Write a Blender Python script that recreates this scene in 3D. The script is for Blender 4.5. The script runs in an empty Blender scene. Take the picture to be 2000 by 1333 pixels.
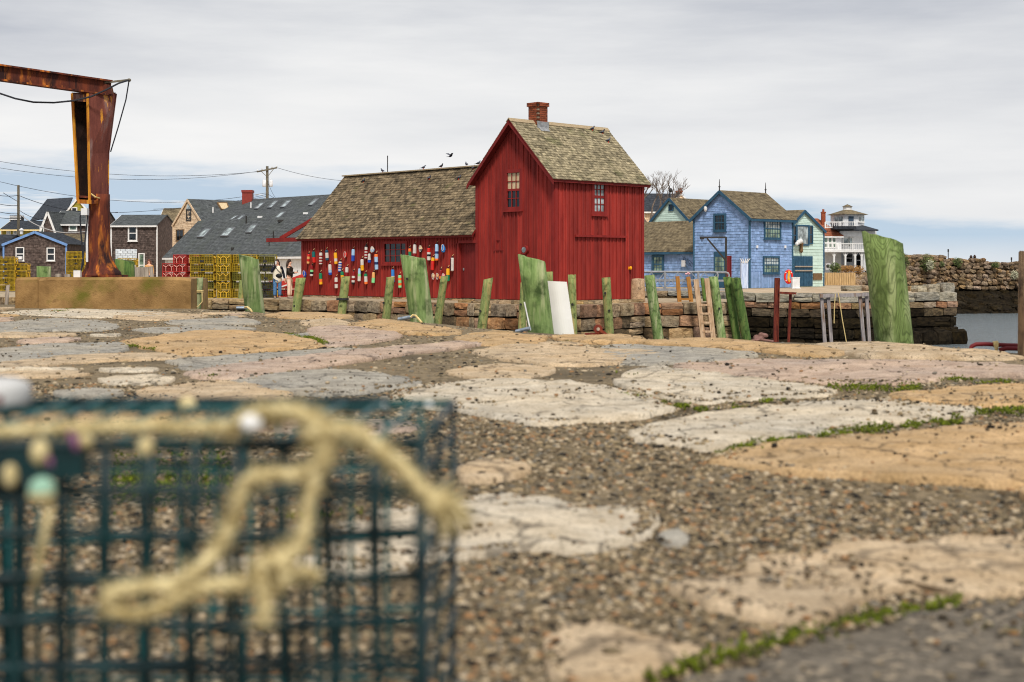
import bpy, math, random
import numpy as np
from mathutils import Vector, Matrix, Quaternion, noise

# ---------------------------------------------------------------- camera, sky, sun, exposure
sc = bpy.context.scene
F, HZ, CH = 2778.0, 525.0, 0.52          # focal length and horizon line in photo pixels, eye height in metres
cam_d = bpy.data.cameras.new('camera'); cam = bpy.data.objects.new('camera', cam_d)
sc.collection.objects.link(cam); sc.camera = cam
cam.location = (0, 0, CH); cam.rotation_euler = (math.pi/2, 0, 0)
cam_d.sensor_width = 36; cam_d.sensor_fit = 'HORIZONTAL'; cam_d.lens = 36*F/2000
cam_d.shift_y = -(666.5-HZ)/2000
cam_d.clip_start = 0.05; cam_d.clip_end = 9000
cam_d.dof.use_dof = True; cam_d.dof.focus_distance = 30; cam_d.dof.aperture_fstop = 4.8

SUN_EL, SUN_AZ = math.radians(52), math.radians(172)     # azimuth from +Y clockwise: behind the camera
w = bpy.data.worlds.new('World'); sc.world = w; w.use_nodes = True
nt = w.node_tree; N = nt.nodes; L = nt.links
for n in list(N): N.remove(n)
def wn(t, **k):
    n = N.new(t)
    for a, b in k.items(): setattr(n, a, b)
    return n
def wmath(op, a, b=None, c=None, clamp=False):
    n = wn('ShaderNodeMath', operation=op, use_clamp=clamp)
    for i, x in enumerate((a, b, c)):
        if x is None: continue
        if isinstance(x, (int, float)): n.inputs[i].default_value = x
        else: L.new(x, n.inputs[i])
    return n.outputs[0]
def wnoise(vec, scale, detail, rough=.55, stretch=(1, 1, 1), off=(0, 0, 0)):
    m = wn('ShaderNodeMapping'); m.inputs['Scale'].default_value = stretch; m.inputs['Location'].default_value = off
    L.new(vec, m.inputs[0])
    n = wn('ShaderNodeTexNoise'); n.inputs['Scale'].default_value = scale; n.inputs['Detail'].default_value = detail
    n.inputs['Roughness'].default_value = rough; L.new(m.outputs[0], n.inputs['Vector']); return n.outputs['Fac']
def wmap(v, a, b, c, d):
    n = wn('ShaderNodeMapRange', interpolation_type='SMOOTHSTEP')
    L.new(v, n.inputs[0])
    for i, x in enumerate((a, b, c, d)): n.inputs[i+1].default_value = x
    return n.outputs[0]
sky = wn('ShaderNodeTexSky', sky_type='NISHITA', sun_disc=False, sun_elevation=SUN_EL, sun_rotation=SUN_AZ,
         air_density=1.0, dust_density=.3, ozone_density=2.0)
tc = wn('ShaderNodeTexCoord'); dv = tc.outputs['Generated']
sx = wn('ShaderNodeSeparateXYZ'); L.new(dv, sx.inputs[0])
streak = wnoise(dv, 2.4, 7, .58, (1, 1, 7))
big = wnoise(dv, 1.6, 3, .5, (1, 1, 6), (3.1, .7, 2))
fine = wnoise(dv, 6, 5, .6, (1, 1, 14), (7, 1, 0))
# the cloud deck ends a few degrees above the horizon, a little higher on one side
edge = wmath('MULTIPLY_ADD', sx.outputs[0], -.06, .05)
h1 = wmath('SUBTRACT', sx.outputs[2], edge)
h2 = wmath('ADD', h1, wmath('MULTIPLY_ADD', streak, .11, -.055))
cover = wmap(h2, -.018, .014, 0, 1)
wisp = wmath('MULTIPLY', wmap(fine, .5, .68, 0, 1), .85)          # thin clouds inside the clear band
low = wmap(sx.outputs[2], .0, .045, .85, 0)                          # pale air near the horizon
cover = wmath('MAXIMUM', wmath('MAXIMUM', cover, .42), wmath('MAXIMUM', wisp, low))    # a thin veil even in the clear band
shade = wmath('ADD', wmath('MULTIPLY', big, .68), wmath('MULTIPLY', streak, .42))
top = wmap(sx.outputs[2], .075, .21, 0, .36)
shade = wmath('ADD', shade, wmath('MULTIPLY', top, wmath('MULTIPLY_ADD', streak, .9, .35)))
ramp = wn('ShaderNodeValToRGB'); L.new(shade, ramp.inputs[0])
cr = ramp.color_ramp; cr.elements[0].position = .50; cr.elements[0].color = (8.5, 8.42, 8.3, 1)
cr.elements[1].position = .90; cr.elements[1].color = (4.4, 4.65, 5.2, 1)
e = cr.elements.new(.64); e.color = (7.3, 7.36, 7.45, 1)
mx = wn('ShaderNodeMix', data_type='RGBA'); L.new(cover, mx.inputs['Factor'])
hi = wn('ShaderNodeCombineXYZ'); L.new(sx.outputs[0], hi.inputs[0]); L.new(sx.outputs[1], hi.inputs[1]); L.new(wmath('ADD', sx.outputs[2], .22), hi.inputs[2])
nrm = wn('ShaderNodeVectorMath', operation='NORMALIZE'); L.new(hi.outputs[0], nrm.inputs[0]); L.new(nrm.outputs[0], sky.inputs[0])
tint = wn('ShaderNodeMix', data_type='RGBA', blend_type='MULTIPLY'); tint.inputs['Factor'].default_value = 1; L.new(sky.outputs[0], tint.inputs['A']); tint.inputs['B'].default_value = (1.06, 1.2, 1.12, 1)
L.new(tint.outputs['Result'], mx.inputs['A']); L.new(ramp.outputs[0], mx.inputs['B'])
bg = wn('ShaderNodeBackground'); bg.inputs['Strength'].default_value = 0.1
L.new(mx.outputs['Result'], bg.inputs[0])
wo = wn('ShaderNodeOutputWorld'); L.new(bg.outputs[0], wo.inputs[0])

sd = bpy.data.lights.new('sun', 'SUN'); sd.energy = 2.9; sd.angle = math.radians(10); sd.color = (1, .96, .9)
sun = bpy.data.objects.new('sun', sd); sc.collection.objects.link(sun)
dirv = Vector((math.sin(SUN_AZ)*math.cos(SUN_EL), math.cos(SUN_AZ)*math.cos(SUN_EL), math.sin(SUN_EL)))
sun.rotation_euler = (-dirv).to_track_quat('-Z', 'Y').to_euler(); sun.location = (20, -20, 40)
vs = sc.view_settings; vs.view_transform = 'Standard'; vs.look = 'None'; vs.exposure = .18; vs.gamma = 1
sc.cycles.use_denoising = True; sc.cycles.filter_width = 1.05
sc.cycles.max_bounces = 6; sc.cycles.diffuse_bounces = 3; sc.cycles.glossy_bounces = 3; sc.cycles.transmission_bounces = 4
sc.cycles.sample_clamp_indirect = 4

# ---------------------------------------------------------------- helpers
RNG = random.Random(7)
C = sc.collection
def P(px, py, Y): return Vector(((px-1000)/F*Y, Y, CH-(py-HZ)/F*Y))
def G(px, py, z=0.0):                      # photo pixel on the ground plane z
    Y = (CH-z)*F/(py-HZ); return Vector(((px-1000)/F*Y, Y, z))
def lin(r, g, b, k=1.0):
    f = lambda c: (c/255/12.92 if c/255 <= .04045 else ((c/255+.055)/1.055)**2.4)/k
    return (f(r), f(g), f(b), 1)
U = Vector((-.697, .717, 0)).normalized(); V = Vector((U.y, -U.x, 0))      # the two wall directions of the wharf buildings
ROT = math.atan2(V.y, V.x)

class MB:
    """collects faces in world space; build() links them as one mesh object"""
    def __init__(s): s.v = []; s.f = []; s.r = []; s.m = []
    def add(s, vs_, fs, r=None, m=0):
        b = len(s.v); s.v += [tuple(x) for x in vs_]
        for f in fs: s.f.append(tuple(b+i for i in f)); s.r.append(RNG.random() if r is None else r); s.m.append(m)
    def hexa(s, p, r=None, m=0):           # 8 points: bottom 4 ccw, top 4
        r = RNG.random() if r is None else r
        s.add(p, [(3, 2, 1, 0), (4, 5, 6, 7), (0, 1, 5, 4), (1, 2, 6, 5), (2, 3, 7, 6), (3, 0, 4, 7)], r, m)
    def box(s, x0, y0, z0, x1, y1, z1, r=None, m=0):
        s.hexa([(x0, y0, z0), (x1, y0, z0), (x1, y1, z0), (x0, y1, z0), (x0, y0, z1), (x1, y0, z1), (x1, y1, z1), (x0, y1, z1)], r, m)
    def fbox(s, fr, u0, u1, v0, v1, d0, d1, r=None, m=0):     # box on a face frame (origin, along, normal)
        o, a, n = fr; z = Vector((0, 0, 1)); q = lambda u, v, d: o+a*u+z*v+n*d
        s.hexa([q(u0, v0, d0), q(u1, v0, d0), q(u1, v0, d1), q(u0, v0, d1), q(u0, v1, d0), q(u1, v1, d0), q(u1, v1, d1), q(u0, v1, d1)], r, m)
    def slab(s, a, b, c, d, th, r=None, m=0):                 # quad thickened against its normal
        n = (b-a).cross(d-a).normalized()*th
        s.hexa([a-n, b-n, c-n, d-n, a, b, c, d], r, m)
    def bar(s, p, q, w, h=None, up=Vector((0, 0, 1)), r=None, m=0):
        h = w if h is None else h; t = (q-p).normalized()
        if abs(t.dot(up)) > .99: up = Vector((0, 1, 0))
        x = t.cross(up).normalized()*w/2; y = x.cross(t).normalized()*h/2
        s.hexa([p-x-y, p+x-y, q+x-y, q-x-y, p-x+y, p+x+y, q+x+y, q-x+y], r, m)
    def tube(s, path, rad, n=8, r=None, m=0, caps=True, cut=None):
        path = [Vector(p) for p in path]; rad = rad if isinstance(rad, (list, tuple)) else [rad]*len(path)
        r = RNG.random() if r is None else r; t0 = (path[1]-path[0]).normalized()
        x = t0.cross(Vector((0, 0, 1)) if abs(t0.z) < .9 else Vector((0, 1, 0))).normalized(); vs_ = []
        for i, p in enumerate(path):
            t = (path[min(i+1, len(path)-1)]-path[max(i-1, 0)]).normalized()
            x = (x-t*x.dot(t)).normalized(); y = t.cross(x)
            for k in range(n):
                a = 2*math.pi*k/n; vs_.append(p+(x*math.cos(a)+y*math.sin(a))*rad[i])
        fs = [(i*n+k, i*n+(k+1) % n, (i+1)*n+(k+1) % n, (i+1)*n+k) for i in range(len(path)-1) for k in range(n)]
        if caps: fs += [tuple(range(n-1, -1, -1)), tuple(range((len(path)-1)*n, len(path)*n))]
        s.add(vs_, fs, r, m)
    def lathe(s, base, prof, n=12, r=None, m=0, axis=Vector((0, 0, 1))):
        s.tube([base+axis*z for _, z in prof], [max(x, .0005) for x, _ in prof], n, r, m)
    def prism(s, poly, ext, r=None, m=0):
        poly = [Vector(p) for p in poly]; n = len(poly)
        s.add(poly+[p+ext for p in poly], [tuple(range(n-1, -1, -1)), tuple(range(n, 2*n))]+[(i, (i+1) % n, n+(i+1) % n, n+i) for i in range(n)], r, m)
    def blob(s, c, rx, ry, rz, seg=10, ring=6, r=None, m=0):
        c = Vector(c); vs_ = [c+Vector((0, 0, -rz))]
        for i in range(1, ring):
            a = math.pi*i/ring
            for k in range(seg):
                b = 2*math.pi*k/seg; vs_.append(c+Vector((rx*math.sin(a)*math.cos(b), ry*math.sin(a)*math.sin(b), -rz*math.cos(a))))
        vs_.append(c+Vector((0, 0, rz))); t = len(vs_)-1
        fs = [(0, 1+(k+1) % seg, 1+k) for k in range(seg)]
        for i in range(ring-2):
            fs += [(1+i*seg+k, 1+i*seg+(k+1) % seg, 1+(i+1)*seg+(k+1) % seg, 1+(i+1)*seg+k) for k in range(seg)]
        fs += [(t-seg+k, t-seg+(k+1) % seg, t) for k in range(seg)]
        s.add(vs_, fs, r, m)
    def shingles(s, A, B, Cc, D, course, width, lift=.02, rng=RNG, over=1.18, thick=.004):
        """rows of single shingles on the quad A-B (bottom edge) to D-C (top edge)"""
        A, B, Cc, D = map(Vector, (A, B, Cc, D)); n = ((B-A).cross(D-A)).normalized()
        if ((B-A).length < 1e-4): n = ((B-A+Vector(Cc-D)).cross(D-A)).normalized()
        rows = max(1, round((D-A).length/course))
        for i in range(rows):
            t0, t1 = i/rows, min(1, (i+over)/rows)
            l0, r0, l1, r1 = A.lerp(D, t0), B.lerp(Cc, t0), A.lerp(D, t1), B.lerp(Cc, t1)
            ln = (r0-l0).length
            if ln < .05: continue
            x = -rng.random()*width
            while x < ln:
                wd = width*rng.uniform(.55, 1.45); a, b = max(0, x)/ln, min(ln, x+wd-.006)/ln; x += wd
                if b-a < 1e-3: continue
                lf = lift*rng.uniform(.7, 1.35); j = rng.uniform(-.12, .04)/rows*1.0
                sh = (D-A)*j*.6
                p = [l0.lerp(r0, a)+sh, l0.lerp(r0, b)+sh]; q = [l1.lerp(r1, b), l1.lerp(r1, a)]
                s.add([p[0]+n*lf, p[1]+n*lf, q[0]+n*thick, q[1]+n*thick, p[0]-n*.005, p[1]-n*.005],
                      [(0, 1, 2, 3), (4, 5, 1, 0), (0, 3, 4), (1, 5, 2)], rng.random())
    def build(s, name, mat, parent=None, smooth=False, origin=None, kind=None):
        me = bpy.data.meshes.new(name)
        o = bpy.data.objects.new(name, me); C.objects.link(o)
        if parent is not None:
            inv = INV.get(parent.name, Matrix.Identity(4)); o.parent = parent; INV[o.name] = inv
            vv = [inv @ Vector(p) for p in s.v]
        else:
            if origin is None:
                a = np.array(s.v); lo, hi = a.min(0), a.max(0); origin = Vector(((lo[0]+hi[0])/2, (lo[1]+hi[1])/2, lo[2]))
            origin = Vector(origin); o.location = origin; INV[o.name] = Matrix.Translation(-origin)
            vv = [Vector(p)-origin for p in s.v]
        me.from_pydata(vv, [], s.f)
        for m_ in (mat if isinstance(mat, (list, tuple)) else [mat]): me.materials.append(m_)
        me.polygons.foreach_set('material_index', s.m)
        at = me.attributes.new('rnd', 'FLOAT', 'FACE'); at.data.foreach_set('value', s.r)
        if smooth: me.polygons.foreach_set('use_smooth', [True]*len(me.polygons))
        me.update()
        if kind: o['kind'] = kind
        return o
INV = {}
def tag(o, label, cat=None, group=None, kind=None):
    o['label'] = label
    if cat: o['category'] = cat
    if group: o['group'] = group
    if kind: o['kind'] = kind
    return o
def root(name, loc, label, cat, rot=0.0, group=None):
    o = bpy.data.objects.new(name, None); C.objects.link(o); o.empty_display_size = .2
    o.location = loc; o.rotation_euler = (0, 0, rot)
    INV[o.name] = (Matrix.Translation(Vector(loc)) @ Matrix.Rotation(rot, 4, 'Z')).inverted()
    return tag(o, label, cat, group)
def dup(ob, mesh_only=False):
    c = ob.copy(); C.objects.link(c); return c
def place(name, me, parent, loc, rot=(0, 0, 0), scale=(1, 1, 1)):
    o = bpy.data.objects.new(name, me); C.objects.link(o); o.parent = parent
    o.location = loc; o.rotation_euler = rot; o.scale = scale; return o
def hit(px, py, fr):                       # where the line of sight through a photo pixel meets a face: (u, v)
    o, a, n = fr; d = Vector(((px-1000)/F, 1, -(py-HZ)/F)); e0 = Vector((0, 0, CH))
    t = (o-e0).dot(n)/d.dot(n); p = e0+d*t
    return (p-o).dot(a), p.z-o.z
def solve(o, dr, px):                      # length along dr from o at which the photo column px is reached
    k = (px-1000)/F; return (k*o.y-o.x)/(dr.x-k*dr.y)

# ---------------------------------------------------------------- materials
def M(name, c1, c2, scale=4, rough=.85, bump=.25, bscale=None, stretch=(1, 1, 1), rnd=0, attr=0, metal=0, patch=None,
      patch2=None, spec=.3, lo=.35, hi=.65, bdist=.02, detail=6, hue=0):
    m = bpy.data.materials.new(name); m.use_nodes = True; t = m.node_tree; n = t.nodes; l = t.links
    b = n['Principled BSDF']; b.inputs['Roughness'].default_value = rough; b.inputs['Metallic'].default_value = metal
    b.inputs['Specular IOR Level'].default_value = spec
    co = n.new('ShaderNodeTexCoord'); mp = n.new('ShaderNodeMapping'); mp.inputs['Scale'].default_value = stretch
    src = co.outputs['Object']; oi = n.new('ShaderNodeObjectInfo')
    if rnd:
        ad = n.new('ShaderNodeVectorMath'); ad.operation = 'MULTIPLY_ADD'
        cb = n.new('ShaderNodeCombineXYZ')
        for i in range(3): l.new(oi.outputs['Random'], cb.inputs[i])
        l.new(cb.outputs[0], ad.inputs[0]); ad.inputs[1].default_value = (37, 53, 71); l.new(src, ad.inputs[2]); src = ad.outputs[0]
    l.new(src, mp.inputs[0])
    def nz(sc_, det=detail, vec=mp.outputs[0], rg=.6):
        x = n.new('ShaderNodeTexNoise'); x.inputs['Scale'].default_value = sc_; x.inputs['Detail'].default_value = det
        x.inputs['Roughness'].default_value = rg; l.new(vec, x.inputs['Vector']); return x.outputs['Fac']
    base = nz(scale); rp = n.new('ShaderNodeValToRGB'); l.new(base, rp.inputs[0])
    rp.color_ramp.elements[0].position = lo; rp.color_ramp.elements[0].color = c1
    rp.color_ramp.elements[1].position = hi; rp.color_ramp.elements[1].color = c2
    col = rp.outputs[0]
    for pt in (patch, patch2):
        if not pt: continue
        pc, ps, p0, p1 = pt[:4]; f = nz(ps, 5, mp.outputs[0] if len(pt) < 5 else src)
        mr = n.new('ShaderNodeMapRange'); l.new(f, mr.inputs[0]); mr.inputs[1].default_value = p0; mr.inputs[2].default_value = p1
        mi = n.new('ShaderNodeMix'); mi.data_type = 'RGBA'; l.new(mr.outputs[0], mi.inputs['Factor'])
        l.new(col, mi.inputs['A']); mi.inputs['B'].default_value = pc; col = mi.outputs['Result']
    if rnd or attr:
        hs = n.new('ShaderNodeHueSaturation'); l.new(col, hs.inputs['Color'])
        mr = n.new('ShaderNodeMapRange'); k = rnd or attr; mr.inputs[3].default_value = 1-k; mr.inputs[4].default_value = 1+k
        if attr:
            at = n.new('ShaderNodeAttribute'); at.attribute_name = 'rnd'; l.new(at.outputs['Fac'], mr.inputs[0])
        else: l.new(oi.outputs['Random'], mr.inputs[0])
        l.new(mr.outputs[0], hs.inputs['Value'])
        if hue:
            wnn = n.new('ShaderNodeTexWhiteNoise'); wnn.noise_dimensions = '1D'
            l.new((at.outputs['Fac'] if attr else oi.outputs['Random']), wnn.inputs['W'])
            m2 = n.new('ShaderNodeMapRange'); l.new(wnn.outputs['Value'], m2.inputs[0]); m2.inputs[3].default_value = .5-hue; m2.inputs[4].default_value = .5+hue
            l.new(m2.outputs[0], hs.inputs['Hue'])
            m3 = n.new('ShaderNodeMapRange'); l.new(wnn.outputs['Color'], m3.inputs[0]); m3.inputs[3].default_value = .6; m3.inputs[4].default_value = 1.12
            l.new(m3.outputs[0], hs.inputs['Saturation'])
        col = hs.outputs[0]
    l.new(col, b.inputs['Base Color'])
    if bump:
        bp = n.new('ShaderNodeBump'); bp.inputs['Strength'].default_value = bump; bp.inputs['Distance'].default_value = bdist
        l.new(nz(bscale or scale*4, 8, rg=.65), bp.inputs['Height']); l.new(bp.outputs[0], b.inputs['Normal'])
    return m
def flat(name, c, rough=.6, spec=.3, metal=0, var=.12):
    c1 = tuple(x*(1-var) for x in c[:3])+(1,); c2 = tuple(min(1, x*(1+var)) for x in c[:3])+(1,)
    return M(name, c1, c2, 6, rough, .12, 30, spec=spec, metal=metal, bdist=.005)
# ---------------------------------------------------------------- ground materials
KG = 1.12; KW = .74
def stone_mat(name, a, b, k=KG, **kw):
    d = dict(scale=7, rough=.9, bump=.6, bscale=60, patch=(tuple(x*.34 for x in a[:3])+(1,), 42, .585, .66), patch2=(tuple(x*.62 for x in b[:3])+(1,), 4.1, .55, .75), spec=.2, bdist=.01)
    d.update(kw); m_ = M(name, tuple(x/k for x in a[:3])+(1,), tuple(x/k for x in b[:3])+(1,), **d)
    t = m_.node_tree; n = t.nodes; l = t.links; b_ = n['Principled BSDF']; src = b_.inputs['Base Color'].links[0].from_socket      # broad warm and grey drifts plus fine mineral grain
    co = n.new('ShaderNodeTexCoord'); nz = n.new('ShaderNodeTexNoise'); nz.inputs['Scale'].default_value = 1.7; nz.inputs['Detail'].default_value = 3; l.new(co.outputs['Object'], nz.inputs['Vector'])
    gr = n.new('ShaderNodeTexNoise'); gr.inputs['Scale'].default_value = 130; gr.inputs['Detail'].default_value = 2; l.new(co.outputs['Object'], gr.inputs['Vector'])
    rp = n.new('ShaderNodeValToRGB'); rp.color_ramp.elements[0].position = .32; rp.color_ramp.elements[0].color = (.90, .88, .85, 1); rp.color_ramp.elements[1].position = .68; rp.color_ramp.elements[1].color = (1.14, 1.05, .92, 1); l.new(nz.outputs['Fac'], rp.inputs[0])
    r2 = n.new('ShaderNodeMapRange'); r2.inputs[1].default_value = .3; r2.inputs[2].default_value = .7; r2.inputs[3].default_value = .72; r2.inputs[4].default_value = 1.22; l.new(gr.outputs['Fac'], r2.inputs[0])
    ad = n.new('ShaderNodeVectorMath'); ad.operation = 'MULTIPLY_ADD'; dn = n.new('ShaderNodeTexNoise'); dn.inputs['Scale'].default_value = 4; dn.inputs['Detail'].default_value = 4; l.new(co.outputs['Object'], dn.inputs['Vector'])
    l.new(dn.outputs['Color'], ad.inputs[0]); ad.inputs[1].default_value = (.5, .5, .5); l.new(co.outputs['Object'], ad.inputs[2]); vo = n.new('ShaderNodeTexVoronoi'); vo.feature = 'DISTANCE_TO_EDGE'; vo.inputs['Scale'].default_value = 1.5; l.new(ad.outputs[0], vo.inputs['Vector'])
    ck = n.new('ShaderNodeMapRange'); ck.inputs[1].default_value = .004; ck.inputs[2].default_value = .022; ck.inputs[3].default_value = .45; ck.inputs[4].default_value = 1; l.new(vo.outputs['Distance'], ck.inputs[0]); mc = n.new('ShaderNodeMix'); mc.data_type = 'RGBA'; mc.blend_type = 'MULTIPLY'; mc.inputs['Factor'].default_value = 1; l.new(src, mc.inputs['A']); l.new(ck.outputs[0], mc.inputs['B']); src = mc.outputs['Result']   # hairline cracks
    mu = n.new('ShaderNodeMix'); mu.data_type = 'RGBA'; mu.blend_type = 'MULTIPLY'; mu.inputs['Factor'].default_value = 1; l.new(src, mu.inputs['A']); l.new(rp.outputs[0], mu.inputs['B'])
    m2_ = n.new('ShaderNodeMix'); m2_.data_type = 'RGBA'; m2_.blend_type = 'MULTIPLY'; m2_.inputs['Factor'].default_value = 1; l.new(mu.outputs['Result'], m2_.inputs['A']); l.new(r2.outputs[0], m2_.inputs['B']); l.new(m2_.outputs['Result'], b_.inputs['Base Color']); return m_
m_pale = stone_mat('granite_pale', lin(186, 174, 154), lin(222, 212, 194))
m_gray = stone_mat('granite_gray', lin(146, 142, 134), lin(184, 180, 170))
m_gold = stone_mat('granite_gold', lin(178, 148, 106), lin(208, 178, 138))
m_pink = stone_mat('granite_pink', lin(172, 150, 134), lin(204, 184, 168))
m_tan = stone_mat('granite_tan', lin(178, 156, 126), lin(212, 192, 164))
m_gravelbed = M('gravel_bed', lin(92, 79, 58, KG), lin(160, 140, 108, KG), 38, .95, .9, 70, patch=(lin(74, 64, 48), 9, .55, .7), patch2=(lin(92, 80, 60), 1.1, .5, .66), bdist=.012, lo=.3, hi=.68)
def pebble_mat():
    m = M('pebbles', lin(96, 84, 66), lin(160, 143, 115), 30, .85, .3, 200, attr=.01, bdist=.002, spec=.25); t = m.node_tree; n = t.nodes; l = t.links
    at_ = n.new('ShaderNodeAttribute'); at_.attribute_name = 'rnd'; rp = n.new('ShaderNodeValToRGB'); rp.color_ramp.interpolation = 'CONSTANT'; l.new(at_.outputs['Fac'], rp.inputs[0]); el = rp.color_ramp.elements
    cols = [(38, 33, 26), (60, 52, 39), (84, 74, 56), (100, 88, 67), (112, 97, 72), (126, 109, 82), (148, 112, 76), (138, 121, 92), (112, 106, 94), (160, 139, 106), (92, 76, 55), (178, 160, 132)]
    el[0].color = lin(*cols[0]); el[0].position = 0; el[1].color = lin(*cols[1]); el[1].position = .09
    for i, c_ in enumerate(cols[2:]): e_ = el.new(.2+i*.075); e_.color = lin(*c_)
    l.new(rp.outputs[0], n['Principled BSDF'].inputs['Base Color']); return m
m_pebble = pebble_mat()
m_moss = M('moss', lin(50, 60, 6), lin(112, 122, 20), 60, .95, 0, attr=.55)
m_asph = M('asphalt', lin(92, 84, 72, KG), lin(150, 138, 120, KG), 55, .95, .9, 140, patch=(lin(182, 164, 138), 45, .56, .64), patch2=(lin(60, 54, 48), 38, .58, .66), bdist=.012)
m_wallback = M('wall_joint_dark', lin(34, 29, 23), lin(58, 50, 40), 5, .95, .5)
m_wharftop = M('wharf_gravel', lin(150, 132, 104, KG), lin(196, 176, 146, KG), 3, .95, .4, 12)
m_water = bpy.data.materials.new('harbor_water'); m_water.use_nodes = True
def mk_water():
    t = m_water.node_tree; n = t.nodes; l = t.links; b = n['Principled BSDF']
    b.inputs['Base Color'].default_value = (.16, .19, .20, 1); b.inputs['Roughness'].default_value = .12; b.inputs['IOR'].default_value = 1.33
    co = n.new('ShaderNodeTexCoord'); mp = n.new('ShaderNodeMapping'); mp.inputs['Scale'].default_value = (.9, 1.6, 1); l.new(co.outputs['Object'], mp.inputs[0])
    a = n.new('ShaderNodeTexNoise'); a.inputs['Scale'].default_value = .6; a.inputs['Detail'].default_value = 7; a.inputs['Roughness'].default_value = .7; l.new(mp.outputs[0], a.inputs['Vector'])
    bp = n.new('ShaderNodeBump'); bp.inputs['Strength'].default_value = .5; bp.inputs['Distance'].default_value = .6; l.new(a.outputs['Fac'], bp.inputs['Height']); l.new(bp.outputs[0], b.inputs['Normal'])
mk_water()

# ---------------------------------------------------------------- sea
ZW = -3.2
mb = MB()
xs = [-5000, -400, -80, -20, 20, 80, 400, 5000]; ys = [-400, 0, 40, 80, 120, 200, 500, 1500, 6000]
mb.add([(x, y, ZW) for y in ys for x in xs], [(j*8+i, j*8+i+1, j*8+i+9, j*8+i+8) for j in range(8) for i in range(7)])
tag(mb.build('harbor_water', m_water, origin=(0, 0, ZW)), 'grey rippled harbour water beyond the stone quay', kind='structure')

# ---------------------------------------------------------------- near wharf (where the camera stands)
EDGE = [(-60, 24), (-20, 21.6), (-8, 20.8), (-5.2, 20.6), (-4.3, 18.9), (-3.25, 17.5), (-1.97, 15.3), (-.86, 13.9), (.2, 11.65), (1.0, 10.6), (1.72, 10.3), (2.75, 9.85), (3.15, 8.95), (5, 8.2), (14, 5), (60, 0)]
ex = np.array([e_[0] for e_ in EDGE]); ey = np.array([e_[1] for e_ in EDGE])
def yedge(x): return np.interp(x, ex, ey)
def gz(x, y):        # gentle relief of the fill between the slabs
    return -.008+.008*noise.noise(Vector((x*1.3, y*1.3, 0)))+.004*noise.noise(Vector((x*6, y*6, 3)))
gx = np.concatenate([np.linspace(-60, -9, 18), np.linspace(-8.5, -3, 45), np.linspace(-2.95, 3.6, 130), np.linspace(3.8, 9, 20), np.linspace(12, 60, 12)])
tt = np.concatenate([np.linspace(0, .3, 8), np.linspace(.33, .92, 130), np.linspace(.925, 1, 40)])
mb = MB(); nx = len(gx); vv = []
for t in tt:
    for x in gx:
        y = -8+t*(float(yedge(x))+8); vv.append((x, y, gz(x, y)-(.02 if t > .999 else 0)))
nt_ = len(tt)
for x in gx: vv.append((x, float(yedge(x))+.05, -4.2))
mb.add(vv, [(j*nx+i, j*nx+i+1, (j+1)*nx+i+1, (j+1)*nx+i) for j in range(nt_) for i in range(nx-1)])
wharf = mb.build('stone_wharf', m_gravelbed, origin=(0, 0, 0), smooth=True)
tag(wharf, 'gravel filled stone wharf top in the foreground', kind='structure')

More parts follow.
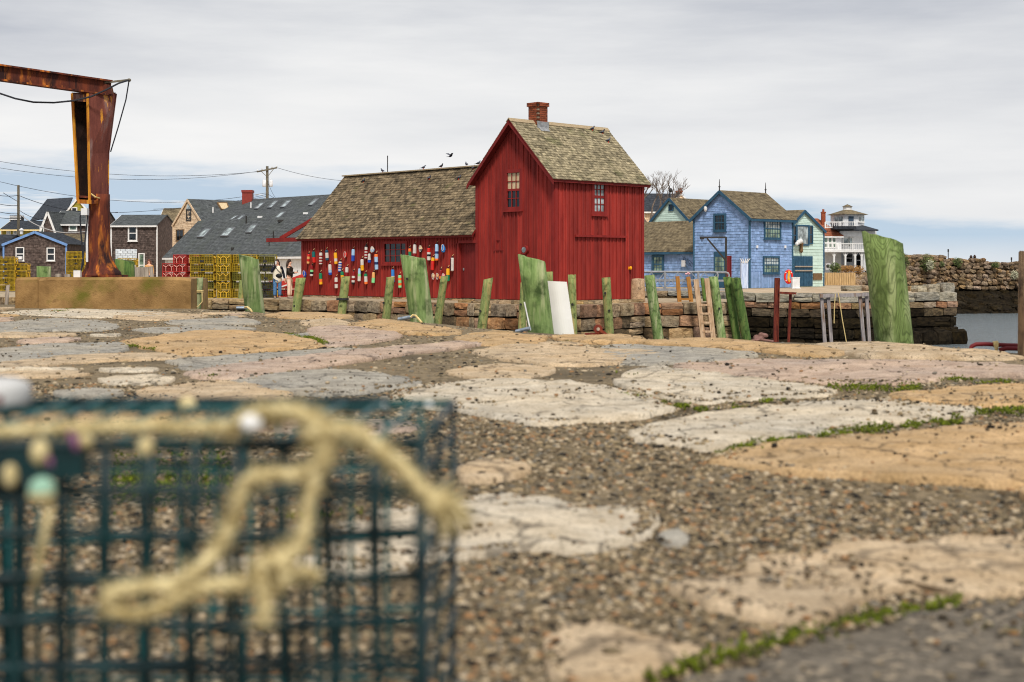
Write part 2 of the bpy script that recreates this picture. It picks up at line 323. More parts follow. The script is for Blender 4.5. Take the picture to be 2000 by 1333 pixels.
SLABS = [
 (m_gold, .022, [(245,669),(332,656),(437,648),(546,655),(595,665),(630,677),(546,683),(455,691),(360,695),(315,684)]),
 (m_gray, .010, [(-60,690),(0,682),(87,674),(227,672),(252,679),(210,691),(105,703),(0,706),(-60,706)]),
 (m_tan, .010, [(-20,713),(60,704),(140,695),(315,690),(350,700),(175,707),(35,718)]),
 (m_gray, .012, [(332,705),(437,696),(595,685),(682,680),(696,684),(560,702),(385,722),(350,713)]),
 (m_pink, .016, [(382,726),(500,706),(640,690),(800,677),(940,666),(965,669),(870,683),(740,700),(620,718),(480,738),(400,738)]),
 (m_pink, .018, [(600,647),(652,638),(715,642),(768,649),(782,658),(747,666),(687,673),(635,674)]),
 (m_gray, .014, [(466,743),(560,728),(650,722),(740,730),(800,742),(815,750),(740,764),(650,772),(560,768),(490,757)]),
 (m_tan, .012, [(270,762),(400,748),(480,747),(560,767),(545,783),(420,787),(320,778)]),
 (m_gray, .014, [(-40,634),(0,631),(105,622),(196,628),(231,638),(200,646),(105,646),(0,650),(-40,648)]),
 (m_pale, .014, [(10,611),(122,604),(245,607),(350,613),(297,620),(140,619)]),
 (m_gray, .012, [(265,644),(400,637),(490,641),(470,646),(330,651)]),
 (m_gray, .012, [(325,628),(455,622),(508,630),(460,635),(370,636)]),
 (m_tan, .014, [(210,616),(300,611),(400,616),(350,624),(250,624)]),
 (m_gold, .03, [(680,635),(740,627),(800,632),(850,640),(898,648),(850,654),(775,651),(722,644)]),
 (m_tan, .02, [(590,628),(640,622),(672,628),(690,634),(650,639),(600,637)]),
 (m_gold, .02, [(520,616),(580,611),(640,613),(690,618),(640,623),(560,622)]),
 (m_gold, .028, [(890,662),(940,654),(1040,656),(1070,662),(1040,671),(985,675),(915,671)]),
 (m_tan, .02, [(936,686),(1002,676),(1125,679),(1265,687),(1282,700),(1205,711),(1100,714),(1020,707),(950,696)]),
 (m_tan, .008, [(880,722),(970,712),(1080,718),(1060,733),(960,739),(890,732)]),
 (m_pale, .014, [(765,774),(840,754),(940,743),(1060,745),(1160,753),(1260,775),(1300,795),(1260,812),(1150,822),(1050,828),(980,815),(900,802),(800,792)]),
 (m_pale, .012, [(1208,738),(1272,718),(1360,726),(1480,741),(1600,754),(1620,768),(1560,776),(1440,782),(1368,788),(1280,774),(1224,758)]),
 (m_pink, .018, [(1318,714),(1380,701),(1560,703),(1800,706),(2000,716),(2090,722),(2080,738),(1900,735),(1800,747),(1640,751),(1480,737),(1360,724)]),
 (m_gray, .018, [(1160,690),(1200,677),(1320,681),(1480,691),(1410,706),(1310,711),(1200,710)]),
 (m_gold, .03, [(1240,669),(1330,665),(1430,667),(1560,679),(1660,688),(1580,694),(1440,684),(1320,677)]),
 (m_tan, .03, [(1600,676),(1680,672),(1800,678),(1960,692),(1975,702),(1800,700),(1680,696)]),
 (m_gold, .035, [(1080,660),(1140,656),(1230,660),(1262,668),(1200,672),(1110,668)]),
 (m_gold, .014, [(1740,774),(1860,759),(2040,752),(2070,782),(1930,794),(1810,786)]),
 (m_pale, .016, [(1248,838),(1360,813),(1480,797),(1600,785),(1760,783),(1900,797),(1880,810),(1790,824),(1680,833),(1600,852),(1480,864),(1390,882),(1300,872),(1256,858)]),
 (m_gold, .02, [(1408,893),(1500,873),(1640,857),(1840,842),(2080,826),(2170,880),(2080,946),(1800,938),(1600,929),(1480,913)]),
 (m_pale, .016, [(640,1040),(760,1000),(870,984),(970,972),(1057,978),(1144,997),(1210,995),(1284,1014),(1278,1042),(1210,1062),(1120,1076),(1030,1070),(900,1086),(760,1090),(670,1075)]),
 (m_tan, .018, [(1316,1150),(1440,1110),(1560,1081),(1680,1058),(1800,1058),(1940,1046),(2100,1056),(2120,1130),(1960,1165),(1880,1168),(1780,1150),(1690,1168),(1620,1212),(1570,1226),(1480,1204),(1380,1182)]),
 (m_tan, .012, [(1090,1230),(1180,1216),(1260,1240),(1350,1262),(1392,1276),(1352,1302),(1280,1326),(1150,1350),(1070,1310)]),
 (m_tan, .008, [(895,915),(950,900),(1020,905),(1030,922),(960,936),(905,934)]),
 (m_pale, .01, [(195,742),(270,733),(335,738),(320,748),(230,751)]),
 (m_gray, .006, [(1285,1044),(1320,1036),(1345,1050),(1330,1064),(1295,1062)]),
 (m_gray, .012, [(560,655),(600,652),(605,657),(585,660)]),
 (m_gold, .012, [(2000,946),(2060,930),(2140,950),(2120,990),(2040,985),(1990,965)]),
]
slab_polys = []; slab_dome = []
def inside(pts, poly, shrink=0.0):
    c = poly.mean(0); q = c+(pts-c)*(1+shrink); r_ = np.zeros(len(pts), bool); j = len(poly)-1; lo_, hi_ = poly.min(0), poly.max(0)
    near = np.nonzero((q >= lo_).all(1) & (q <= hi_).all(1))[0]
    if len(near) == 0: return r_
    x, y = q[near, 0], q[near, 1]; rr0 = np.zeros(len(near), bool)
    for i in range(len(poly)):
        xi, yi = poly[i]; xj, yj = poly[j]
        k = ((yi > y) != (yj > y)) & (x < (xj-xi)*(y-yi)/(yj-yi+1e-12)+xi); rr0 ^= k; j = i
    r_[near] = rr0; return r_
def slab(mat, dome, pix, seed):
    rg = random.Random(seed); pts = [G(*p) for p in pix]; grow = 1.05 if seed < 90 else 1.0
    c = G(sum(p[0] for p in pix)/len(pix), sum(p[1] for p in pix)/len(pix)); n = len(pts); ring = []
    for i in range(n):                                   # smooth closed outline with a broken edge
        p0, p1, p2, p3 = pts[i-1], pts[i], pts[(i+1) % n], pts[(i+2) % n]
        for k in range(6):
            t = k/6
            q = .5*((2*p1)+(p2-p0)*t+(2*p0-5*p1+4*p2-p3)*t*t+(3*p1-p0-3*p2+p3)*t**3)
            ring.append(c+(q-c)*grow*(.97+.07*noise.noise(q*3+Vector((seed, 0, 0)))+.06*noise.noise(q*9)+.04*noise.noise(q*26)))
    slab_polys.append(np.array([(p.x, p.y) for p in ring])); slab_dome.append(dome*.8)
    R = len(ring); mb = MB(); prof = [(1.02, -.09), (1.012, -.016), (.996, .42), (.97, .6), (.9, .72), (.78, .8), (.66, .9), (.54, .95), (.42, 1.0), (.3, 1.0), (.18, .98), (.08, .98)]; dome *= .8
    vv = []
    tilt = Vector((rg.uniform(-.004, .004), rg.uniform(-.004, .004)))
    for s_, z_ in prof:
        for p in ring:
            q = c+(p-c)*s_; z = (z_ if z_ < 0 else dome*z_)
            if z_ > 0: z += dome*.5*noise.noise(q*3+Vector((0, 0, seed)))+.006*noise.noise(q*9)+.004*noise.noise(q*19)+(q.x-c.x)*tilt.x+(q.y-c.y)*tilt.y
            vv.append((q.x, q.y, z))
    vv.append((c.x, c.y, dome)); fs = []
    for j in range(len(prof)-1): fs += [(j*R+i, j*R+(i+1) % R, (j+1)*R+(i+1) % R, (j+1)*R+i) for i in range(R)]
    j = len(prof)-1; fs += [(j*R+i, j*R+(i+1) % R, len(vv)-1) for i in range(R)]
    mb.add(vv, fs); mb.build('stone_slab', mat, wharf, smooth=True)
for i, (mt, dm, px_) in enumerate(SLABS): slab(mt, dm, px_, i+1)
# bits of smaller paving lying behind and beside the mapped slabs
for i in range(2600):
    x = RNG.uniform(-7.5, 5.5); y = RNG.uniform(1.2, 19) if i < 300 else RNG.uniform(4.6, 17)
    sh_ = max(.35, 1-i/3000); big_ = y > 4.4; rx, ry = (RNG.uniform(.25, .8)*sh_, RNG.uniform(.2, .65)*sh_) if big_ else (RNG.uniform(.06, .2), RNG.uniform(.05, .16))
    cand = np.array([(x+rx*1.1*math.cos(a), y+ry*1.1*math.sin(a)) for a in np.linspace(0, 6.28, 10)]+[(x, y)])
    if (cand[:, 1] > yedge(cand[:, 0])-.1).any() or (y < 4.4 and i > 60): continue
    if any(inside(cand, p).any() or ((p-[x, y])**2/[rx*rx, ry*ry]).sum(1).min() < 1 for p in slab_polys): continue
    pix = []
    for k in range(7):
        a = 2*math.pi*k/7; r_ = RNG.uniform(.75, 1.15); q = Vector((x+rx*r_*math.cos(a), y+ry*r_*math.sin(a), 0))
        pix.append((1000+q.x/q.y*F, HZ+CH*F/q.y))
    slab(RNG.choice([m_gray, m_tan, m_pale, m_pink, m_tan, m_gold]), .012 if big_ else .005, pix, 200+i)
# asphalt patch at the near right corner
apx = [(1290,1345),(1400,1305),(1500,1272),(1600,1240),(1700,1214),(1800,1194),(1900,1178),(2000,1168),(2300,1150),(2500,1500),(2300,1900),(1500,1900),(1200,1600)]
slab(m_asph, .012, apx, 99)
bpy.data.objects[[o.name for o in wharf.children][-1]].name = 'asphalt_patch'

# ---------------------------------------------------------------- gravel and moss (uncountable)
ICO_V = []; ICO_F = []
def ico():
    p = (1+5**.5)/2
    v = np.array([(-1,p,0),(1,p,0),(-1,-p,0),(1,-p,0),(0,-1,p),(0,1,p),(0,-1,-p),(0,1,-p),(p,0,-1),(p,0,1),(-p,0,-1),(-p,0,1)], float); v /= np.linalg.norm(v[0])
    f = np.array([(0,11,5),(0,5,1),(0,1,7),(0,7,10),(0,10,11),(1,5,9),(5,11,4),(11,10,2),(10,7,6),(7,1,8),(3,9,4),(3,4,2),(3,2,6),(3,6,8),(3,8,9),(4,9,5),(2,4,11),(6,2,10),(8,6,7),(9,8,1)])
    return v, f
def mass(name, mat, pts, size, rnd, squash, seed, smooth=True, jit=.22):
    v, f = ico(); r = np.random.default_rng(seed); n = len(pts)
    sc_ = size[:, None]*np.stack([r.uniform(.75, 1.3, n), r.uniform(.7, 1.2, n), squash*r.uniform(.7, 1.2, n)], 1)
    vv = v[None]*(1+r.uniform(-jit, jit, (n, 12, 1)))*sc_[:, None, :]
    a = r.uniform(0, 6.283, n); ca, sa = np.cos(a)[:, None], np.sin(a)[:, None]
    x = vv[:, :, 0]*ca-vv[:, :, 1]*sa; y = vv[:, :, 0]*sa+vv[:, :, 1]*ca
    vv = np.stack([x, y, vv[:, :, 2]], 2)+pts[:, None, :]
    ff = (f[None]+np.arange(n)[:, None, None]*12).reshape(-1)
    me = bpy.data.meshes.new(name); me.vertices.add(n*12); me.vertices.foreach_set('co', vv.reshape(-1))
    me.loops.add(n*60); me.loops.foreach_set('vertex_index', ff); me.polygons.add(n*20)
    me.polygons.foreach_set('loop_start', np.arange(n*20)*3)
    if smooth: me.polygons.foreach_set('use_smooth', np.ones(n*20, bool))
    at = me.attributes.new('rnd', 'FLOAT', 'FACE'); at.data.foreach_set('value', np.repeat(rnd, 20))
    me.update(calc_edges=True); me.validate(); me.materials.append(mat)
    o = bpy.data.objects.new(name, me); C.objects.link(o); o['kind'] = 'stuff'; return o
r = np.random.default_rng(3)
def scatter(n, y0, y1, s0, s1, keep):
    u_ = r.uniform(0, 1, n); y = np.sqrt(y0*y0+u_*(y1*y1-y0*y0)); x = r.uniform(-.42, .42, n)*y+r.uniform(-.2, .2, n)
    p = np.stack([x, y], 1); on = np.zeros(n, bool)
    zs_ = np.zeros(n)
    for q, dm_ in zip(slab_polys, slab_dome):
        in_ = inside(p, q, .02); on |= in_; zs_[in_] = dm_
    patchy = np.array([noise.noise(Vector((a*1.1, b*1.1, 9))) for a, b in p])
    core = np.zeros(n, bool)
    for q in slab_polys: core |= inside(p, q, .16)
    grit = np.array([noise.noise(Vector((a*2.3, b*2.3, 31))) for a, b in p])
    ok = (y < yedge(x)-.15) & (~on | (~core & (r.uniform(0, 1, n) < .5)) | (r.uniform(0, 1, n) < np.where(grit > .22, keep*9, keep*1.5))) & (on | (patchy > r.uniform(-.8, .12, n)))
    p = p[ok]; on = on[ok]; s = (s0*(s1/s0)**(r.uniform(0, 1, ok.sum())**1.9))*np.where(on, .8, 1)
    z = np.array([gz(a, b) for a, b in p])+s*np.where(on, .0, .02)+np.where(on & core[ok], zs_[ok]*.95+.011, np.where(on, zs_[ok]*.6+.009, 0))
    return np.column_stack([p, z]), s
A1 = [scatter(52000, 1.2, 3.2, .0034, .0105, .014), scatter(46000, 3.2, 6.5, .0045, .0125, .014), scatter(24000, 6.5, 18, .006, .018, .03)]
A2 = [scatter(240, 1.5, 9, .008, .018, 1.0)]
n_small = sum(len(a[0]) for a in A1); A1 += A2
pts = np.concatenate([a[0] for a in A1]); siz = np.concatenate([a[1] for a in A1])
rv = np.random.default_rng(5).uniform(0, 1, len(pts)); rv[n_small:] *= .7
tag(mass('gravel', m_pebble, pts, siz, rv, .62, 11), 'loose brown and grey gravel between the wharf slabs', 'gravel')
# some larger pebbles
MOSSL = [([(1425,882),(1500,868),(1580,853),(1660,843),(1740,836),(1800,832)], 22, 1.0), ([(1815,825),(1850,826),(1880,820)], 18, 1.0), ([(1620,757),(1680,757),(1740,760),(1800,758)], 17, 1.2),
 ([(1800,737),(1860,741),(1910,747),(1980,748)], 9, .8), ([(1300,787),(1340,797),(1375,803)], 9, .8), ([(1405,800),(1450,794)], 8, .8), ([(1490,786),(1530,783)], 7, .7), ([(1190,770),(1230,774),(1265,778)], 7, .7),
 ([(552,655),(600,660),(640,672)], 8, .9), ([(250,674),(280,677),(310,682)], 8, .9), ([(392,736),(420,736)], 6, .6), ([(1900,806),(1950,805),(2010,802)], 14, 1.0), ([(1208,731),(1240,731)], 6, .5), ([(1110,669),(1130,669)], 4, .5),
 ([(1260,1333),(1330,1310),(1400,1290),(1470,1270),(1540,1252),(1600,1240),(1680,1218),(1760,1202),(1830,1188),(1880,1176)], 26, .55), ([(1545,1240),(1565,1240)], 22, .9), ([(1880,1225),(1940,1238),(2000,1250)], 20, .45),
 ([(220,930),(300,938),(380,935),(450,930)], 90, 3.0), ([(540,1010),(600,1012),(700,1000)], 10, .3), ([(1395,888),(1440,884)], 8, .5), ([(80,612),(140,606)], 5, .6)]
mp_, ms = [], []
for line, wd, den in MOSSL:
    for a, b in zip(line[:-1], line[1:]):
        ga, gb = G(*a), G(*b); n = int(den*max(24, (gb-ga).length*1700))
        for _ in range(n):
            t = RNG.random(); px_ = a[0]+(b[0]-a[0])*t+RNG.gauss(0, 5); py_ = a[1]+(b[1]-a[1])*t+RNG.gauss(0, wd*.26)
            if noise.noise(Vector((px_*.03, py_*.12, 1))) < -.22: continue
            g_ = G(px_, py_); mp_.append((g_.x, g_.y, RNG.uniform(.0, .011))); ms.append(RNG.uniform(.0016, .0042))
tag(mass('moss', m_moss, np.array(mp_), np.array(ms), np.random.default_rng(8).uniform(0, 1, len(mp_)), 1.25, 12, jit=.4), 'bright green moss growing in the joints of the slabs', 'moss')

# ---------------------------------------------------------------- stones used in walls
def rock_mesh(name, seed, mat, blocky=.5):
    rg = random.Random(seed); mb = MB(); pos = {}; vv = []; fs = []
    def vid(i, j, k):
        if (i, j, k) not in pos:
            x, y, z = i-1, j-1, k-1; o_ = abs(x)+abs(y)+abs(z); s_ = {1: 1.02, 2: .985, 3: .93}[o_] if blocky > .4 else {1: 1.05, 2: .9, 3: .76}[o_]
            jt = .075 if blocky > .4 else .12
            pos[(i, j, k)] = len(vv); vv.append((.5*x*s_*(1+rg.uniform(-jt, jt)), .5*y*s_*(1+rg.uniform(-jt, jt)), .5*z*s_*(1+rg.uniform(-jt, jt))))
        return pos[(i, j, k)]
    for a in (0, 2):
        for i in range(2):
            for j in range(2):
                q = [(i, j), (i+1, j), (i+1, j+1), (i, j+1)]
                if a == 0: q = q[::-1]
                fs.append([vid(p, q_, a) for p, q_ in q]); fs.append([vid(q_, a, p) for p, q_ in q]); fs.append([vid(a, p, q_) for p, q_ in q])
    me = bpy.data.meshes.new(name); me.from_pydata(vv, [], fs); me.materials.append(mat); me.update(); return me
def wstone(name, a, b, **kw):
    d = dict(scale=5, rnd=.36, hue=.006, bump=.7, bscale=14, bdist=.03, patch2=(tuple(x*.5 for x in a[:3])+(1,), 2.2, .52, .7)); d.update(kw)
    return stone_mat(name, a, b, KW, **d)
m_ws = wstone('wharf_stone', lin(118, 96, 68), lin(166, 144, 110))
m_wsr = wstone('wharf_stone_rusty', lin(124, 84, 52), lin(162, 120, 82))
m_wsd = wstone('wharf_stone_dark', lin(62, 51, 36), lin(100, 84, 60))
m_weed = wstone('weed_stone', lin(22, 18, 11), lin(46, 38, 24), spec=.1, rough=.95)
m_gran = wstone('quay_granite', lin(120, 116, 102), lin(168, 163, 148), rnd=.18)
m_bw = wstone('breakwater_stone', lin(88, 70, 50), lin(146, 122, 92), rnd=.45, hue=.008)
ROCKS = {m: [rock_mesh('stone', i*7+k, m) for i in range(6)] for k, m in enumerate((m_ws, m_wsr, m_wsd, m_weed, m_gran, m_bw))}
LUMPS = {m: [rock_mesh('stone', 90+i*5+k, m, .2) for i in range(5)] for k, m in enumerate((m_bw, m_weed, m_ws, m_tan))}
def courses(parent, poly, ztop, rows, out=.1, rg=RNG, thick=.5, gap=.018, name='stone'):
    """rows: (height, shortest, longest, materials) from the top down, along a polyline; the camera side is on the right of its direction reversed"""
    z = ztop
    for hgt, l0, l1, mats in rows:
        for a, b in zip(poly[:-1], poly[1:]):
            a, b = Vector((*a, 0)), Vector((*b, 0)); d = (b-a); ln = d.length; d.normalize(); nn = Vector((d.y, -d.x, 0)); ang = math.atan2(d.y, d.x)
            x = 0
            while x < ln-.02:
                w_ = min(rg.uniform(l0, l1), ln-x); w_ = ln-x if ln-x-w_ < l0*.5 else w_
                hh = hgt*rg.uniform(.9, 1.0); m = rg.choice(mats); p = a+d*(x+w_/2)+nn*(out-thick/2+rg.uniform(-.05, .05))
                split = hgt > .38 and rg.random() < .14
                for q in range(2 if split else 1):
                    h_ = hh/2 if split else hh
                    place(name, rg.choice(ROCKS[m]), parent, (p.x, p.y, z-h_/2-q*h_), (rg.uniform(-.05, .05), rg.uniform(-.06, .06), ang+rg.uniform(-.05, .05)), (max(.05, w_-gap), thick, h_-gap))
                x += w_
        z -= hgt

# ---------------------------------------------------------------- wharf under the red shack
ZS = -.69
SE = [(-60, 66), (-22, 60.5), (-12.6, 57.3), (-8.34, 55.6), (-5.95, 54.0), (-1.25, 49.2), (.4, 47.6), (2.3, 47.3), (4.6, 50.2), (8.3, 51.4)]
def ext_poly(name, poly, ztop, zbot, mat, label):
    mb = MB(); mb.prism([(x, y, zbot) for x, y in poly], Vector((0, 0, ztop-zbot)))
    o = mb.build(name, mat, origin=(0, 0, 0)); return tag(o, label, kind='structure')
sw = ext_poly('shack_wharf', [(x, y+.25) for x, y in SE]+[(8.9, 56.6), (3, 60), (-8, 75), (-60, 110)], ZS-.02, -4.3, m_wallback, 'stone harbour wharf under the red shack')
mb = MB(); mb.prism([(x, y+.15, ZS-.016) for x, y in SE]+[(8.6, 56.4, ZS-.016), (3, 59.8, ZS-.016), (-8, 74.8, ZS-.016), (-60, 109, ZS-.016)], Vector((0, 0, .02)))
mb.build('gravel_surface', m_wharftop, sw)
SEV = SE[1:]
courses(sw, SEV, ZS+.0, [(.46, .45, 1.0, [m_ws, m_ws, m_ws, m_wsr]), (.42, .4, .95, [m_ws, m_wsr, m_ws, m_wsd]), (.5, .45, 1.0, [m_wsr, m_ws, m_ws, m_wsd]), (.5, .45, 1.1, [m_wsr, m_wsd, m_ws]), (.5, .5, 1.1, [m_wsd])], rg=random.Random(21))
courses(sw, [(8.3, 51.4), (8.9, 56.6)], ZS+.0, [(.5, .6, 1.2, [m_ws]), (.4, .5, 1.0, [m_ws, m_wsr]), (.4, .5, 1.0, [m_wsd]), (.4, .5, 1, [m_wsd])], rg=random.Random(22))
# kerb stones lying along the edge in front of the tall gable
for i in range(14):
    t = i/13; x = -1.6+t*6.0; y = float(np.interp(x, [p[0] for p in SE], [p[1] for p in SE]))+.75
    place('edge_stone', RNG.choice(ROCKS[m_ws]), sw, (x, y, ZS+.03), (0, RNG.uniform(-.05, .05), RNG.uniform(-.3, .3)), (RNG.uniform(.35, .6), .4, RNG.uniform(.1, .2)))

# ---------------------------------------------------------------- quay of the blue house, land behind
ZQ = -.64
QE = [(1.5, 76.5), (9.4, 74.5), (11.0, 70.4), (15.4, 67.2), (18.5, 68.6), (22.0, 70.6)]
m_conc = M('quay_concrete', lin(176, 150, 118, KG), lin(206, 184, 154, KG), 1.2, .9, .3, 9)
qy = ext_poly('quay', [(x, y+.3) for x, y in QE]+[(23.8, 84), (25, 100), (27.2, 117), (29, 300), (-60, 300), (-70, 112), (-8, 78)], ZQ-.03, -4.4, m_conc, 'stone faced quay and town ground behind the red shack')
bm_ = MB()
for a, b in zip(QE[:-1], QE[1:]):
    bm_.hexa([(a[0], a[1]+.2, -4.3), (b[0], b[1]+.2, -4.3), (b[0], b[1]+.29, -4.3), (a[0], a[1]+.29, -4.3), (a[0], a[1]+.2, ZQ-.1), (b[0], b[1]+.2, ZQ-.1), (b[0], b[1]+.29, ZQ-.1), (a[0], a[1]+.29, ZQ-.1)])
bm_.build('wall_backing', m_wallback, qy)
courses(qy, QE[1:], ZQ, [(.46, .9, 2.1, [m_gran]), (.32, .5, 1.3, [m_wsr, m_wsr, m_ws]), (.42, .6, 1.3, [m_wsd, m_wsd, m_weed]), (.5, .6, 1.4, [m_weed]), (.5, .6, 1.4, [m_weed]), (.5, .6, 1.3, [m_weed])], rg=random.Random(31), thick=.6)
courses(qy, QE[:2], ZQ, [(.3, .8, 1.8, [m_gran, m_ws]), (.35, .5, 1.2, [m_wsd]), (.5, .6, 1.3, [m_weed]), (.5, .6, 1.3, [m_weed])], rg=random.Random(32))
courses(qy, [(22.0, 70.6), (23.6, 84)], ZQ, [(.46, .9, 1.8, [m_gran]), (.32, .6, 1.3, [m_wsr]), (.45, .6, 1.3, [m_wsd]), (.5, .6, 1.3, [m_weed]), (.5, .6, 1.3, [m_weed]), (.5, .6, 1.3, [m_weed])], rg=random.Random(33))
# battered weedy foot at the corner and loose cap blocks on top
for i in range(7): place('weed_stone', RNG.choice(LUMPS[m_weed]), qy, (16.8+i*.85, 68.1+i*.36, -2.95), (.1, 0, .4), (1.0, .9, 1.0))
for i, (px_, w_, h_, mt) in enumerate([(1668, 1.3, .26, m_gran), (1703, 1.2, .3, m_ws), (1784, .9, .28, m_ws), (1800, .9, .33, m_gran), (1822, .9, .4, m_gran), (1846, .75, .46, m_gran)]):
    q = P(px_, 565, 71.5+(.6 if i > 2 else 4)); place('cap_block', ROCKS[mt][i % 6], qy, (q.x, q.y, ZQ+h_/2-.03), (0, 0, .35), (w_, .6, h_))

# ---------------------------------------------------------------- breakwater across the water
bwl = [(30.4, 118), (33, 119.6), (37, 122), (43, 123), (52, 123), (70, 121)]
bw = ext_poly('breakwater', [(x, y+.5) for x, y in bwl]+[(70, 125), (43, 126.5), (31, 125)], .35, -4, m_wallback, 'long rubble stone breakwater behind the water')
rg = random.Random(41)
def bwtop(x): return float(np.interp(x, [28, 33.3, 38, 43, 52], [2.0, 1.62, 1.4, 1.02, .9]))
cnt = 0
for a, b in zip(bwl[:-2], bwl[1:-1]):
    a, b = Vector((*a, 0)), Vector((*b, 0)); d = b-a; ln = d.length; d.normalize(); nn = Vector((d.y, -d.x, 0)); ang = math.atan2(d.y, d.x)
    z = -1.25
    row = 0
    while z < 1.9:
        h_ = rg.uniform(.3, .46); x = rg.uniform(-.3, 0)
        while x < ln:
            w_ = rg.uniform(.32, .8); p = a+d*(x+w_/2)+nn*rg.uniform(-.1, .16); x += w_
            zz = z+rg.uniform(-.08, .08)
            if zz > bwtop(p.x)-.1 or p.x > 44.5: continue
            place('stone', rg.choice(LUMPS[m_bw]), bw, (p.x, p.y, zz+h_/2), (rg.uniform(-.15, .15), rg.uniform(-.2, .2), ang+rg.uniform(-.2, .2)), (w_*1.02, .8, h_*1.08)); cnt += 1
        z += h_*.93; row += 1
mb = MB()
for x0, x1 in zip(np.arange(31, 52, 1.0), np.arange(32, 53, 1.0)):
    ya, yb = float(np.interp(x0, [p[0] for p in bwl], [p[1] for p in bwl])), float(np.interp(x1, [p[0] for p in bwl], [p[1] for p in bwl]))
    mb.hexa([(x0, ya+.45, .3), (x1, yb+.45, .3), (x1, yb+3, .3), (x0, ya+3, .3), (x0, ya+.45, bwtop(x0)-.2), (x1, yb+.45, bwtop(x1)-.2), (x1, yb+3, bwtop(x1)-.2), (x0, ya+3, bwtop(x0)-.2)])
mb.build('core', m_wallback, bw)
mb = MB()                                   # sloping weedy shore below the wall
for i in range(40):
    x = 26+i*.75; y = float(np.interp(x, [p[0] for p in bwl], [p[1] for p in bwl]))
    mb.add([(x, y-5.5, -3.5), (x+.76, y-5.5, -3.5), (x+.76, y+.4, -1.2), (x, y+.4, -1.2)], [(0, 1, 2, 3)])
mb.build('shore_slope', m_weed, bw)
for i in range(120):
    x = rg.uniform(28, 46); t = rg.random(); y = float(np.interp(x, [p[0] for p in bwl], [p[1] for p in bwl]))-t*5.2
    s_ = rg.uniform(.35, .95); place('shore_rock', rg.choice(LUMPS[m_weed if rg.random() < .97 else m_ws]), bw, (x, y, -1.45-t*1.9), (rg.uniform(-.4, .4), rg.uniform(-.4, .4), rg.uniform(0, 3)), (s_*1.3, s_, s_*.7))
# ---------------------------------------------------------------- red shack
KV = .72
m_red = M('red_paint', lin(114, 32, 26, KV), lin(142, 45, 36, KV), 2.2, .75, .25, 18, stretch=(1, 1, .25), rnd=.2, patch=(lin(96, 26, 23, KV), 3, .55, .8), patch2=(lin(148, 58, 46, KV), 9, .66, .78), spec=.3, bdist=.006)
m_redt = M('red_trim', lin(106, 26, 22, KV), lin(126, 34, 28, KV), 3, .7, .2, 20, stretch=(1, 1, .4), bdist=.004)
m_redd = M('red_door_eave_shade', lin(90, 20, 18, KV), lin(108, 27, 23, KV), 3, .7, .2, 20, stretch=(1, 1, .3), bdist=.004)
m_core = M('dark_inside', lin(40, 12, 10), lin(52, 16, 14), 3, .9, 0)
m_shin = M('weathered_shingle', lin(112, 102, 78, 1.0), lin(164, 150, 120, 1.0), 9, .95, .5, 40, attr=.4, patch=(lin(92, 92, 56), 1.2, .56, .76), patch2=(lin(66, 56, 40), 3.5, .6, .75), bdist=.01)
m_shin2 = M('weathered_shingle_brown', lin(92, 78, 58, 1.0), lin(140, 122, 94, 1.0), 9, .95, .5, 40, attr=.45, patch=(lin(60, 52, 38), 2.6, .5, .7), patch2=(lin(98, 96, 56), 1.4, .6, .75), bdist=.01)
m_ridge = M('ridge_board', lin(150, 130, 100), lin(180, 160, 128), 5, .9, .3, 30, stretch=(3, 3, 3))
m_brick = M('red_brick', lin(98, 44, 28, KV), lin(136, 72, 44, KV), 20, .9, .5, 60, attr=.3, bdist=.01)
m_mort = M('mortar', lin(130, 110, 90), lin(160, 140, 118), 20, .95, .3)
m_lead = M('lead_flashing', lin(120, 120, 120), lin(160, 160, 160), 8, .6, .2)
def glass(name, c=(.012, .014, .016, 1), rough=.06):
    m = bpy.data.materials.new(name); m.use_nodes = True; b = m.node_tree.nodes['Principled BSDF']
    n = m.node_tree.nodes; l = m.node_tree.links
    co = n.new('ShaderNodeTexCoord'); nz = n.new('ShaderNodeTexNoise'); nz.inputs['Scale'].default_value = 2.4; nz.inputs['Detail'].default_value = 2; l.new(co.outputs['Object'], nz.inputs['Vector'])
    rp = n.new('ShaderNodeValToRGB'); rp.color_ramp.elements[0].position = .42; rp.color_ramp.elements[0].color = tuple(x*.5 for x in c[:3])+(1,)
    rp.color_ramp.elements[1].position = .62; rp.color_ramp.elements[1].color = tuple(min(1, x*1.6) for x in c[:3])+(1,); l.new(nz.outputs['Fac'], rp.inputs[0]); l.new(rp.outputs[0], b.inputs['Base Color'])
    bp = n.new('ShaderNodeBump'); bp.inputs['Strength'].default_value = .08; bp.inputs['Distance'].default_value = .05; l.new(nz.outputs['Fac'], bp.inputs['Height']); l.new(bp.outputs[0], b.inputs['Normal'])
    b.inputs['Roughness'].default_value = rough; b.inputs['Specular IOR Level'].default_value = .5; return m
m_gl = glass('window_glass'); m_glp = glass('window_glass_pale', lin(150, 160, 160)); m_blind = flat('window_blind', lin(190, 168, 132, .8))
m_glg = glass('window_glass_green', lin(110, 130, 112)); m_glb = glass('skylight_glass', lin(150, 160, 158), .12)

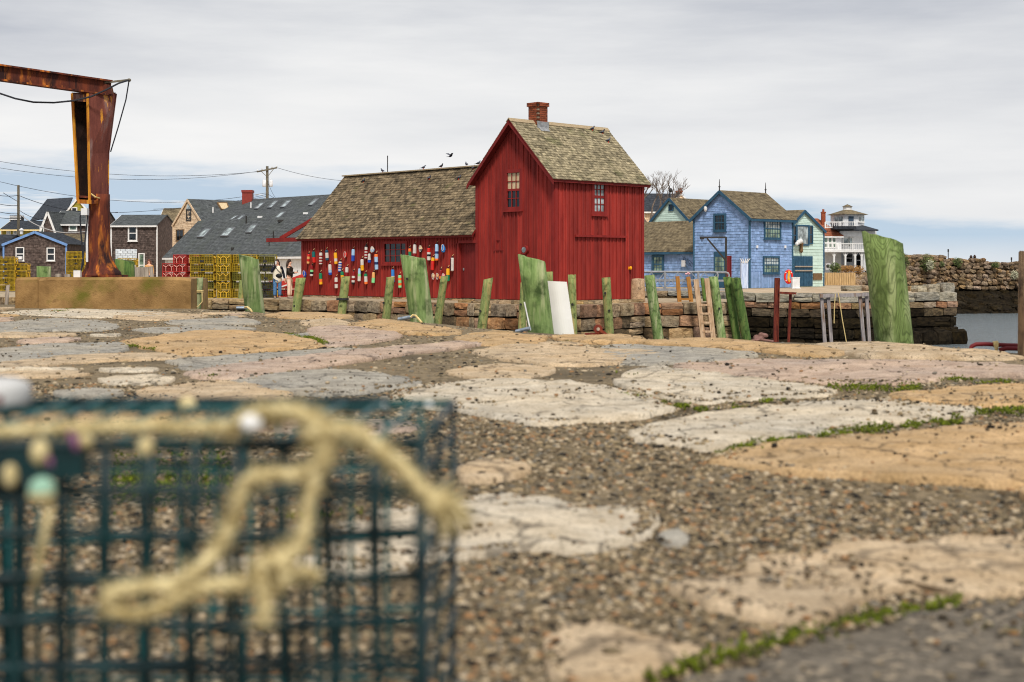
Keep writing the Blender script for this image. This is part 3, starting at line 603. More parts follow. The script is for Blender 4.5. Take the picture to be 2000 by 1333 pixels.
SO = P(1083, 587, 50.0); SO.z = ZS+.09            # near corner of the tall block, at its sill
ZB = SO.z
shack = root('red_fishing_shack', (SO.x, SO.y, ZB), 'red board fishing shack with brown shingle roofs and brick chimney', 'shack', ROT)
FG = (SO, U, -V)                                   # gable and wing wall
FE = (SO, V, -U)                                   # eave wall
GW = solve(SO, U, 931.5); EW = solve(SO, V, 1257.0); WL = solve(SO, U, 590.0)
HE = hit(1083, 344, FG)[1]                          # eave height at the wall
HA = hit(1003, 240, FG)[1]                          # apex height
zc = Vector((0, 0, 1))
wall = MB(); ins = .16
def at(u_, v_, z): return SO+U*u_+V*v_+zc*z          # u along the gable wall, v along the eave wall
wall.prism([at(ins, ins, -.05), at(GW-ins, ins, -.05), at(GW-ins, ins, HE), at(GW/2, ins, HA-.15), at(ins, ins, HE)], V*(EW-2*ins))
WH = hit(700, 459.5, FG)[1]+.05                     # eave height of the low wing
WXR = 2.36; WRZ = 5.16*(HA/5.5)                     # ridge of the wing: setback and height
WRZ = CH+(HZ-345)/F*(SO.y+U.y*WL+V.y*WXR)-ZB-.1
wall.prism([at(GW, ins, -.05), at(GW, 2*WXR-ins, -.05), at(GW, 2*WXR-ins, WH), at(GW, WXR, WRZ-.15), at(GW, ins, WH)], U*(WL-GW-ins))
wl = wall.build('wall', m_core, shack)
def planks(fr, u0, u1, zb, ztop, pitch, holes, mat, rg, name='plank'):
    n = round((u1-u0)/pitch); p = (u1-u0)/n; off = [0]+[rg.uniform(-.18, .18)*p for _ in range(n-1)]+[0]
    for i in range(n):
        a, b = u0+i*p+off[i], u0+(i+1)*p+off[i+1]
        mb = MB(); spans = [(zb, None)]
        for h0, h1, v0, v1 in holes:
            if b > h0+.01 and a < h1-.01:
                spans = [(zb, v0), (v1, None)] if v0 > zb+.02 else [(v1, None)]
        jit = rg.uniform(-.004, .004); o_, al, nn = fr
        for s0, s1 in spans:
            a_, b_g = a+.022, b-.018; pts = [(a_, s0), (b_g, s0), (b_g, ztop(b_g) if s1 is None else s1)]
            m_ = (a+b)/2
            pts.append((a_, ztop(a_) if s1 is None else s1))
            q = [o_+al*x+zc*z+nn*(-.03+jit) for x, z in pts]; mb.prism(q, nn*.03)
            bw_ = .022; bt = (ztop(b) if s1 is None else s1)
            if i < n-1: mb.fbox(fr, b-bw_*2.6, b-bw_*.5, s0, bt-.01, jit-.002, jit+.03)
        mb.build(name, mat, wl)
rg = random.Random(5)
def gtop(u_): return HE+(HA-HE)*(1-abs(u_-GW/2)/(GW/2))-.02
def px_rect(fr, x0, y0, x1, y1):
    a = hit(x0, y1, fr); b = hit(x1, y0, fr); return min(a[0], b[0]), max(a[0], b[0]), min(a[1], b[1]), max(a[1], b[1])
W1 = px_rect(FG, 991, 337, 1016, 405); W2 = px_rect(FE, 1160, 357, 1180, 413); W3 = px_rect(FG, 751, 476, 793, 512); DR = px_rect(FG, 897, 475, 931, 579)
VC = hit(1028, 488.5, FG)
planks(FG, 0, GW, 0, gtop, .20, [W1], m_red, rg)
planks(FE, 0, EW, 0, lambda u_: HE-.02, .205, [W2], m_red, rg)
planks(FG, GW+.1, WL, 0, lambda u_: WH, .168, [W3, (DR[0]-.03, DR[1], 0, DR[3])], m_red, rg)
# far walls, plain boards
mb = MB(); mb.fbox((at(0, EW, 0), U, V), 0, GW, 0, HE, -.03, 0); mb.fbox((at(GW, 0, 0), V, U), 0, EW, WH, HE, -.02, 0); mb.fbox((at(WL, 0, 0), V, U), 0, 2*WXR, 0, WH, -.12, -.02); mb.build('back_boards', m_red, wl)
# trim
for fr_, *b6 in ((FG, -.012, .13, 0, HE+.02, 0, .035), (FE, .0, .13, 0, HE-.02, .0, .036), (FE, EW-.13, EW, 0, HE-.02, 0, .034), (FG, GW-.11, GW+.05, 0, HE+.02, 0, .033), (FG, WL-.1, WL+.02, 0, WH, 0, .03)):
    tr = MB(); tr.fbox(fr_, *b6); tr.build('corner_board', m_redt, wl)
# roofs
OG, OE, TH = .30, .22, .07
sl = (HA-HE)/(GW/2); sn = Vector((0, 0, 1))
def roof_side(side, mb, sh, over_g=OG, over_e=OE):     # tall block, side -1: towards the eave wall, +1: other side
    ue = -over_e if side < 0 else GW+over_e; ze = HE-over_e*sl
    a, b = at(ue, -over_g, ze), at(ue, EW+.2, ze); c_, d = at(GW/2, EW+.2, HA), at(GW/2, -over_g, HA)
    up = zc*.10
    q = [a+up, b+up, c_+up, d+up] if side < 0 else [b+up, a+up, d+up, c_+up]
    mb.slab(*q, TH); sh.shingles(*q, .135, .16, .022, random.Random(9+side), thick=.006)
roof = MB(); shg = MB(); roof_side(-1, roof, shg); roof_side(1, roof, shg)
ro = roof.build('roof', m_redd, shack); shg.build('shingles', m_shin, ro, kind='stuff')
mb = MB(); mb.slab(at(GW/2-.13, -OG-.02, HA+.02), at(GW/2-.13, EW+.22, HA+.02), at(GW/2, EW+.22, HA+.155), at(GW/2, -OG-.02, HA+.155), .025)
mb.slab(at(GW/2+.13, EW+.22, HA+.02), at(GW/2+.13, -OG-.02, HA+.02), at(GW/2, -OG-.02, HA+.155), at(GW/2, EW+.22, HA+.155), .025); mb.build('ridge_board', m_ridge, ro)
mb = MB()                                             # rake boards and eave fascia; the darker red paints in the eave shadow line
for s_ in (-1, 1):
    ue = -OE if s_ < 0 else GW+OE
    mb.slab(at(ue, -OG, HE-OE*sl+.05), at(GW/2, -OG, HA+.05), at(GW/2, -OG, HA-.10), at(ue, -OG, HE-OE*sl-.10), .03)
mb.slab(at(-OE+.07, -OG+.05, HE-OE*sl+.06), at(-OE+.07, EW+.18, HE-OE*sl+.06), at(-OE+.07, EW+.18, HE-OE*sl+.0), at(-OE+.07, -OG+.05, HE-OE*sl+.0), .03)
mb.build('rake_board', m_redd, ro)
# wing roof
swp = (WRZ-WH)/WXR; eo = .24
q = [at(WL+.12, -eo, WH-eo*swp+.09), at(GW+.03, -eo, WH-eo*swp+.09), at(GW+.03, WXR, WRZ+.09), at(WL+.12, WXR, WRZ+.09)]
wr = MB(); wsn = MB(); wr.slab(*q, .07); wsn.shingles(*q, .14, .17, .024, random.Random(17), thick=.006)
# long vertical lath marks and patched shingle strips as on the old roof
q2 = [at(GW, 2*WXR+eo, WH-eo*swp+.09), at(WL+.12, 2*WXR+eo, WH-eo*swp+.09), at(WL+.12, WXR, WRZ+.09), at(GW, WXR, WRZ+.09)]; wr.slab(*q2, .07)
wro = wr.build('roof', m_redd, shack); wsn.build('shingles', m_shin2, wro, kind='stuff')
mb = MB(); mb.bar(at(WL+.14, WXR-.06, WRZ+.12), at(GW+.03, WXR-.06, WRZ+.12), .16, .05); mb.build('ridge_board', m_ridge, wro)
mb = MB(); mb.slab(at(WL+.1, -eo+.08, WH-eo*swp+.07), at(GW+.02, -eo+.08, WH-eo*swp+.07), at(GW+.02, -eo+.08, WH-eo*swp+.01), at(WL+.1, -eo+.08, WH-eo*swp+.01), .03); mb.build('fascia', m_redd, wro)  # darker red on the fascia stands in for the shadow under the eave
# stay wire and vent rod standing on the roof
p_ = at(*[solve(at(0, WXR, WRZ), U, 757), WXR, WRZ+.1]); mb = MB(); mb.tube([p_, p_+zc*.75], .02, 6); mb.build('vent_rod', flat('dark_iron', lin(50, 48, 46)), wro)
# chimney of real bricks
m_iron = bpy.data.materials['dark_iron']
ch_c = at(GW/2, 1.2, 0); cw = .25; zt = CH+(HZ-201)/F*ch_c.y-ZB; z0 = HA-.15
mb = MB(); mb.hexa([at(GW/2+a*(cw-.02), 1.2+b*(cw-.02), z) for z in (z0, zt-.03) for a, b in ((-1, -1), (1, -1), (1, 1), (-1, 1))][:8]); chim = mb.build('chimney', m_mort, ro)
mb = MB(); z = z0; k = 0
while z < zt-.01:
    e_ = cw+(.045 if z > zt-.22 else 0)
    for sdu, sdv in ((1, 0), (-1, 0), (0, 1), (0, -1)):
        x = -e_+(.1 if k % 2 else 0)
        while x < e_-.01:
            w_ = min(.195, e_-x)
            uu = (sdu*e_, sdu*(e_-.09)) if sdu else (x, x+w_); vv_ = (sdv*e_, sdv*(e_-.09)) if sdv else (x, x+w_)
            u0, u1 = sorted(uu); v0, v1 = sorted(vv_)
            mb.hexa([at(GW/2+a, 1.2+b, zz) for zz in (z, z+.062) for a, b in ((u0, v0), (u1, v0), (u1, v1), (u0, v1))]); x += .207
    z += .074; k += 1
mb.build('bricks', m_brick, chim, kind='stuff')
mb = MB(); mb.slab(at(GW/2-.4, .98, HA-.4*sl+.15), at(GW/2-.4, 1.44, HA-.4*sl+.15), at(GW/2-.2, 1.44, HA-.2*sl+.17), at(GW/2-.2, .98, HA-.2*sl+.17), .02); mb.slab(at(GW/2-cw-.02, .9, HA-.2), at(GW/2-cw-.02, 1.5, HA-.2), at(GW/2-cw-.02, 1.5, HA+.1), at(GW/2-cw-.02, .9, HA+.1), .01); mb.build('flashing', m_lead, chim)

def window(parent, fr, rect, mfr, mgl, cols=2, rows=2, cas=.09, d0=-.02, dep=.05, sill=True, bar=.022, meet=True, mtop=None, mbar=None):
    """casing + sash bars + panes on a face; rect = u0,u1,v0,v1"""
    u0, u1, v0, v1 = rect; mb = MB(); d1 = d0+dep
    mb.fbox(fr, u0-cas, u0, v0-cas, v1+cas, d0, d1); mb.fbox(fr, u1, u1+cas, v0-cas, v1+cas, d0, d1)
    mb.fbox(fr, u0, u1, v1, v1+cas, d0, d1-.002); mb.fbox(fr, u0, u1, v0-cas, v0, d0, d1-.002)
    if sill: mb.fbox(fr, u0-cas-.04, u1+cas+.04, v0-cas-.05, v0-cas, d0, d1+.05)
    wo_ = mb.build('window', mfr, parent)
    b = MB(); db = d0+dep*.62
    for i in range(1, cols): x = u0+(u1-u0)*i/cols; b.fbox(fr, x-bar/2, x+bar/2, v0, v1, d0, db)
    for j in range(1, rows): z = v0+(v1-v0)*j/rows; hb = bar*(1.6 if meet and j*2 == rows else .5); b.fbox(fr, u0, u1, z-hb, z+hb, d0, db-.002)
    if cols > 1 or rows > 1: b.build('sash_bar', mbar or mfr, wo_)
    for j in range(2 if mtop else 1):
        g = MB(); a0, a1 = (v0, v1) if not mtop else ((v0, (v0+v1)/2) if j == 0 else ((v0+v1)/2, v1))
        g.fbox(fr, u0, u1, a0, a1, d0-.01, d0+dep*.3); g.build('pane', mtop if j else mgl, wo_)
    return wo_
window(shack, FG, W1, m_redt, m_gl, 3, 4, .13, -.05, .09, mtop=m_blind, bar=.025)
window(shack, FE, W2, m_redt, m_glp, 3, 4, .13, -.05, .09, bar=.03, mtop=m_glp)
window(shack, FG, W3, m_redt, m_gl, 4, 3, .1, -.05, .085, bar=.022, meet=False)
# wing door of upright boards, recessed
mb = MB(); n = 7
for i in range(n):
    a = DR[0]+(DR[1]-DR[0])*i/n; mb.fbox(FG, a+.004, a+(DR[1]-DR[0])/n-.004, .02, DR[3], -.14, -.10+RNG.uniform(-.003, .003))
dr = mb.build('door', m_redd, shack); mb = MB(); mb.fbox(FG, DR[1]-.17, DR[1]-.13, 1.05, 1.14, -.1, -.07); mb.build('handle', m_lead, dr)
mb = MB(); mb.fbox(FG, DR[0]-.1, DR[1]+.02, DR[3], DR[3]+.1, -.1, .05); mb.fbox(FG, DR[1], DR[1]+.1, 0, DR[3], -.14, .04); mb.fbox(FG, DR[0]-.1, DR[0], 0, DR[3], -.14, .04); mb.build('door_frame', m_redt, dr)
# round vent, small hatch, sliding door rail, lamp
mb = MB(); c0 = at(VC[0], -.03, VC[1]); mb.tube([c0, c0-V*.10], .16, 20); vn = mb.build('round_vent', m_redt, shack); mb = MB(); mb.tube([c0-V*.02, c0-V*.11], .10, 18); mb.build('vent_glass', m_glp, vn)
hr = px_rect(FG, 971, 470, 979, 488); mb = MB(); t_ = .035
for a in ((hr[0]-t_, hr[0], hr[2], hr[3]), (hr[1], hr[1]+t_, hr[2], hr[3]), (hr[0]-t_, hr[1]+t_, hr[3], hr[3]+t_), (hr[0]-.15, hr[1]+.15, hr[2]-t_, hr[2])): mb.fbox(FG, *a, 0, .045)
mb.build('hatch_trim', m_redt, shack)
rl = px_rect(FE, 1121, 459, 1220, 463); zr = HE*.5; zr = hit(1170, 462, FE)[1]; mb = MB(); mb.fbox(FE, rl[0], rl[1], zr-.04, zr+.04, 0, .1); mb.build('door_rail', m_redt, shack)
lp = hit(1228, 524, FE); mb = MB(); c0 = SO+V*lp[0]-U*.1+zc*lp[1]; mb.blob(c0, .05, .05, .07); mb.fbox(FE, lp[0]-.06, lp[0]-.0, lp[1]-.05, lp[1]+.05, 0, .05); mb.build('wall_lamp', flat('yellow_lamp', lin(240, 160, 20, .9)), shack)
mb = MB(); mb.tube([at(0, lp[0]+.08, .02)-U*.02, at(0, lp[0]+.08, lp[1])-U*.02], .012, 6); mb.build('conduit', m_redd, shack)
# hoist beam at the far end of the wing
hb = CH+(HZ-468)/F*(SO.y+U.y*WL); e0 = SO+U*WL; e0.z = hb
Lb = solve(Vector((e0.x, e0.y, 0)), U, 523); mb = MB(); mb.bar(e0-U*.1, e0+U*Lb, .16, .17); mb.bar(e0+U*(Lb*.62)+zc*.06, e0+U*(.0)+V*.9+zc*1.05-U*.05, .13, .15); mb.build('hoist_beam', m_redt, shack)
mb = MB(); mb.tube([e0+U*(Lb-.1)-zc*.08, e0+U*(Lb-.1)-zc*.25], .02, 6); mb.build('hoist_hook', m_iron, shack)
# foundation stones
fo = MB(); fo.fbox(FG, .1, WL-.1, -.25, 0, -.5, -.1); fo.fbox(FE, .1, EW-.1, -.25, 0, -.5, -.1); fo = fo.build('foundation', m_wallback, shack)
rg = random.Random(3)
for fr, ln in ((FG, WL), (FE, EW)):
    x = 0
    while x < ln-.1:
        w_ = min(rg.uniform(.3, .75), ln-x); p = fr[0]+fr[1]*(x+w_/2)-fr[2]*.09; h_ = .15
        q = INV[shack.name] @ Vector((p.x, p.y, ZB-h_/2-.015)); place('foundation_stone', rg.choice(ROCKS[m_ws]), fo, q, (0, 0, math.atan2(fr[1].y, fr[1].x)-ROT), (w_-.03, .3, h_)); x += w_
# ---------------------------------------------------------------- town buildings
m_blue = M('blue_shingle', lin(100, 125, 158, KV), lin(122, 146, 184, KV), 3, .85, .3, 30, attr=.2, patch=(lin(156, 170, 190, KV), 4.5, .66, .78), bdist=.008)
m_bluet = M('blue_trim', lin(32, 62, 82, KV), lin(42, 76, 98, KV), 4, .7, .15, 20, bdist=.004)
m_mint = M('mint_clapboard', lin(164, 184, 172, KV), lin(182, 200, 188, KV), 3, .8, .15, 20, attr=.05, bdist=.004)
m_roofb = M('brown_roof', lin(94, 82, 62), lin(128, 114, 88), 5, .95, .4, 30, attr=.22, patch=(lin(72, 62, 48), 2, .55, .7))
m_roofg = M('grey_roof', lin(68, 71, 72), lin(94, 97, 97), 4, .95, .35, 30, attr=.16, patch=(lin(80, 84, 80), .8, .5, .7))
m_roofk = M('dark_roof', lin(42, 46, 52), lin(64, 68, 74), 4, .95, .3, 30, attr=.2)
m_roofo = M('orange_roof', lin(140, 82, 56), lin(164, 100, 70), 4, .9, .3, 30, attr=.15)
m_darkshin = M('dark_wall_shingle', lin(56, 46, 42, KV), lin(88, 76, 70, KV), 5, .9, .4, 30, attr=.35)
m_tanshin = M('tan_wall_shingle', lin(170, 146, 118, KV), lin(206, 182, 152, KV), 5, .9, .3, 30, attr=.14, patch=(lin(130, 100, 78, KV), 3, .62, .74))
m_olive = M('olive_clapboard', lin(120, 112, 40, KV), lin(142, 132, 54, KV), 4, .85, .2, 30, attr=.08)
m_white = M('white_paint', lin(208, 206, 202, .9), lin(228, 226, 222, .9), 4, .6, .1, 20, bdist=.003)
m_ltgray = M('pale_grey_siding', lin(182, 182, 182, KV), lin(202, 202, 202, KV), 4, .8, .15, 20, attr=.06)
m_whbrick = M('white_brick', lin(176, 184, 190, KV), lin(206, 212, 216, KV), 6, .85, .3, 20, attr=.1)
m_trimb = M('cottage_blue_trim', lin(84, 116, 160, KV), lin(104, 136, 180, KV), 4, .7, .1)
m_wood = M('grey_wood', lin(120, 108, 96, KV), lin(160, 146, 130, KV), 6, .9, .4, 40, stretch=(4, 4, .6))
m_brown = M('brown_wood', lin(84, 64, 42, KV), lin(118, 92, 64, KV), 6, .9, .4, 40, stretch=(4, 4, .6))
KB = {}
def house(name, label, cat, o, rot, ax, lx, ly, hz, rise, ridge, mw, mr, mt, zb=None, og=.25, oe=.25, siding='shingle', course=.16, wd=.2, roofc=.16, trim=True, rfar=True, ridge_at=.5):
    """gable house from its near corner o; local x (len lx) and y (len ly) run along ax and its left normal; ridge 'x' or 'y'"""
    a = Vector(ax).normalized(); b = Vector((-a.y, a.x, 0)); o = Vector(o); zb = o.z if zb is None else zb; o = Vector((o.x, o.y, zb))
    rt = root(name, o, label, cat, math.atan2(a.y, a.x)); q = lambda x, y, z: o+a*x+b*y+zc*z
    wm = MB(); sd_ = MB()
    Fx = (o, a, -b); Fy = (o, b, -a)                   # wall along x (faces -y) and wall along y (faces -x)
    if ridge == 'x':
        yr = ly*ridge_at
        wm.prism([q(.02, .02, 0), q(.02, ly-.02, 0), q(.02, ly-.02, hz), q(.02, yr, hz+rise), q(.02, .02, hz)], a*(lx-.04))
    else:
        xr = lx*ridge_at
        wm.prism([q(.02, .02, 0), q(lx-.02, .02, 0), q(lx-.02, .02, hz), q(xr, .02, hz+rise), q(.02, .02, hz)], b*(ly-.04))
    w_ = wm.build('wall', mw, rt)
    rg_ = random.Random(len(label))
    if siding:
        W_ = wd if siding == 'shingle' else 30
        sd_.shingles(q(0, 0, 0), q(lx, 0, 0), q(lx, 0, hz), q(0, 0, hz), course, W_, .026, rg_)
        sd_.shingles(q(0, ly, 0), q(0, 0, 0), q(0, 0, hz), q(0, ly, hz), course, W_, .026, rg_)
        if ridge == 'x': sd_.shingles(q(0, ly, hz), q(0, 0, hz), q(0, yr, hz+rise), q(0, yr, hz+rise), course, W_, .026, rg_)
        else: sd_.shingles(q(0, 0, hz), q(lx, 0, hz), q(xr, 0, hz+rise), q(xr, 0, hz+rise), course, W_, .026, rg_)
        sd_.build('siding', mw, w_, kind='stuff')
    rm = MB(); rs = MB(); tm = MB(); e_ = .09
    if ridge == 'x':
        s_ = rise/yr; s2 = rise/(ly-yr)
        A = [q(-og, -oe, hz-oe*s_+e_), q(lx+og, -oe, hz-oe*s_+e_), q(lx+og, yr, hz+rise+e_), q(-og, yr, hz+rise+e_)]
        B = [q(lx+og, ly+oe, hz-oe*s2+e_), q(-og, ly+oe, hz-oe*s2+e_), q(-og, yr, hz+rise+e_), q(lx+og, yr, hz+rise+e_)]
        rk = [(q(-og-.02, -oe, hz-oe*s_), q(-og-.02, yr, hz+rise)), (q(-og-.02, ly+oe, hz-oe*s2), q(-og-.02, yr, hz+rise))]
        ev = (q(-og, -oe-.015, hz-oe*s_+.0), q(lx+og, -oe-.015, hz-oe*s_+.0))
    else:
        s_ = rise/xr; s2 = rise/(lx-xr)
        A = [q(-oe, ly+og, hz-oe*s_+e_), q(-oe, -og, hz-oe*s_+e_), q(xr, -og, hz+rise+e_), q(xr, ly+og, hz+rise+e_)]
        B = [q(lx+oe, -og, hz-oe*s2+e_), q(lx+oe, ly+og, hz-oe*s2+e_), q(xr, ly+og, hz+rise+e_), q(xr, -og, hz+rise+e_)]
        rk = [(q(-oe, -og-.02, hz-oe*s_), q(xr, -og-.02, hz+rise)), (q(lx+oe, -og-.02, hz-oe*s2), q(xr, -og-.02, hz+rise))]
        ev = (q(-oe-.015, ly+og, hz-oe*s_), q(-oe-.015, -og, hz-oe*s_))
    for S in (A, B): rm.slab(*S, .06); rs.shingles(*S, roofc, wd*1.4, .016, rg_)
    rf = rm.build('roof', mr, rt); rs.build('shingles', mr, rf, kind='stuff')
    if trim:
        for p0, p1 in rk: tm.bar(p0, p1, .03, .18, up=zc)
        tm.bar(*ev, .03, .14); tm.bar(q(-.02, -.02, 0), q(-.02, -.02, hz-.02), .12, .12)
        if ridge == 'x': tm.bar(q(-.02, ly+.02, 0), q(-.02, ly+.02, hz-.02), .1, .1); tm.bar(q(lx+.02, -.02, 0), q(lx+.02, -.02, hz-.02), .1, .1)
        else: tm.bar(q(lx+.02, -.02, 0), q(lx+.02, -.02, hz-.02), .1, .1); tm.bar(q(-.02, ly, 0), q(-.02, ly, hz-.02), .1, .1)
        tm.build('trim', mt, rt)
    KB[name] = (Fx, Fy, q, rt, rf); return Fx, Fy, q, rt, rf
def wpx(rt, fr, x0, y0, x1, y1, mf, mg, cols=2, rows=2, cas=.08, **k): return window(rt, fr, px_rect(fr, x0, y0, x1, y1), mf, mg, cols, rows, cas, 0.03, .06, **k)

# --- blue house on the quay
BO = P(1464, 562, 85.0); BO.z = ZQ
bly = solve(BO, U, 1356); blx = solve(BO, V, 1547)
fy0 = (BO, U, -V); bhz = hit(1464, 424, fy0)[1]; bri = hit(1409, 375, (BO+U*bly/2, U, -V))[1]-bhz
Fx, Fy, q, bh, brf = house('blue_house', 'two storey blue shingled house with dark blue window frames on the quay', 'house', BO, 0, V, blx, bly, bhz, bri, 'x', m_blue, m_roofb, m_bluet, course=.17, wd=.22, og=.2)
wpx(bh, Fy, 1398, 421, 1416, 449, m_bluet, m_gl, 3, 4, .12); wpx(bh, Fx, 1493, 431, 1522, 464, m_bluet, m_glg, 6, 4, .1, mtop=m_glp); wpx(bh, Fx, 1491, 504, 1519, 532, m_bluet, m_glg, 6, 4, .1, mtop=m_glp)
dd = px_rect(Fy, 1398, 502, 1416, 560); mb = MB(); mb.fbox(Fy, dd[0]-.12, dd[1]+.12, 0.02, dd[3]+.3, 0, .05); dr_ = mb.build('door', m_bluet, bh); window(dr_, Fy, (dd[0], dd[1], 1.0, dd[3]), m_bluet, m_glg, 3, 3, .06, .05, .04, sill=False)
vb = px_rect(Fx, 1463, 530, 1547, 562); mb = MB(); x = vb[0]
while x < vb[1]-.1: mb.fbox(Fx, x+.006, x+.11, 0.0, vb[3]-.02, .0, .035); x += .115
mb.build('lower_boards', m_blue, bh)
mb = MB()
for xx in (-.2, blx+.15): mb.tube([q(xx, bly/2, bhz+bri+.05), q(xx, bly/2, bhz+bri+.75)], [.04, .015], 6); mb.blob(q(xx, bly/2, bhz+bri+.3), .07, .07, .05)
mb.build('finial', m_iron, brf)
mb = MB()
for px_, py_ in ((1477, 482), (1532, 482)): u_ = hit(px_, py_, Fx); mb.fbox(Fx, u_[0]-.07, u_[0]+.07, u_[1]-.09, u_[1]+.07, .02, .1)
for px_, py_, f_ in ((1469, 429, Fx),): u_ = hit(px_, py_, f_); mb.fbox(f_, u_[0]-.06, u_[0]+.06, u_[1]-.09, u_[1]+.05, .02, .14)
mb.build('wall_lamp', m_ltgray, bh)
u_ = hit(1381, 408, Fy); mb = MB(); c0 = q(0, u_[0], u_[1])-V*.15; mb.blob(c0, .11, .16, .2); mb.blob(c0+zc*.24, .08, .08, .08); tag(mb.build('decoy_gull', m_white), 'white bird figure fixed under the left eave of the blue house', 'bird figure')
# pale closet with a drift wood crown by the door
mb = MB(); c0 = P(1453, 560, 83.8); c0.z = ZQ
for i in range(5): mb.bar(c0+Vector((-.15+i*.08, 0, 0)), c0+Vector((-.15+i*.08, 0, 1.62-.02*abs(i-2))), .074, .5)
t_ = mb.build('board_closet', M('pale_blue_boards', lin(150, 166, 196, KV), lin(190, 200, 216, KV), 5, .9, .3, 30, stretch=(3, 3, .4)))
mb = MB()
for a in (-.22, -.1, .05, .16, .25): mb.tube([c0+Vector((a*.6, -.26, 1.5)), c0+Vector((a, -.28, 1.68)), c0+Vector((a*1.3, -.28, 1.76))], [.03, .025, .01], 6)
mb.build('antler_crown', m_white, t_)
tag(t_, 'narrow pale blue board closet against the blue house with white prongs on top', 'closet')
# low blue wing with brown roof, to the left of the blue house
LO = P(1353, 562, 89.0); LO.z = ZQ; ll = 10.5
lw = hit(1300, 489, (LO, U, -V))[1]
Fx2, Fy2, q2_, lh, lrf = house('low_blue_shed', 'long low blue shingled shed with mossy brown roof beside the blue house', 'shed', LO+V*.4, 0, V, 4.6, ll, lw, 1.85, 'y', m_blue, m_roofb, m_bluet, course=.17, wd=.22, og=.05)
wpx(lh, Fy2, 1278, 503, 1294, 530, m_bluet, m_glg, 3, 4, .16)
mb = MB()
for i in range(5):
    u_ = hit(1335+i*3, 500+i*2, Fy2); v_ = hit(1340+i*4, 522+3*math.sin(i*2), Fy2)
    mb.tube([q2_(0, u_[0], u_[1])-V*.08, q2_(0, (u_[0]+v_[0])/2+.2*math.sin(i), (u_[1]+v_[1])/2)-V*.1, q2_(0, v_[0], v_[1])-V*.08], .012, 5)
mb.build('cable', m_iron, lh)
u_ = hit(1337, 515, Fy2); mb = MB(); mb.fbox(Fy2, u_[0]-.14, u_[0]+.14, u_[1]-.2, u_[1]+.2, .02, .14); mb.build('meter_box', m_ltgray, lh)
# --- mint gable with dark blue edge behind
MO = P(1352, 520, 98); mly = solve(Vector((MO.x, MO.y, 0)), U, 1268)
mo0 = Vector((MO.x, MO.y, ZQ)); mh_ = hit(1345, 437, (mo0, U, -V))[1]; mr_ = hit(1311, 389, (mo0+U*mly/2, U, -V))[1]-mh_
Fx3, Fy3, q3_, mh, mrf = house('mint_gable_house', 'pale mint gable with dark blue edge rising behind the low blue shed', 'house', mo0, 0, V, 9, mly, mh_, mr_, 'x', m_mint, m_roofb, m_bluet, siding='clap', course=.2, og=.15)
wpx(mh, Fy3, 1308.5, 401, 1314.5, 411, m_bluet, m_gl, 1, 1, .06, sill=False)
mb = MB(); c0 = q3_(-.1, mly/2, mh_+mr_+.1); mb.tube([c0, c0+zc*.8], .03, 6); mb.blob(c0+zc*.5-U*.1, .14, .14, .16); mb.build('finial', m_iron, mrf)
# --- mint house to the right of the blue one
NO = P(1536, 562, 90.5); NO.z = ZQ; nlx = solve(NO, V, 1608)
nf = (NO, V, -U); nh = hit(1606, 452, nf)[1]; nra = hit(1569, 411, nf)[0]/nlx; nr = hit(1569, 413, nf)[1]-nh
Fx4, Fy4, q4_, nhs, nrf = house('mint_house', 'pale mint clapboard house with big blue picture window and blue barn doors', 'house', NO, 0, V, nlx, 6.5, nh, nr, 'y', m_mint, m_roofb, m_bluet, siding='clap', course=.2, og=.12, oe=.15, ridge_at=nra)
Fy4 = Fx4; qm = q4_; q4_ = lambda x, y, z: qm(y, x, z)
wpx(nhs, Fy4, 1556, 443, 1577, 477, m_bluet, m_glp, 1, 1, .1, sill=False); wpx(nhs, Fy4, 1579.5, 443, 1585, 475, m_bluet, m_gl, 1, 2, .07, sill=False); wpx(nhs, Fy4, 1546, 443, 1553, 477, m_bluet, m_gl, 1, 2, .07, sill=False)
dd = px_rect(Fy4, 1549, 501, 1586, 559); mb = MB(); n = 12
for i in range(n): a = dd[0]+(dd[1]-dd[0])*i/n; mb.fbox(Fy4, a+.01, a+(dd[1]-dd[0])/n-.01, 0.02, dd[3], .0, .06+(.0 if i != 6 else .01))
bd = mb.build('barn_door', m_bluet, nhs)
for py_ in (521, 529): v_ = hit(1570, py_, Fy4)[1]; mb = MB(); mb.fbox(Fy4, dd[0]+.1, dd[1]-.1, v_-.04, v_+.04, .06, .12); mb.build('door_bar', m_wood, bd)
dg = px_rect(Fy4, 1587, 534, 1604, 547); mb = MB(); mb.fbox(Fy4, dg[0], dg[1], dg[2], dg[3], .03, .08); sg = mb.build('wall_board', m_brown, nhs)
u_ = hit(1562, 484, Fy4); mb = MB(); c0 = q4_(0, u_[0], u_[1])-U*.12; mb.lathe(c0-zc*.35, [(.03, 0), (.12, .1), (.1, .4), (.15, .6), (.03, .75)], 8); mb.build('hanging_figure', m_brown, nhs)
fl = []
for i, (px_, py_, s_) in enumerate(((1552, 474, .15), (1556, 471.5, .17), (1549, 477, .12))):
    u_ = hit(px_, py_, Fy4); mb = MB(); mb.blob(q4_(0, u_[0], u_[1])-U*.28, s_, s_, s_); o_ = mb.build('float_ball', m_white, smooth=True)
    tag(o_, 'round cream float hanging by the mint house window, %s of three' % ('middle', 'rightmost', 'leftmost')[i], 'float', 'round floats hanging on the mint house')

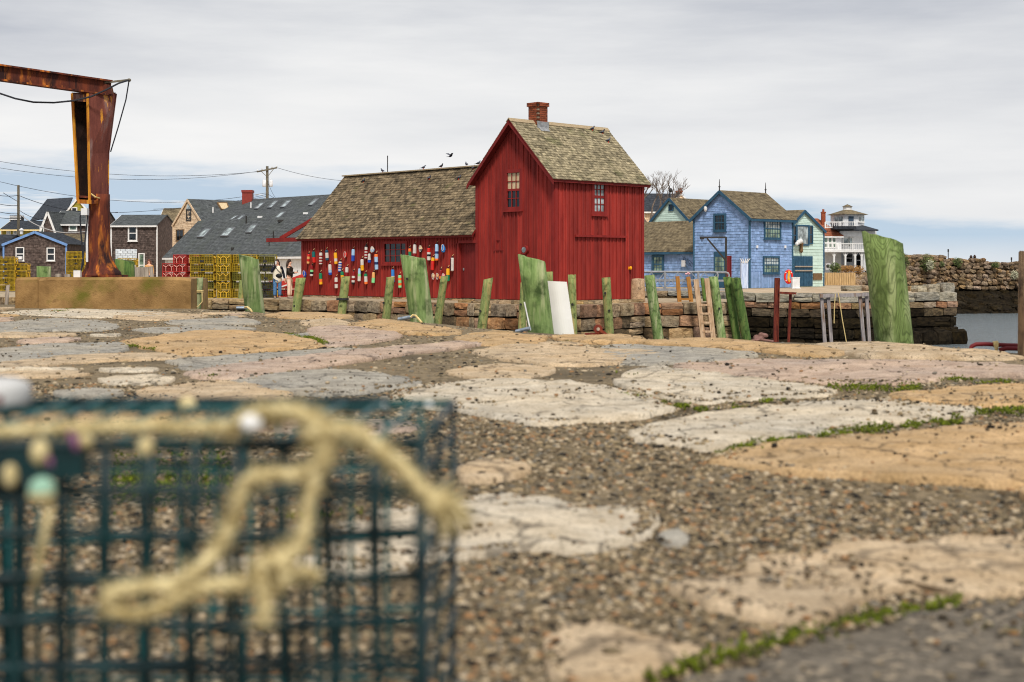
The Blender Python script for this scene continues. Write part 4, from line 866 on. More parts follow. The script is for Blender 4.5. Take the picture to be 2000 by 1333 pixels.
# --- life ring and cabinet by the blue house corner
LR = P(1540, 541, 84.6); rr = .27; mb = MB(); k_ = 28; n_ = 10; vv = []; fs = []; mi = []
for i in range(k_):
    a = 2*math.pi*i/k_
    for j in range(n_):
        b = 2*math.pi*j/n_; R_ = rr+.075*math.cos(b); vv.append(LR+Vector((R_*math.cos(a)*.8, .075*math.sin(b), R_*math.sin(a)*1.25)))
for i in range(k_):
    for j in range(n_): fs.append((i*n_+j, ((i+1) % k_)*n_+j, ((i+1) % k_)*n_+(j+1) % n_, i*n_+(j+1) % n_))
m_lr = flat('life_ring_red', lin(206, 40, 32, .8)); mb.add(vv, fs)
lr = root('life_ring', LR-zc*.4, 'red life ring with orange throw rope hung at the right corner of the blue house', 'life ring'); mb.build('ring', m_lr, lr, smooth=True)
mb = MB()
for i in range(4):
    a = math.pi/4+i*math.pi/2; c0 = LR+Vector((rr*math.cos(a)*.8, 0, rr*math.sin(a)*1.25)); mb.blob(c0, .07, .085, .05)
mb.build('white_band', m_white, lr); mb = MB(); mb.tube([LR+Vector((.02*math.sin(i), -.1, .36-.085*i)) for i in range(9)], [.05, .07, .08, .07, .06, .07, .08, .06, .03], 8); mb.build('throw_rope', flat('orange_rope', lin(240, 160, 40, .8)), lr)
c0 = P(1555, 566, 82.5); c0.z = ZQ; mb = MB(); mb.box(c0.x-.21, c0.y, ZQ, c0.x+.21, c0.y+.4, ZQ+.62); mb.box(c0.x-.23, c0.y-.02, ZQ+.62, c0.x+.23, c0.y+.42, ZQ+.66); mb.box(c0.x-.25, c0.y-.04, ZQ, c0.x+.25, c0.y+.44, ZQ+.05)
tag(mb.build('utility_cabinet', m_ltgray), 'small pale grey utility cabinet in front of the blue barn doors', 'cabinet')
# black davit by the blue house
dv0 = P(1418, 562, 82); dv0.z = ZQ; zt_ = CH+(HZ-464)/F*82; mb = MB(); tp = Vector((dv0.x, 82, zt_)); mb.bar(dv0, tp+zc*.03, .11); lf_ = P(1367, 464, 82)
dvt = root('davit', dv0, 'black iron davit with diagonal brace in front of the blue house door', 'davit'); mb.build('post', m_iron, dvt)
mb = MB(); mb.bar(tp, lf_, .1); mb.build('arm', m_iron, dvt); mb = MB(); mb.bar(P(1381, 466, 82), P(1419, 511, 82), .09); mb.build('brace', m_iron, dvt)
mb = MB(); mb.tube([lf_+Vector((.12, 0, 0)), lf_+Vector((.12, 0, -.25))], .03, 6); mb.bar(lf_-zc*.08, lf_+Vector((.25, 0, -.08)), .08); mb.build('hook', m_iron, dvt)

# --- grey roofed house with chimney behind the bare tree
GO = P(1334, 500, 135); g0 = Vector((GO.x, GO.y, ZQ)); gf = (g0, U, -V); gl_ = solve(g0, Vector((-1, .12, 0)).normalized(), 1225)
gh_ = CH+(HZ-412)/F*135-ZQ; gr_ = CH+(HZ-380)/F*138-ZQ-gh_
Fx5, Fy5, q5_, gh, grf = house('grey_roof_house', 'grey roofed tan house behind the bare tree with a brick chimney', 'house', P(1258, 500, 135).xy.to_3d()+zc*ZQ, 0, (1, .1, 0), 4.1, 6, gh_, gr_, 'x', m_tanshin, m_roofk, m_white, og=.1, oe=.3)
wpx(gh, Fx5, 1276, 415, 1281, 426, m_white, m_gl, 1, 2, .1)
mb = MB(); c0 = P(1326, 376, 139); mb.box(c0.x-.28, c0.y-.28, c0.z-1.4, c0.x+.3, c0.y+.3, c0.z+.02); mb.box(c0.x-.33, c0.y-.33, c0.z, c0.x+.35, c0.y+.35, c0.z+.14)
ck = mb.build('chimney', m_brick, grf); mb = MB(); mb.tube([c0+zc*.14, c0+zc*.36], .09, 8); mb.tube([c0+zc*.14+Vector((.2, 0, 0)), c0+zc*.42+Vector((.2, 0, 0))], .08, 8); mb.build('chimney_pot', m_brick, ck)
mb = MB(); c0 = P(1330, 380, 134.2); hw_ = .62; mb.prism([c0+Vector((-hw_, 0, -.6)), c0+Vector((hw_, 0, -.6)), c0], Vector((0, 2, 0))); dm = mb.build('dormer', m_tanshin, gh); mb = MB(); mb.bar(c0+Vector((-hw_-.1, -.05, -.68)), c0+zc*.02+Vector((0, -.05, 0)), .06, .12); mb.bar(c0+Vector((hw_+.1, -.05, -.68)), c0+zc*.02+Vector((0, -.05, 0)), .06, .12); mb.build('dormer_trim', m_white, dm)

# --- orange roof and white house with decks and lookout tower, right
OY = 125.0; o0 = P(1592, 560, OY); oh = root('orange_roof_house', (o0.x, OY, ZQ), 'white walled house with an orange tile roof right of the mint house', 'house')
mb = MB(); a = P(1585, 461, OY); b_ = P(1643, 461, OY); mb.box(a.x, OY, ZQ, b_.x, OY+5, a.z); mb.build('wall', m_ltgray, oh)
ea, eb_ = P(1578, 461, OY-.3), P(1648, 461, OY-.3); ra, rb_ = P(1565, 427, OY+2.4), P(1597, 427, OY+2.4); ec = Vector((eb_.x, OY+5.3, eb_.z)); ed_ = Vector((ea.x, OY+5.3, ea.z)); mb = MB(); mb.slab(ea, eb_, rb_, ra, .08); mb.slab(ec, ed_, ra, rb_, .08); mb.add([eb_, ec, rb_], [(0, 1, 2)]); orf = mb.build('roof', m_roofo, oh)
mb = MB(); mb.shingles(ea, eb_, rb_, ra, .2, .25, .03, random.Random(4)); mb.build('roof_tiles', m_roofo, orf, kind='stuff'); mb = MB(); mb.bar(ea-zc*.1, eb_-zc*.1, .06, .12); mb.build('fascia', m_white, oh)
Fx6 = (Vector((o0.x, OY, ZQ)), Vector((1, 0, 0)), Vector((0, -1, 0)))
for k in range(3): wpx(oh, Fx6, 1610.5+k*8, 465, 1615.5+k*8, 483, m_white, m_glg, 1, 2, .07, sill=False)
mb = MB(); c0 = P(1608, 414, 126.5); mb.box(c0.x-.17, c0.y-.17, c0.z-1.6, c0.x+.17, c0.y+.17, c0.z); mb.box(c0.x-.2, c0.y-.2, c0.z-.12, c0.x+.2, c0.y+.2, c0.z-.02); mb.tube([c0, c0+zc*.22], .1, 8); mb.build('chimney', m_brick, orf)
YT = 124; s_ = YT/F
tb = P(1610, 530, YT); tw = root('lookout_house', (tb.x, tb.y, ZQ), 'white house with two railed decks and an octagonal lookout tower', 'house')
def pbox(mb, x0, y0, x1, y1, Y0, Y1): a = P(x0, y1, Y0); b = P(x1, y0, Y0); mb.box(a.x, Y0, a.z, b.x, Y1, b.z)
mb = MB(); pbox(mb, 1600, 462, 1700, 530, YT+2.5, YT+9); pbox(mb, 1640, 448, 1712, 462, YT+1.6, YT+9); mb.build('wall', m_ltgray, tw)
mb = MB(); a = P(1636, 449, YT+1); b_ = P(1716, 449, YT+1); mb.slab(a, b_, b_+Vector((-1.2, 4, .75)), a+Vector((.2, 4, .75)), .12); pbox(mb, 1630, 442, 1672, 448, YT+.2, YT+4); mb.build('roof', m_roofk, tw)
tcx = P(1657, 440, YT+4); R1 = 33*s_; mb = MB(); oct_ = lambda R, z, Y: [Vector((tcx.x+R*math.cos(math.pi/8+k*math.pi/4), YT+4.4+R*math.sin(math.pi/8+k*math.pi/4), z)) for k in range(8)]
zt0, zt1 = CH+(HZ-448)/F*YT, CH+(HZ-416)/F*YT
mb.prism(oct_(R1*1.02, zt0-.6, 0), zc*(zt1-zt0+.6)); tower = mb.build('tower', m_ltgray, tw)
mb = MB(); e1 = oct_(R1*1.28, zt1-.02, 0); e2 = oct_(R1*.28, zt1+.42, 0); mb.add(e1+e2, [(k, (k+1) % 8, 8+(k+1) % 8, 8+k) for k in range(8)]+[tuple(range(7, -1, -1)), tuple(range(8, 16))]); trf = mb.build('tower_roof', m_roofb, tower)
mb = MB(); mb.prism(oct_(R1*.27, zt1+.4, 0), zc*.34); cu = mb.build('cupola', m_white, tower); mb = MB(); e1 = oct_(R1*.34, zt1+.72, 0); mb.add(e1+[Vector((tcx.x, YT+4.4, zt1+.95))], [(k, (k+1) % 8, 8) for k in range(8)]+[tuple(range(7, -1, -1))]); mb.build('cupola_roof', m_roofb, cu)
oc = oct_(R1*1.02, 0, 0)
for k, (i, j) in enumerate(((4, 5), (5, 6), (6, 7))):
    a, b_ = oc[i], oc[j]; al = (b_-a).normalized(); nn = Vector((al.y, -al.x, 0)); fr = (Vector((a.x, a.y, zt1-.75)), al, nn); ln = (b_-a).length
    if k == 1: m0 = MB(); m0.fbox(fr, ln*.3, ln*.7, -.25, .55, 0, .05); m0.build('tower_door', flat('slate_door', lin(60, 78, 96)), tower)
    else: window(tower, fr, (ln*.12, ln*.88, .1, .55), m_white, m_glp, 2, 1, .06, 0, .06)
def railing(parent, x0, x1, ytop, ybot, Y, name='deck_railing', nb=None):
    mb = MB(); a, b = P(x0, ytop, Y), P(x1, ytop, Y); hgt = (ybot-ytop)/F*Y; mb.bar(a, b, .07, .07); mb.bar(a-zc*hgt*.9, b-zc*hgt*.9, .05, .05); n = int((b.x-a.x)/.16)
    for i in range(n+1):
        p = a.lerp(b, i/n); mb.bar(p-zc*hgt, p, .12 if i % 8 == 0 else .045)
    return mb.build(name, m_white, parent)
railing(tw, 1606, 1706, 476, 489, YT-.6); railing(tw, 1612, 1669, 434, 446, YT+1)
mb = MB(); pbox(mb, 1604, 489, 1706, 493, YT-.7, YT+3); mb.build('deck', m_white, tw)
for px_ in (1629, 1651, 1670, 1683, 1694):
    mb = MB(); a, b = P(px_, 532, YT-.5), P(px_, 493, YT-.5); mb.bar(a, b, .14)
    for sg_ in (-1, 1): mb.bar(b-zc*.42, b+Vector((sg_*.22, 0, -.06)), .07)
    mb.build('deck_post', m_white, tw)
for r_ in ((1648, 466, 1657, 478), (1659, 466, 1664, 478)): fr = (Vector((0, YT+2.5, 0)), Vector((1, 0, 0)), Vector((0, -1, 0))); window(tw, fr, px_rect(fr, *r_), m_white, m_glp, 1, 1, .08, 0, .06)
for r_ in ((1619, 500, 1627, 512), (1653, 497, 1664, 512), (1673, 493, 1680, 525)): fr = (Vector((0, YT+2.5, 0)), Vector((1, 0, 0)), Vector((0, -1, 0))); window(tw, fr, px_rect(fr, *r_), m_ltgray, m_gl, 1, 2, .06, 0, .06, sill=False)
mb = MB(); pbox(mb, 1614, 515, 1622, 527, YT-1, YT-.6); mb.build('heat_pump', m_ltgray, tw); mb = MB(); c0 = P(1617, 520, YT-1.02); mb.tube([c0, c0+Vector((0, -.03, 0))], .15, 12); mb.build('fan_grille', m_iron, tw)
# tan retaining wall below it
a = P(1609, 559, 99); b_ = P(1671, 559, 99); zt_ = CH+(HZ-533)/F*99; mb = MB()
for i in range(18): t = i/18; mb.box(a.x+(b_.x-a.x)*t+.01, 99, ZQ, a.x+(b_.x-a.x)*(t+1/18)-.01, 99.5, zt_+RNG.uniform(-.01, .01))
tag(mb.build('retaining_wall', M('tan_timber', lin(150, 122, 82, KV), lin(182, 152, 110, KV), 5, .9, .4, 20, stretch=(3, 3, .5))), 'tan upright timber retaining wall below the white decks', 'wall')
mb = MB(); p_ = P(1680, 545, 100); rkr = root('rubble_bank', (p_.x, p_.y, ZQ), 'brown rubble stone bank right of the tan retaining wall', 'stone bank')
for i in range(60):
    pp = P(RNG.uniform(1669, 1775), 545, RNG.uniform(101, 108)); s_ = RNG.uniform(.4, .8); q_ = INV[rkr.name] @ Vector((pp.x, pp.y, ZQ+RNG.uniform(0, .15)+max(0, (pp.y-101)*.06)+max(0, (pp.x-28)*.2))); place('stone', RNG.choice(LUMPS[m_bw]), rkr, q_, (RNG.random(), RNG.random(), RNG.random()*3), (s_, s_, s_*.8))

# ---------------------------------------------------------------- left side of the town
ZT = ZQ
# big grey roofed building, front wing
E0 = P(325, 500, 105); e0_ = Vector((E0.x, E0.y, ZT)); EL = solve(e0_, -U, 640); eh = E0.z-ZT; rr_ = P(385, 434, 106.8).z-ZT-eh
# its wall runs along -U from the far left corner: place the near corner there
EN = e0_-U*EL
Fx7, Fy7, q7_, eb, erf = house('grey_roof_hall', 'long low building with grey shingle roof and skylights behind the trap stack', 'building', EN, 0, V, 5.6, EL, eh, rr_, 'y', m_white, m_roofg, m_white, og=.15, oe=.25, ridge_at=.5, siding=None)
def roofpt(px, py, A, n):      # line of sight onto a roof plane
    d = Vector(((px-1000)/F, 1, -(py-HZ)/F)); e0x = Vector((0, 0, CH)); return e0x+d*((A-e0x).dot(n)/d.dot(n))
m_skyf = flat('skylight_frame', lin(104, 106, 108))
def skylight(parent, A, n, quad, mfr=None, mg=None):
    p = [roofpt(x, y, A, n) for x, y in quad]; mb = MB()
    for i in range(4): mb.bar(p[i]+n*.06, p[(i+1) % 4]+n*.06, .09, .12, up=n)
    o_ = mb.build('skylight', mfr or m_skyf, parent); mb = MB(); mb.slab(*[x+n*.10 for x in p], .03); mb.build('pane', mg or m_glb, o_)
nE = (-U).cross(V*2.8+zc*rr_).normalized(); nE = nE if nE.z > 0 else -nE; AE = q7_(0, 0, eh)+zc*.1
for qd in (((386,465),(399,465),(414,449),(402,449)), ((432,463),(446,463),(461,447),(447,447)), ((481,456),(492,456),(504,441),(493,441))): skylight(erf, AE, nE, qd)
for qd in (((447,433.5),(452,433.5),(465,423),(460,423)), ((462,433),(467,433),(480,423),(475,423))): pass
mb = MB(); c0 = roofpt(481, 437, AE, nE); mb.tube([c0, c0+zc*.55], .06, 8); mb.tube([roofpt(534, 465, AE, nE), roofpt(534, 465, AE, nE)+zc*.45], .05, 8); c1 = roofpt(454, 488, AE, nE); mb.box(c1.x-.1, c1.y-.1, c1.z, c1.x+.1, c1.y+.1, c1.z+.16); c1 = roofpt(548, 434, AE, nE); mb.box(c1.x-.2, c1.y-.1, c1.z, c1.x+.2, c1.y+.1, c1.z+.16); mb.build('vent_pipe', m_iron, erf, kind='stuff')
# upper rear wing
U0 = P(385, 433, 111); u0_ = Vector((U0.x, U0.y, ZT))-U*0; uh = U0.z-ZT-.3; UL = solve(u0_, -U, 700); UN = u0_-U*UL; ur = CH+(HZ-391)/F*115.5-ZT-uh-.15
Fx8, Fy8, q8_, ub, urf = house('grey_roof_annex', 'taller grey shingled roof with slanted skylights behind the long hall', 'building', UN, 0, V, 8.4, UL, uh, ur, 'y', m_tanshin, m_roofg, m_white, og=.1, oe=.2, siding=None)
nU = (-U).cross(V*4.2+zc*ur).normalized(); nU = nU if nU.z > 0 else -nU; AU = q8_(0, 0, uh)+zc*.1
for qd in (((497,410),(505,410),(518,398),(511,398)), ((523,408),(531,408),(544,395),(537,395)), ((548,407),(557,407),(570,394),(562,394)), ((538,428),(546,428),(558,417),(550,417)), ((603,403),(611,403),(623,391),(616,391)), ((449,432),(453,432),(466,424),(460,424)), ((462,432),(468,432),(480,423),(474,423))): skylight(urf, AU, nU, qd)
mb = MB()
for px_, py_ in ((490, 407), (416, 416)): c0 = roofpt(px_, py_, AU, nU); mb.tube([c0, c0+zc*.45], .06, 8)
for px_, py_ in ((508, 426), (597, 419)): c0 = roofpt(px_, py_, AU, nU); mb.box(c0.x-.18, c0.y-.1, c0.z, c0.x+.18, c0.y+.1, c0.z+.14)
mb.build('roof_vent', m_white, urf)
c0 = roofpt(484, 394, AU, nU); mb = MB(); hw_ = 9.5/F*c0.y; mb.box(c0.x-hw_, c0.y-hw_, c0.z-1, c0.x+hw_, c0.y+hw_, CH+(HZ-377)/F*c0.y); mb.box(c0.x-hw_-.05, c0.y-hw_-.05, CH+(HZ-377)/F*c0.y, c0.x+hw_+.05, c0.y+hw_+.05, CH+(HZ-372)/F*c0.y); mb.build('chimney', flat('red_chimney', lin(122, 48, 38, KV)), urf)
# tan gable block on the left end
T0 = P(397, 470, 112); t0_ = Vector((T0.x, T0.y, ZT)); tl = solve(t0_, U, 339); tf = (t0_, U, -V); th_ = hit(392, 438, tf)[1]; tr_ = hit(369, 391, tf)[1]-th_
Fx9, Fy9, q9_, tg, trf_ = house('tan_gable_house', 'tan shingled gable with an arched window joined to the grey roofs', 'house', t0_, 0, V, 7.5, tl, th_, tr_, 'x', m_tanshin, m_roofg, m_tanshin, og=.08, oe=.1)
aw = px_rect(Fy9, 365.5, 410, 373, 430); window(tg, Fy9, aw, m_iron, m_gl, 1, 2, .08, 0, .06, sill=False)
mb = MB(); cu_ = (aw[0]+aw[1])/2; mb.prism([q9_(0, cu_+(aw[1]-aw[0])/2*1.1*math.cos(a), aw[3]+.05+.42*math.sin(a))-V*.03 for a in np.linspace(0, math.pi, 10)], -V*.03); mb.build('arch_pane', m_glp, tg)
wpx(tg, Fy9, 346, 450, 359, 470, m_brown, m_gl, 2, 1, .06, sill=False)
nT = V.cross(U*tl/2+zc*tr_).normalized(); nT = nT if nT.z > 0 else -nT
skylight(trf_, q9_(0, 0, th_)+zc*.1, nT, ((432,411),(447,411),(442,398),(424,398)), m_brown, m_blind)
# brown roofed house with gable dormer
D0 = P(346, 470, 128); d0_ = Vector((D0.x, D0.y, ZT)); dl = solve(d0_, Vector((-1, .25, 0)).normalized(), 299); dh = CH+(HZ-466)/F*128-ZT; drs = CH+(HZ-409)/F*131.5-ZT-dh
Fxa, Fya, qa_, dh_, drf = house('brown_roof_house', 'brown roofed house with a small white edged dormer and dark porch', 'house', P(298, 470, 128.5).xy.to_3d()+zc*ZT, 0, (1, -.1, 0), 3.6, 6.2, dh, drs, 'x', m_darkshin, m_roofb, m_white, og=.05, oe=.3, siding=None)
c0 = P(324, 434, 127.2); mb = MB(); hw_ = .5; mb.prism([c0+Vector((-hw_, 0, -1.25)), c0+Vector((hw_, 0, -1.25)), c0+Vector((hw_, 0, -.62)), c0, c0+Vector((-hw_, 0, -.62))], Vector((0, 2.5, 0))); dm = mb.build('dormer', m_olive, dh_)
mb = MB(); mb.bar(c0+Vector((-hw_-.15, -.05, -.85)), c0+Vector((0, -.05, .05)), .08, .14); mb.bar(c0+Vector((hw_+.15, -.05, -.85)), c0+Vector((0, -.05, .05)), .08, .14); mb.build('dormer_trim', m_white, dm)
wpx(dh_, (c0, Vector((1, 0, 0)), Vector((0, -1, 0))), 320, 451, 329, 462, m_olive, m_glg, 1, 2, .05, sill=False)
mb = MB(); mb.bar(P(309, 468, 127), P(309, 540, 127), .14); mb.bar(P(299, 468, 127), P(346, 468, 127), .1, .12); mb.bar(P(299, 490, 127), P(340, 490, 127), .1, .14); mb.build('porch_post', m_wood, dh_)
# dark shingle house C with grey roof, behind the crane
C0 = P(292, 520, 118); c0_ = Vector((C0.x, C0.y, ZT)); ax_ = Vector((1, -.06, 0)).normalized(); CO = P(218, 520, 119.5); co_ = Vector((CO.x, CO.y, ZT)); cl_ = (c0_-co_).length; chh = CH+(HZ-440)/F*118-ZT; crr = CH+(HZ-421)/F*121-ZT-chh
Fxb, Fyb, qb_, chs, crf = house('dark_shingle_house', 'dark shingled two storey house with grey roof right of the rusty crane', 'house', co_, 0, ax_, cl_, 5.5, chh, crr, 'x', m_darkshin, m_roofg, m_white, og=.05, oe=.2, course=.15)
wpx(chs, Fxb, 253, 443, 266, 469, m_white, m_gl, 1, 2, .12)
br = px_rect(Fxb, 226, 487, 268, 545); mb = MB(); z = max(0, br[2])
k = 0
while z < br[3]:
    x = br[0]-(.2 if k % 2 else 0)
    while x < br[1]: mb.fbox(Fxb, max(br[0], x)+.01, min(br[1], x+.4)-.01, z, min(z+.18, br[3]), .02, .07); x += .42
    z += .195; k += 1
mb.build('white_brick_front', m_whbrick, chs)
wpx(chs, Fxb, 273, 497, 281, 540, m_white, m_glg, 1, 2, .1, sill=False)
# left half of that roofline: front gable with white edges
GO_ = P(76, 520, 121); g0_ = Vector((GO_.x, GO_.y, ZT)); Fxc, Fyc, qc_, gcs, gcf = house('dark_gable_house', 'dark shingled house with white edged front gable left of the crane post', 'house', g0_, 0, (1, -.04, 0), 1.55, 6, CH+(HZ-462)/F*121-ZT, 2.05, 'y', m_darkshin, m_roofg, m_white, og=.1, oe=.1, course=.15)
wpx(gcs, Fxc, 79.5, 443, 85, 458, m_white, m_glg, 1, 1, .06)
HO = P(100, 520, 123); h0_ = Vector((HO.x, HO.y, ZT)); Fxd, Fyd, qd_, hds, hdf = house('grey_roof_row_house', 'grey roofed dark shingled row behind the crane post with a small white window', 'house', h0_, 0, (1, -.02, 0), 4.2, 5.5, CH+(HZ-438)/F*123-ZT, CH+(HZ-414)/F*125.7-ZT-(CH+(HZ-438)/F*123-ZT), 'x', m_darkshin, m_roofg, m_white, og=.05, oe=.2, course=.15)
wpx(hds, Fxd, 137, 442, 149, 449, m_white, m_glg, 1, 1, .1); 
# lean-to roof between them and the cottage
LN = P(95, 500, 114); ln_ = Vector((LN.x, LN.y, ZT)); Fxe, Fye, qe_, lns, lnf = house('brown_lean_to', 'brown roofed shed between the cottage and the crane post', 'shed', ln_, 0, (1, 0, 0), 2.9, 5, CH+(HZ-483)/F*114-ZT, 1.0, 'x', m_darkshin, m_roofb, m_brown, og=.1, oe=.2, siding=None, course=.15)
# olive house with dark roof far left
OV = P(128, 480, 152); ov = Vector((OV.x, OV.y, ZT)); Fxf, Fyf, qf_, ovs, ovf = house('olive_house', 'olive yellow gabled house with dark roof above the row houses', 'house', P(128, 480, 152).xy.to_3d()+zc*ZT, 0, (1, .35, 0), 2.4, 9, CH+(HZ-416)/F*152-ZT, CH+(HZ-388)/F*152-ZT-(CH+(HZ-416)/F*152-ZT), 'y', m_olive, m_roofk, m_white, og=.15, oe=.2, siding='clap', course=.2)
wpx(ovs, Fxf, 141, 407, 149, 416, m_white, m_gl, 1, 1, .1)
mb = MB(); a = P(60, 423, 156); mb.slab(P(58, 432, 153), P(128, 418, 153), P(142, 386, 158), P(92, 389, 158), .1); mb.build('front_roof', m_roofk, ovs)
WO = P(4, 480, 150); Fxg, Fyg, qg_, wos, wof = house('olive_wing', 'low olive clapboard wing with pale eaves at the far left', 'house', Vector((WO.x, WO.y, ZT)), 0, (1, 0, 0), 4.6, 6, CH+(HZ-448)/F*150-ZT, .9, 'x', m_olive, m_roofk, M('cream_trim', lin(190, 170, 120, KV), lin(210, 190, 140, KV), 4, .8, .1), og=.1, oe=.4, siding='clap', course=.2)
for x in (14, 27): wpx(wos, Fxg, x, 452, x+6, 457, m_white, m_glp, 1, 1, .06)
# rooftop stack of crates behind
a = P(19, 440, 160); mb = MB(); pbox(mb, 19, 421, 41, 445, 160, 161)
for i in range(6): z = P(30, 423+i*3.2, 159.9).z; mb.box(a.x-.02, 159.88, z-.03, a.x+1.3, 159.98, z+.05, m=1)
tag(mb.build('roof_louvre', [m_roofk, m_ltgray]), 'dark louvred roof housing at the far left skyline', 'roof housing')
# blue trimmed cottage
QO = P(8, 545, 104); q0_ = Vector((QO.x, QO.y, ZT)); qw = (128-8)/F*104; Fxh, Fyh, qh_, cot, cof = house('shingle_cottage', 'dark shingled cottage with light blue edges and two white windows', 'cottage', q0_, 0, (1, .03, 0), qw, 6.5, CH+(HZ-478)/F*104-ZT, CH+(HZ-454)/F*104-ZT-(CH+(HZ-478)/F*104-ZT), 'y', m_darkshin, m_roofk, m_trimb, og=.12, oe=.12, course=.19, wd=.16)
w1 = wpx(cot, Fxh, 33, 485, 46, 508, m_white, m_gl, 1, 2, .07); wpx(cot, Fxh, 93.5, 486, 106, 508, m_white, m_gl, 1, 2, .07)
r_ = px_rect(Fxh, 36, 501, 45, 507); mb = MB(); mb.fbox(Fxh, *r_, .05, .3); mb.build('air_conditioner', m_ltgray, w1)
mb = MB(); a = P(42, 458, 105); mb.tube([a, a+zc*.3], .12, 10); mb.lathe(a+zc*.28, [(.18, 0), (.16, .08), (.02, .18)], 10); mb.build('roof_vent', m_ltgray, cof)
DK = P(-60, 545, 108); house('dark_roof_shed', 'dark roofed shed cut by the left edge of the picture', 'shed', Vector((DK.x, DK.y, ZT)), 0, (1, 0, 0), 2.5, 6, CH+(HZ-482)/F*108-ZT, .9, 'x', m_darkshin, m_roofk, m_roofk, og=.1, oe=.2, siding=None)

# ---------------------------------------------------------------- utility poles and their wires
m_pole = M('pole_wood', lin(80, 74, 62, KV), lin(112, 104, 88, KV), 5, .9, .4, 30, stretch=(4, 4, .4)); m_wire = flat('black_wire', lin(40, 42, 48))
def sag(a, b, s_, n=14): return [a.lerp(b, i/n)-zc*s_*4*(i/n)*(1-i/n) for i in range(n+1)]
pb = P(522, 325, 142); up_ = root('utility_pole', (pb.x, pb.y, ZT), 'tall utility pole with crossarm and two transformers above the grey roofs', 'utility pole')
mb = MB(); mb.tube([Vector((pb.x, 142, ZT)), Vector((pb.x, 142, pb.z))], [.2, .13], 10); mb.build('pole', m_pole, up_)
mb = MB(); a, b_ = P(502, 336, 141.8), P(541, 328, 141.8); mb.bar(a, b_, .12, .14); mb.bar(P(510, 335, 141.8), P(521, 345, 141.8), .05); mb.bar(P(534, 331, 141.8), P(523, 345, 141.8), .05); mb.build('crossarm', m_pole, up_)
for t in (.02, .25, .75, .98): mb = MB(); p_ = a.lerp(b_, t); mb.lathe(p_+zc*.06, [(.05, 0), (.08, .08), (.05, .2)], 8); mb.build('insulator', m_ltgray, up_)
for dx in (-6, 7): mb = MB(); c0 = P(522+dx, 365, 141.6); mb.lathe(c0, [(.17, 0), (.19, .05), (.19, .6), (.12, .68)], 12); mb.tube([c0+zc*.68, c0+zc*.85], .04, 6); mb.build('transformer', m_ltgray, up_, smooth=True)
mb = MB(); mb.tube([P(520, 389, 141.8), P(512, 381, 141.8), P(503, 380, 141.8)], .03, 6); mb.blob(P(501, 381, 141.8), .18, .1, .06); mb.build('street_light', m_ltgray, up_)
mb = MB()
for s0, e0_2, sg_ in ((a, P(-60, 305, 130), 1.0), (a.lerp(b_, .25), P(-60, 318, 130), 1.2), (b_, P(700, 355, 150), .3), (P(521, 377, 142), P(-60, 340, 120), 1.6), (P(521, 377, 142), P(560, 389, 140), .3), (P(522, 352, 142), P(545, 392, 138), .4), (P(521, 380, 142), P(300, 409, 125), .3), (P(521, 384, 142), P(225, 416, 119), .25)): mb.tube(sag(s0, e0_2, sg_), .018, 4)
mb.build('wire', m_wire, up_)
pc = P(36, 362, 112); up2 = root('utility_pole', (pc.x, pc.y, ZT), 'bare wooden pole with sagging wires above the cottage', 'utility pole'); mb = MB(); mb.tube([Vector((pc.x, 112, ZT)), Vector((pc.x, 112, pc.z))], [.13, .1], 8); mb.build('pole', m_pole, up2)
mb = MB()
for s0, e0_2, sg_ in ((P(36, 382, 112), P(-40, 372, 100), .2), (P(36, 382, 112), P(230, 415, 116), .5), (P(36, 402, 112), P(-40, 385, 100), .2), (P(36, 395, 112), P(6, 377, 112), -.0), (P(36, 418, 112), P(-40, 400, 100), .2), (P(36, 410, 112), P(90, 430, 116), .2), (P(36, 427, 112), P(-30, 420, 100), .1)): mb.tube(sag(s0, e0_2, sg_), .022, 4)
mb.build('wire', m_wire, up2)
mb = MB(); mb.tube(sag(P(40, 420, 105), P(170, 452, 90), .55), .035, 5); mb.build('drop_cable', flat('pale_cable', lin(170, 168, 166)), up2)

# ---------------------------------------------------------------- bare tree and shrubs
m_bark = M('bark', lin(74, 64, 56, KV), lin(108, 96, 86, KV), 8, .95, .4, 40)
rg = random.Random(77); tb_ = P(1262, 500, 122); trb = Vector((tb_.x, 122, ZT)); tree = root('bare_tree', trb, 'leafless tree with forked branches right of the red shack roof', 'tree')
tm = MB(); tm.tube([trb, trb+Vector((.05, 0, 1.6)), trb+Vector((.15, .1, 3.2)), trb+Vector((.35, .1, 4.6))], [.26, .21, .17, .14], 8); tm.build('trunk', m_bark, tree)
cm = MB()
def branch(p, d, ln, rad, lev):
    pts_ = [p]; dd_ = d.copy()
    for i in range(4): dd_ = (dd_+Vector((rg.uniform(-.22, .22), rg.uniform(-.22, .22), rg.uniform(-.02, .18)))).normalized(); pts_.append(pts_[-1]+dd_*ln/4)
    cm.tube(pts_, [rad*(1-.13*i) for i in range(5)], 5 if lev < 3 else 3)
    if lev < 5:
        for k in range(rg.choice((2, 3, 3))):
            i = rg.choice((2, 3, 4, 4)); nd = (dd_+Vector((rg.uniform(-1, 1), rg.uniform(-.8, .8), rg.uniform(-.25, .7)))*.75).normalized(); branch(pts_[i], nd, ln*rg.uniform(.58, .8), max(.013, rad*.62), lev+1)
for d in ((.55, .1, .8), (-.2, .2, 1), (.25, -.2, 1), (.8, 0, .55), (-.5, 0, .8)): branch(trb+Vector((.3, .1, 4.5)), Vector(d).normalized(), 1.95, .12, 0)
cm.build('crown', m_bark, tree)
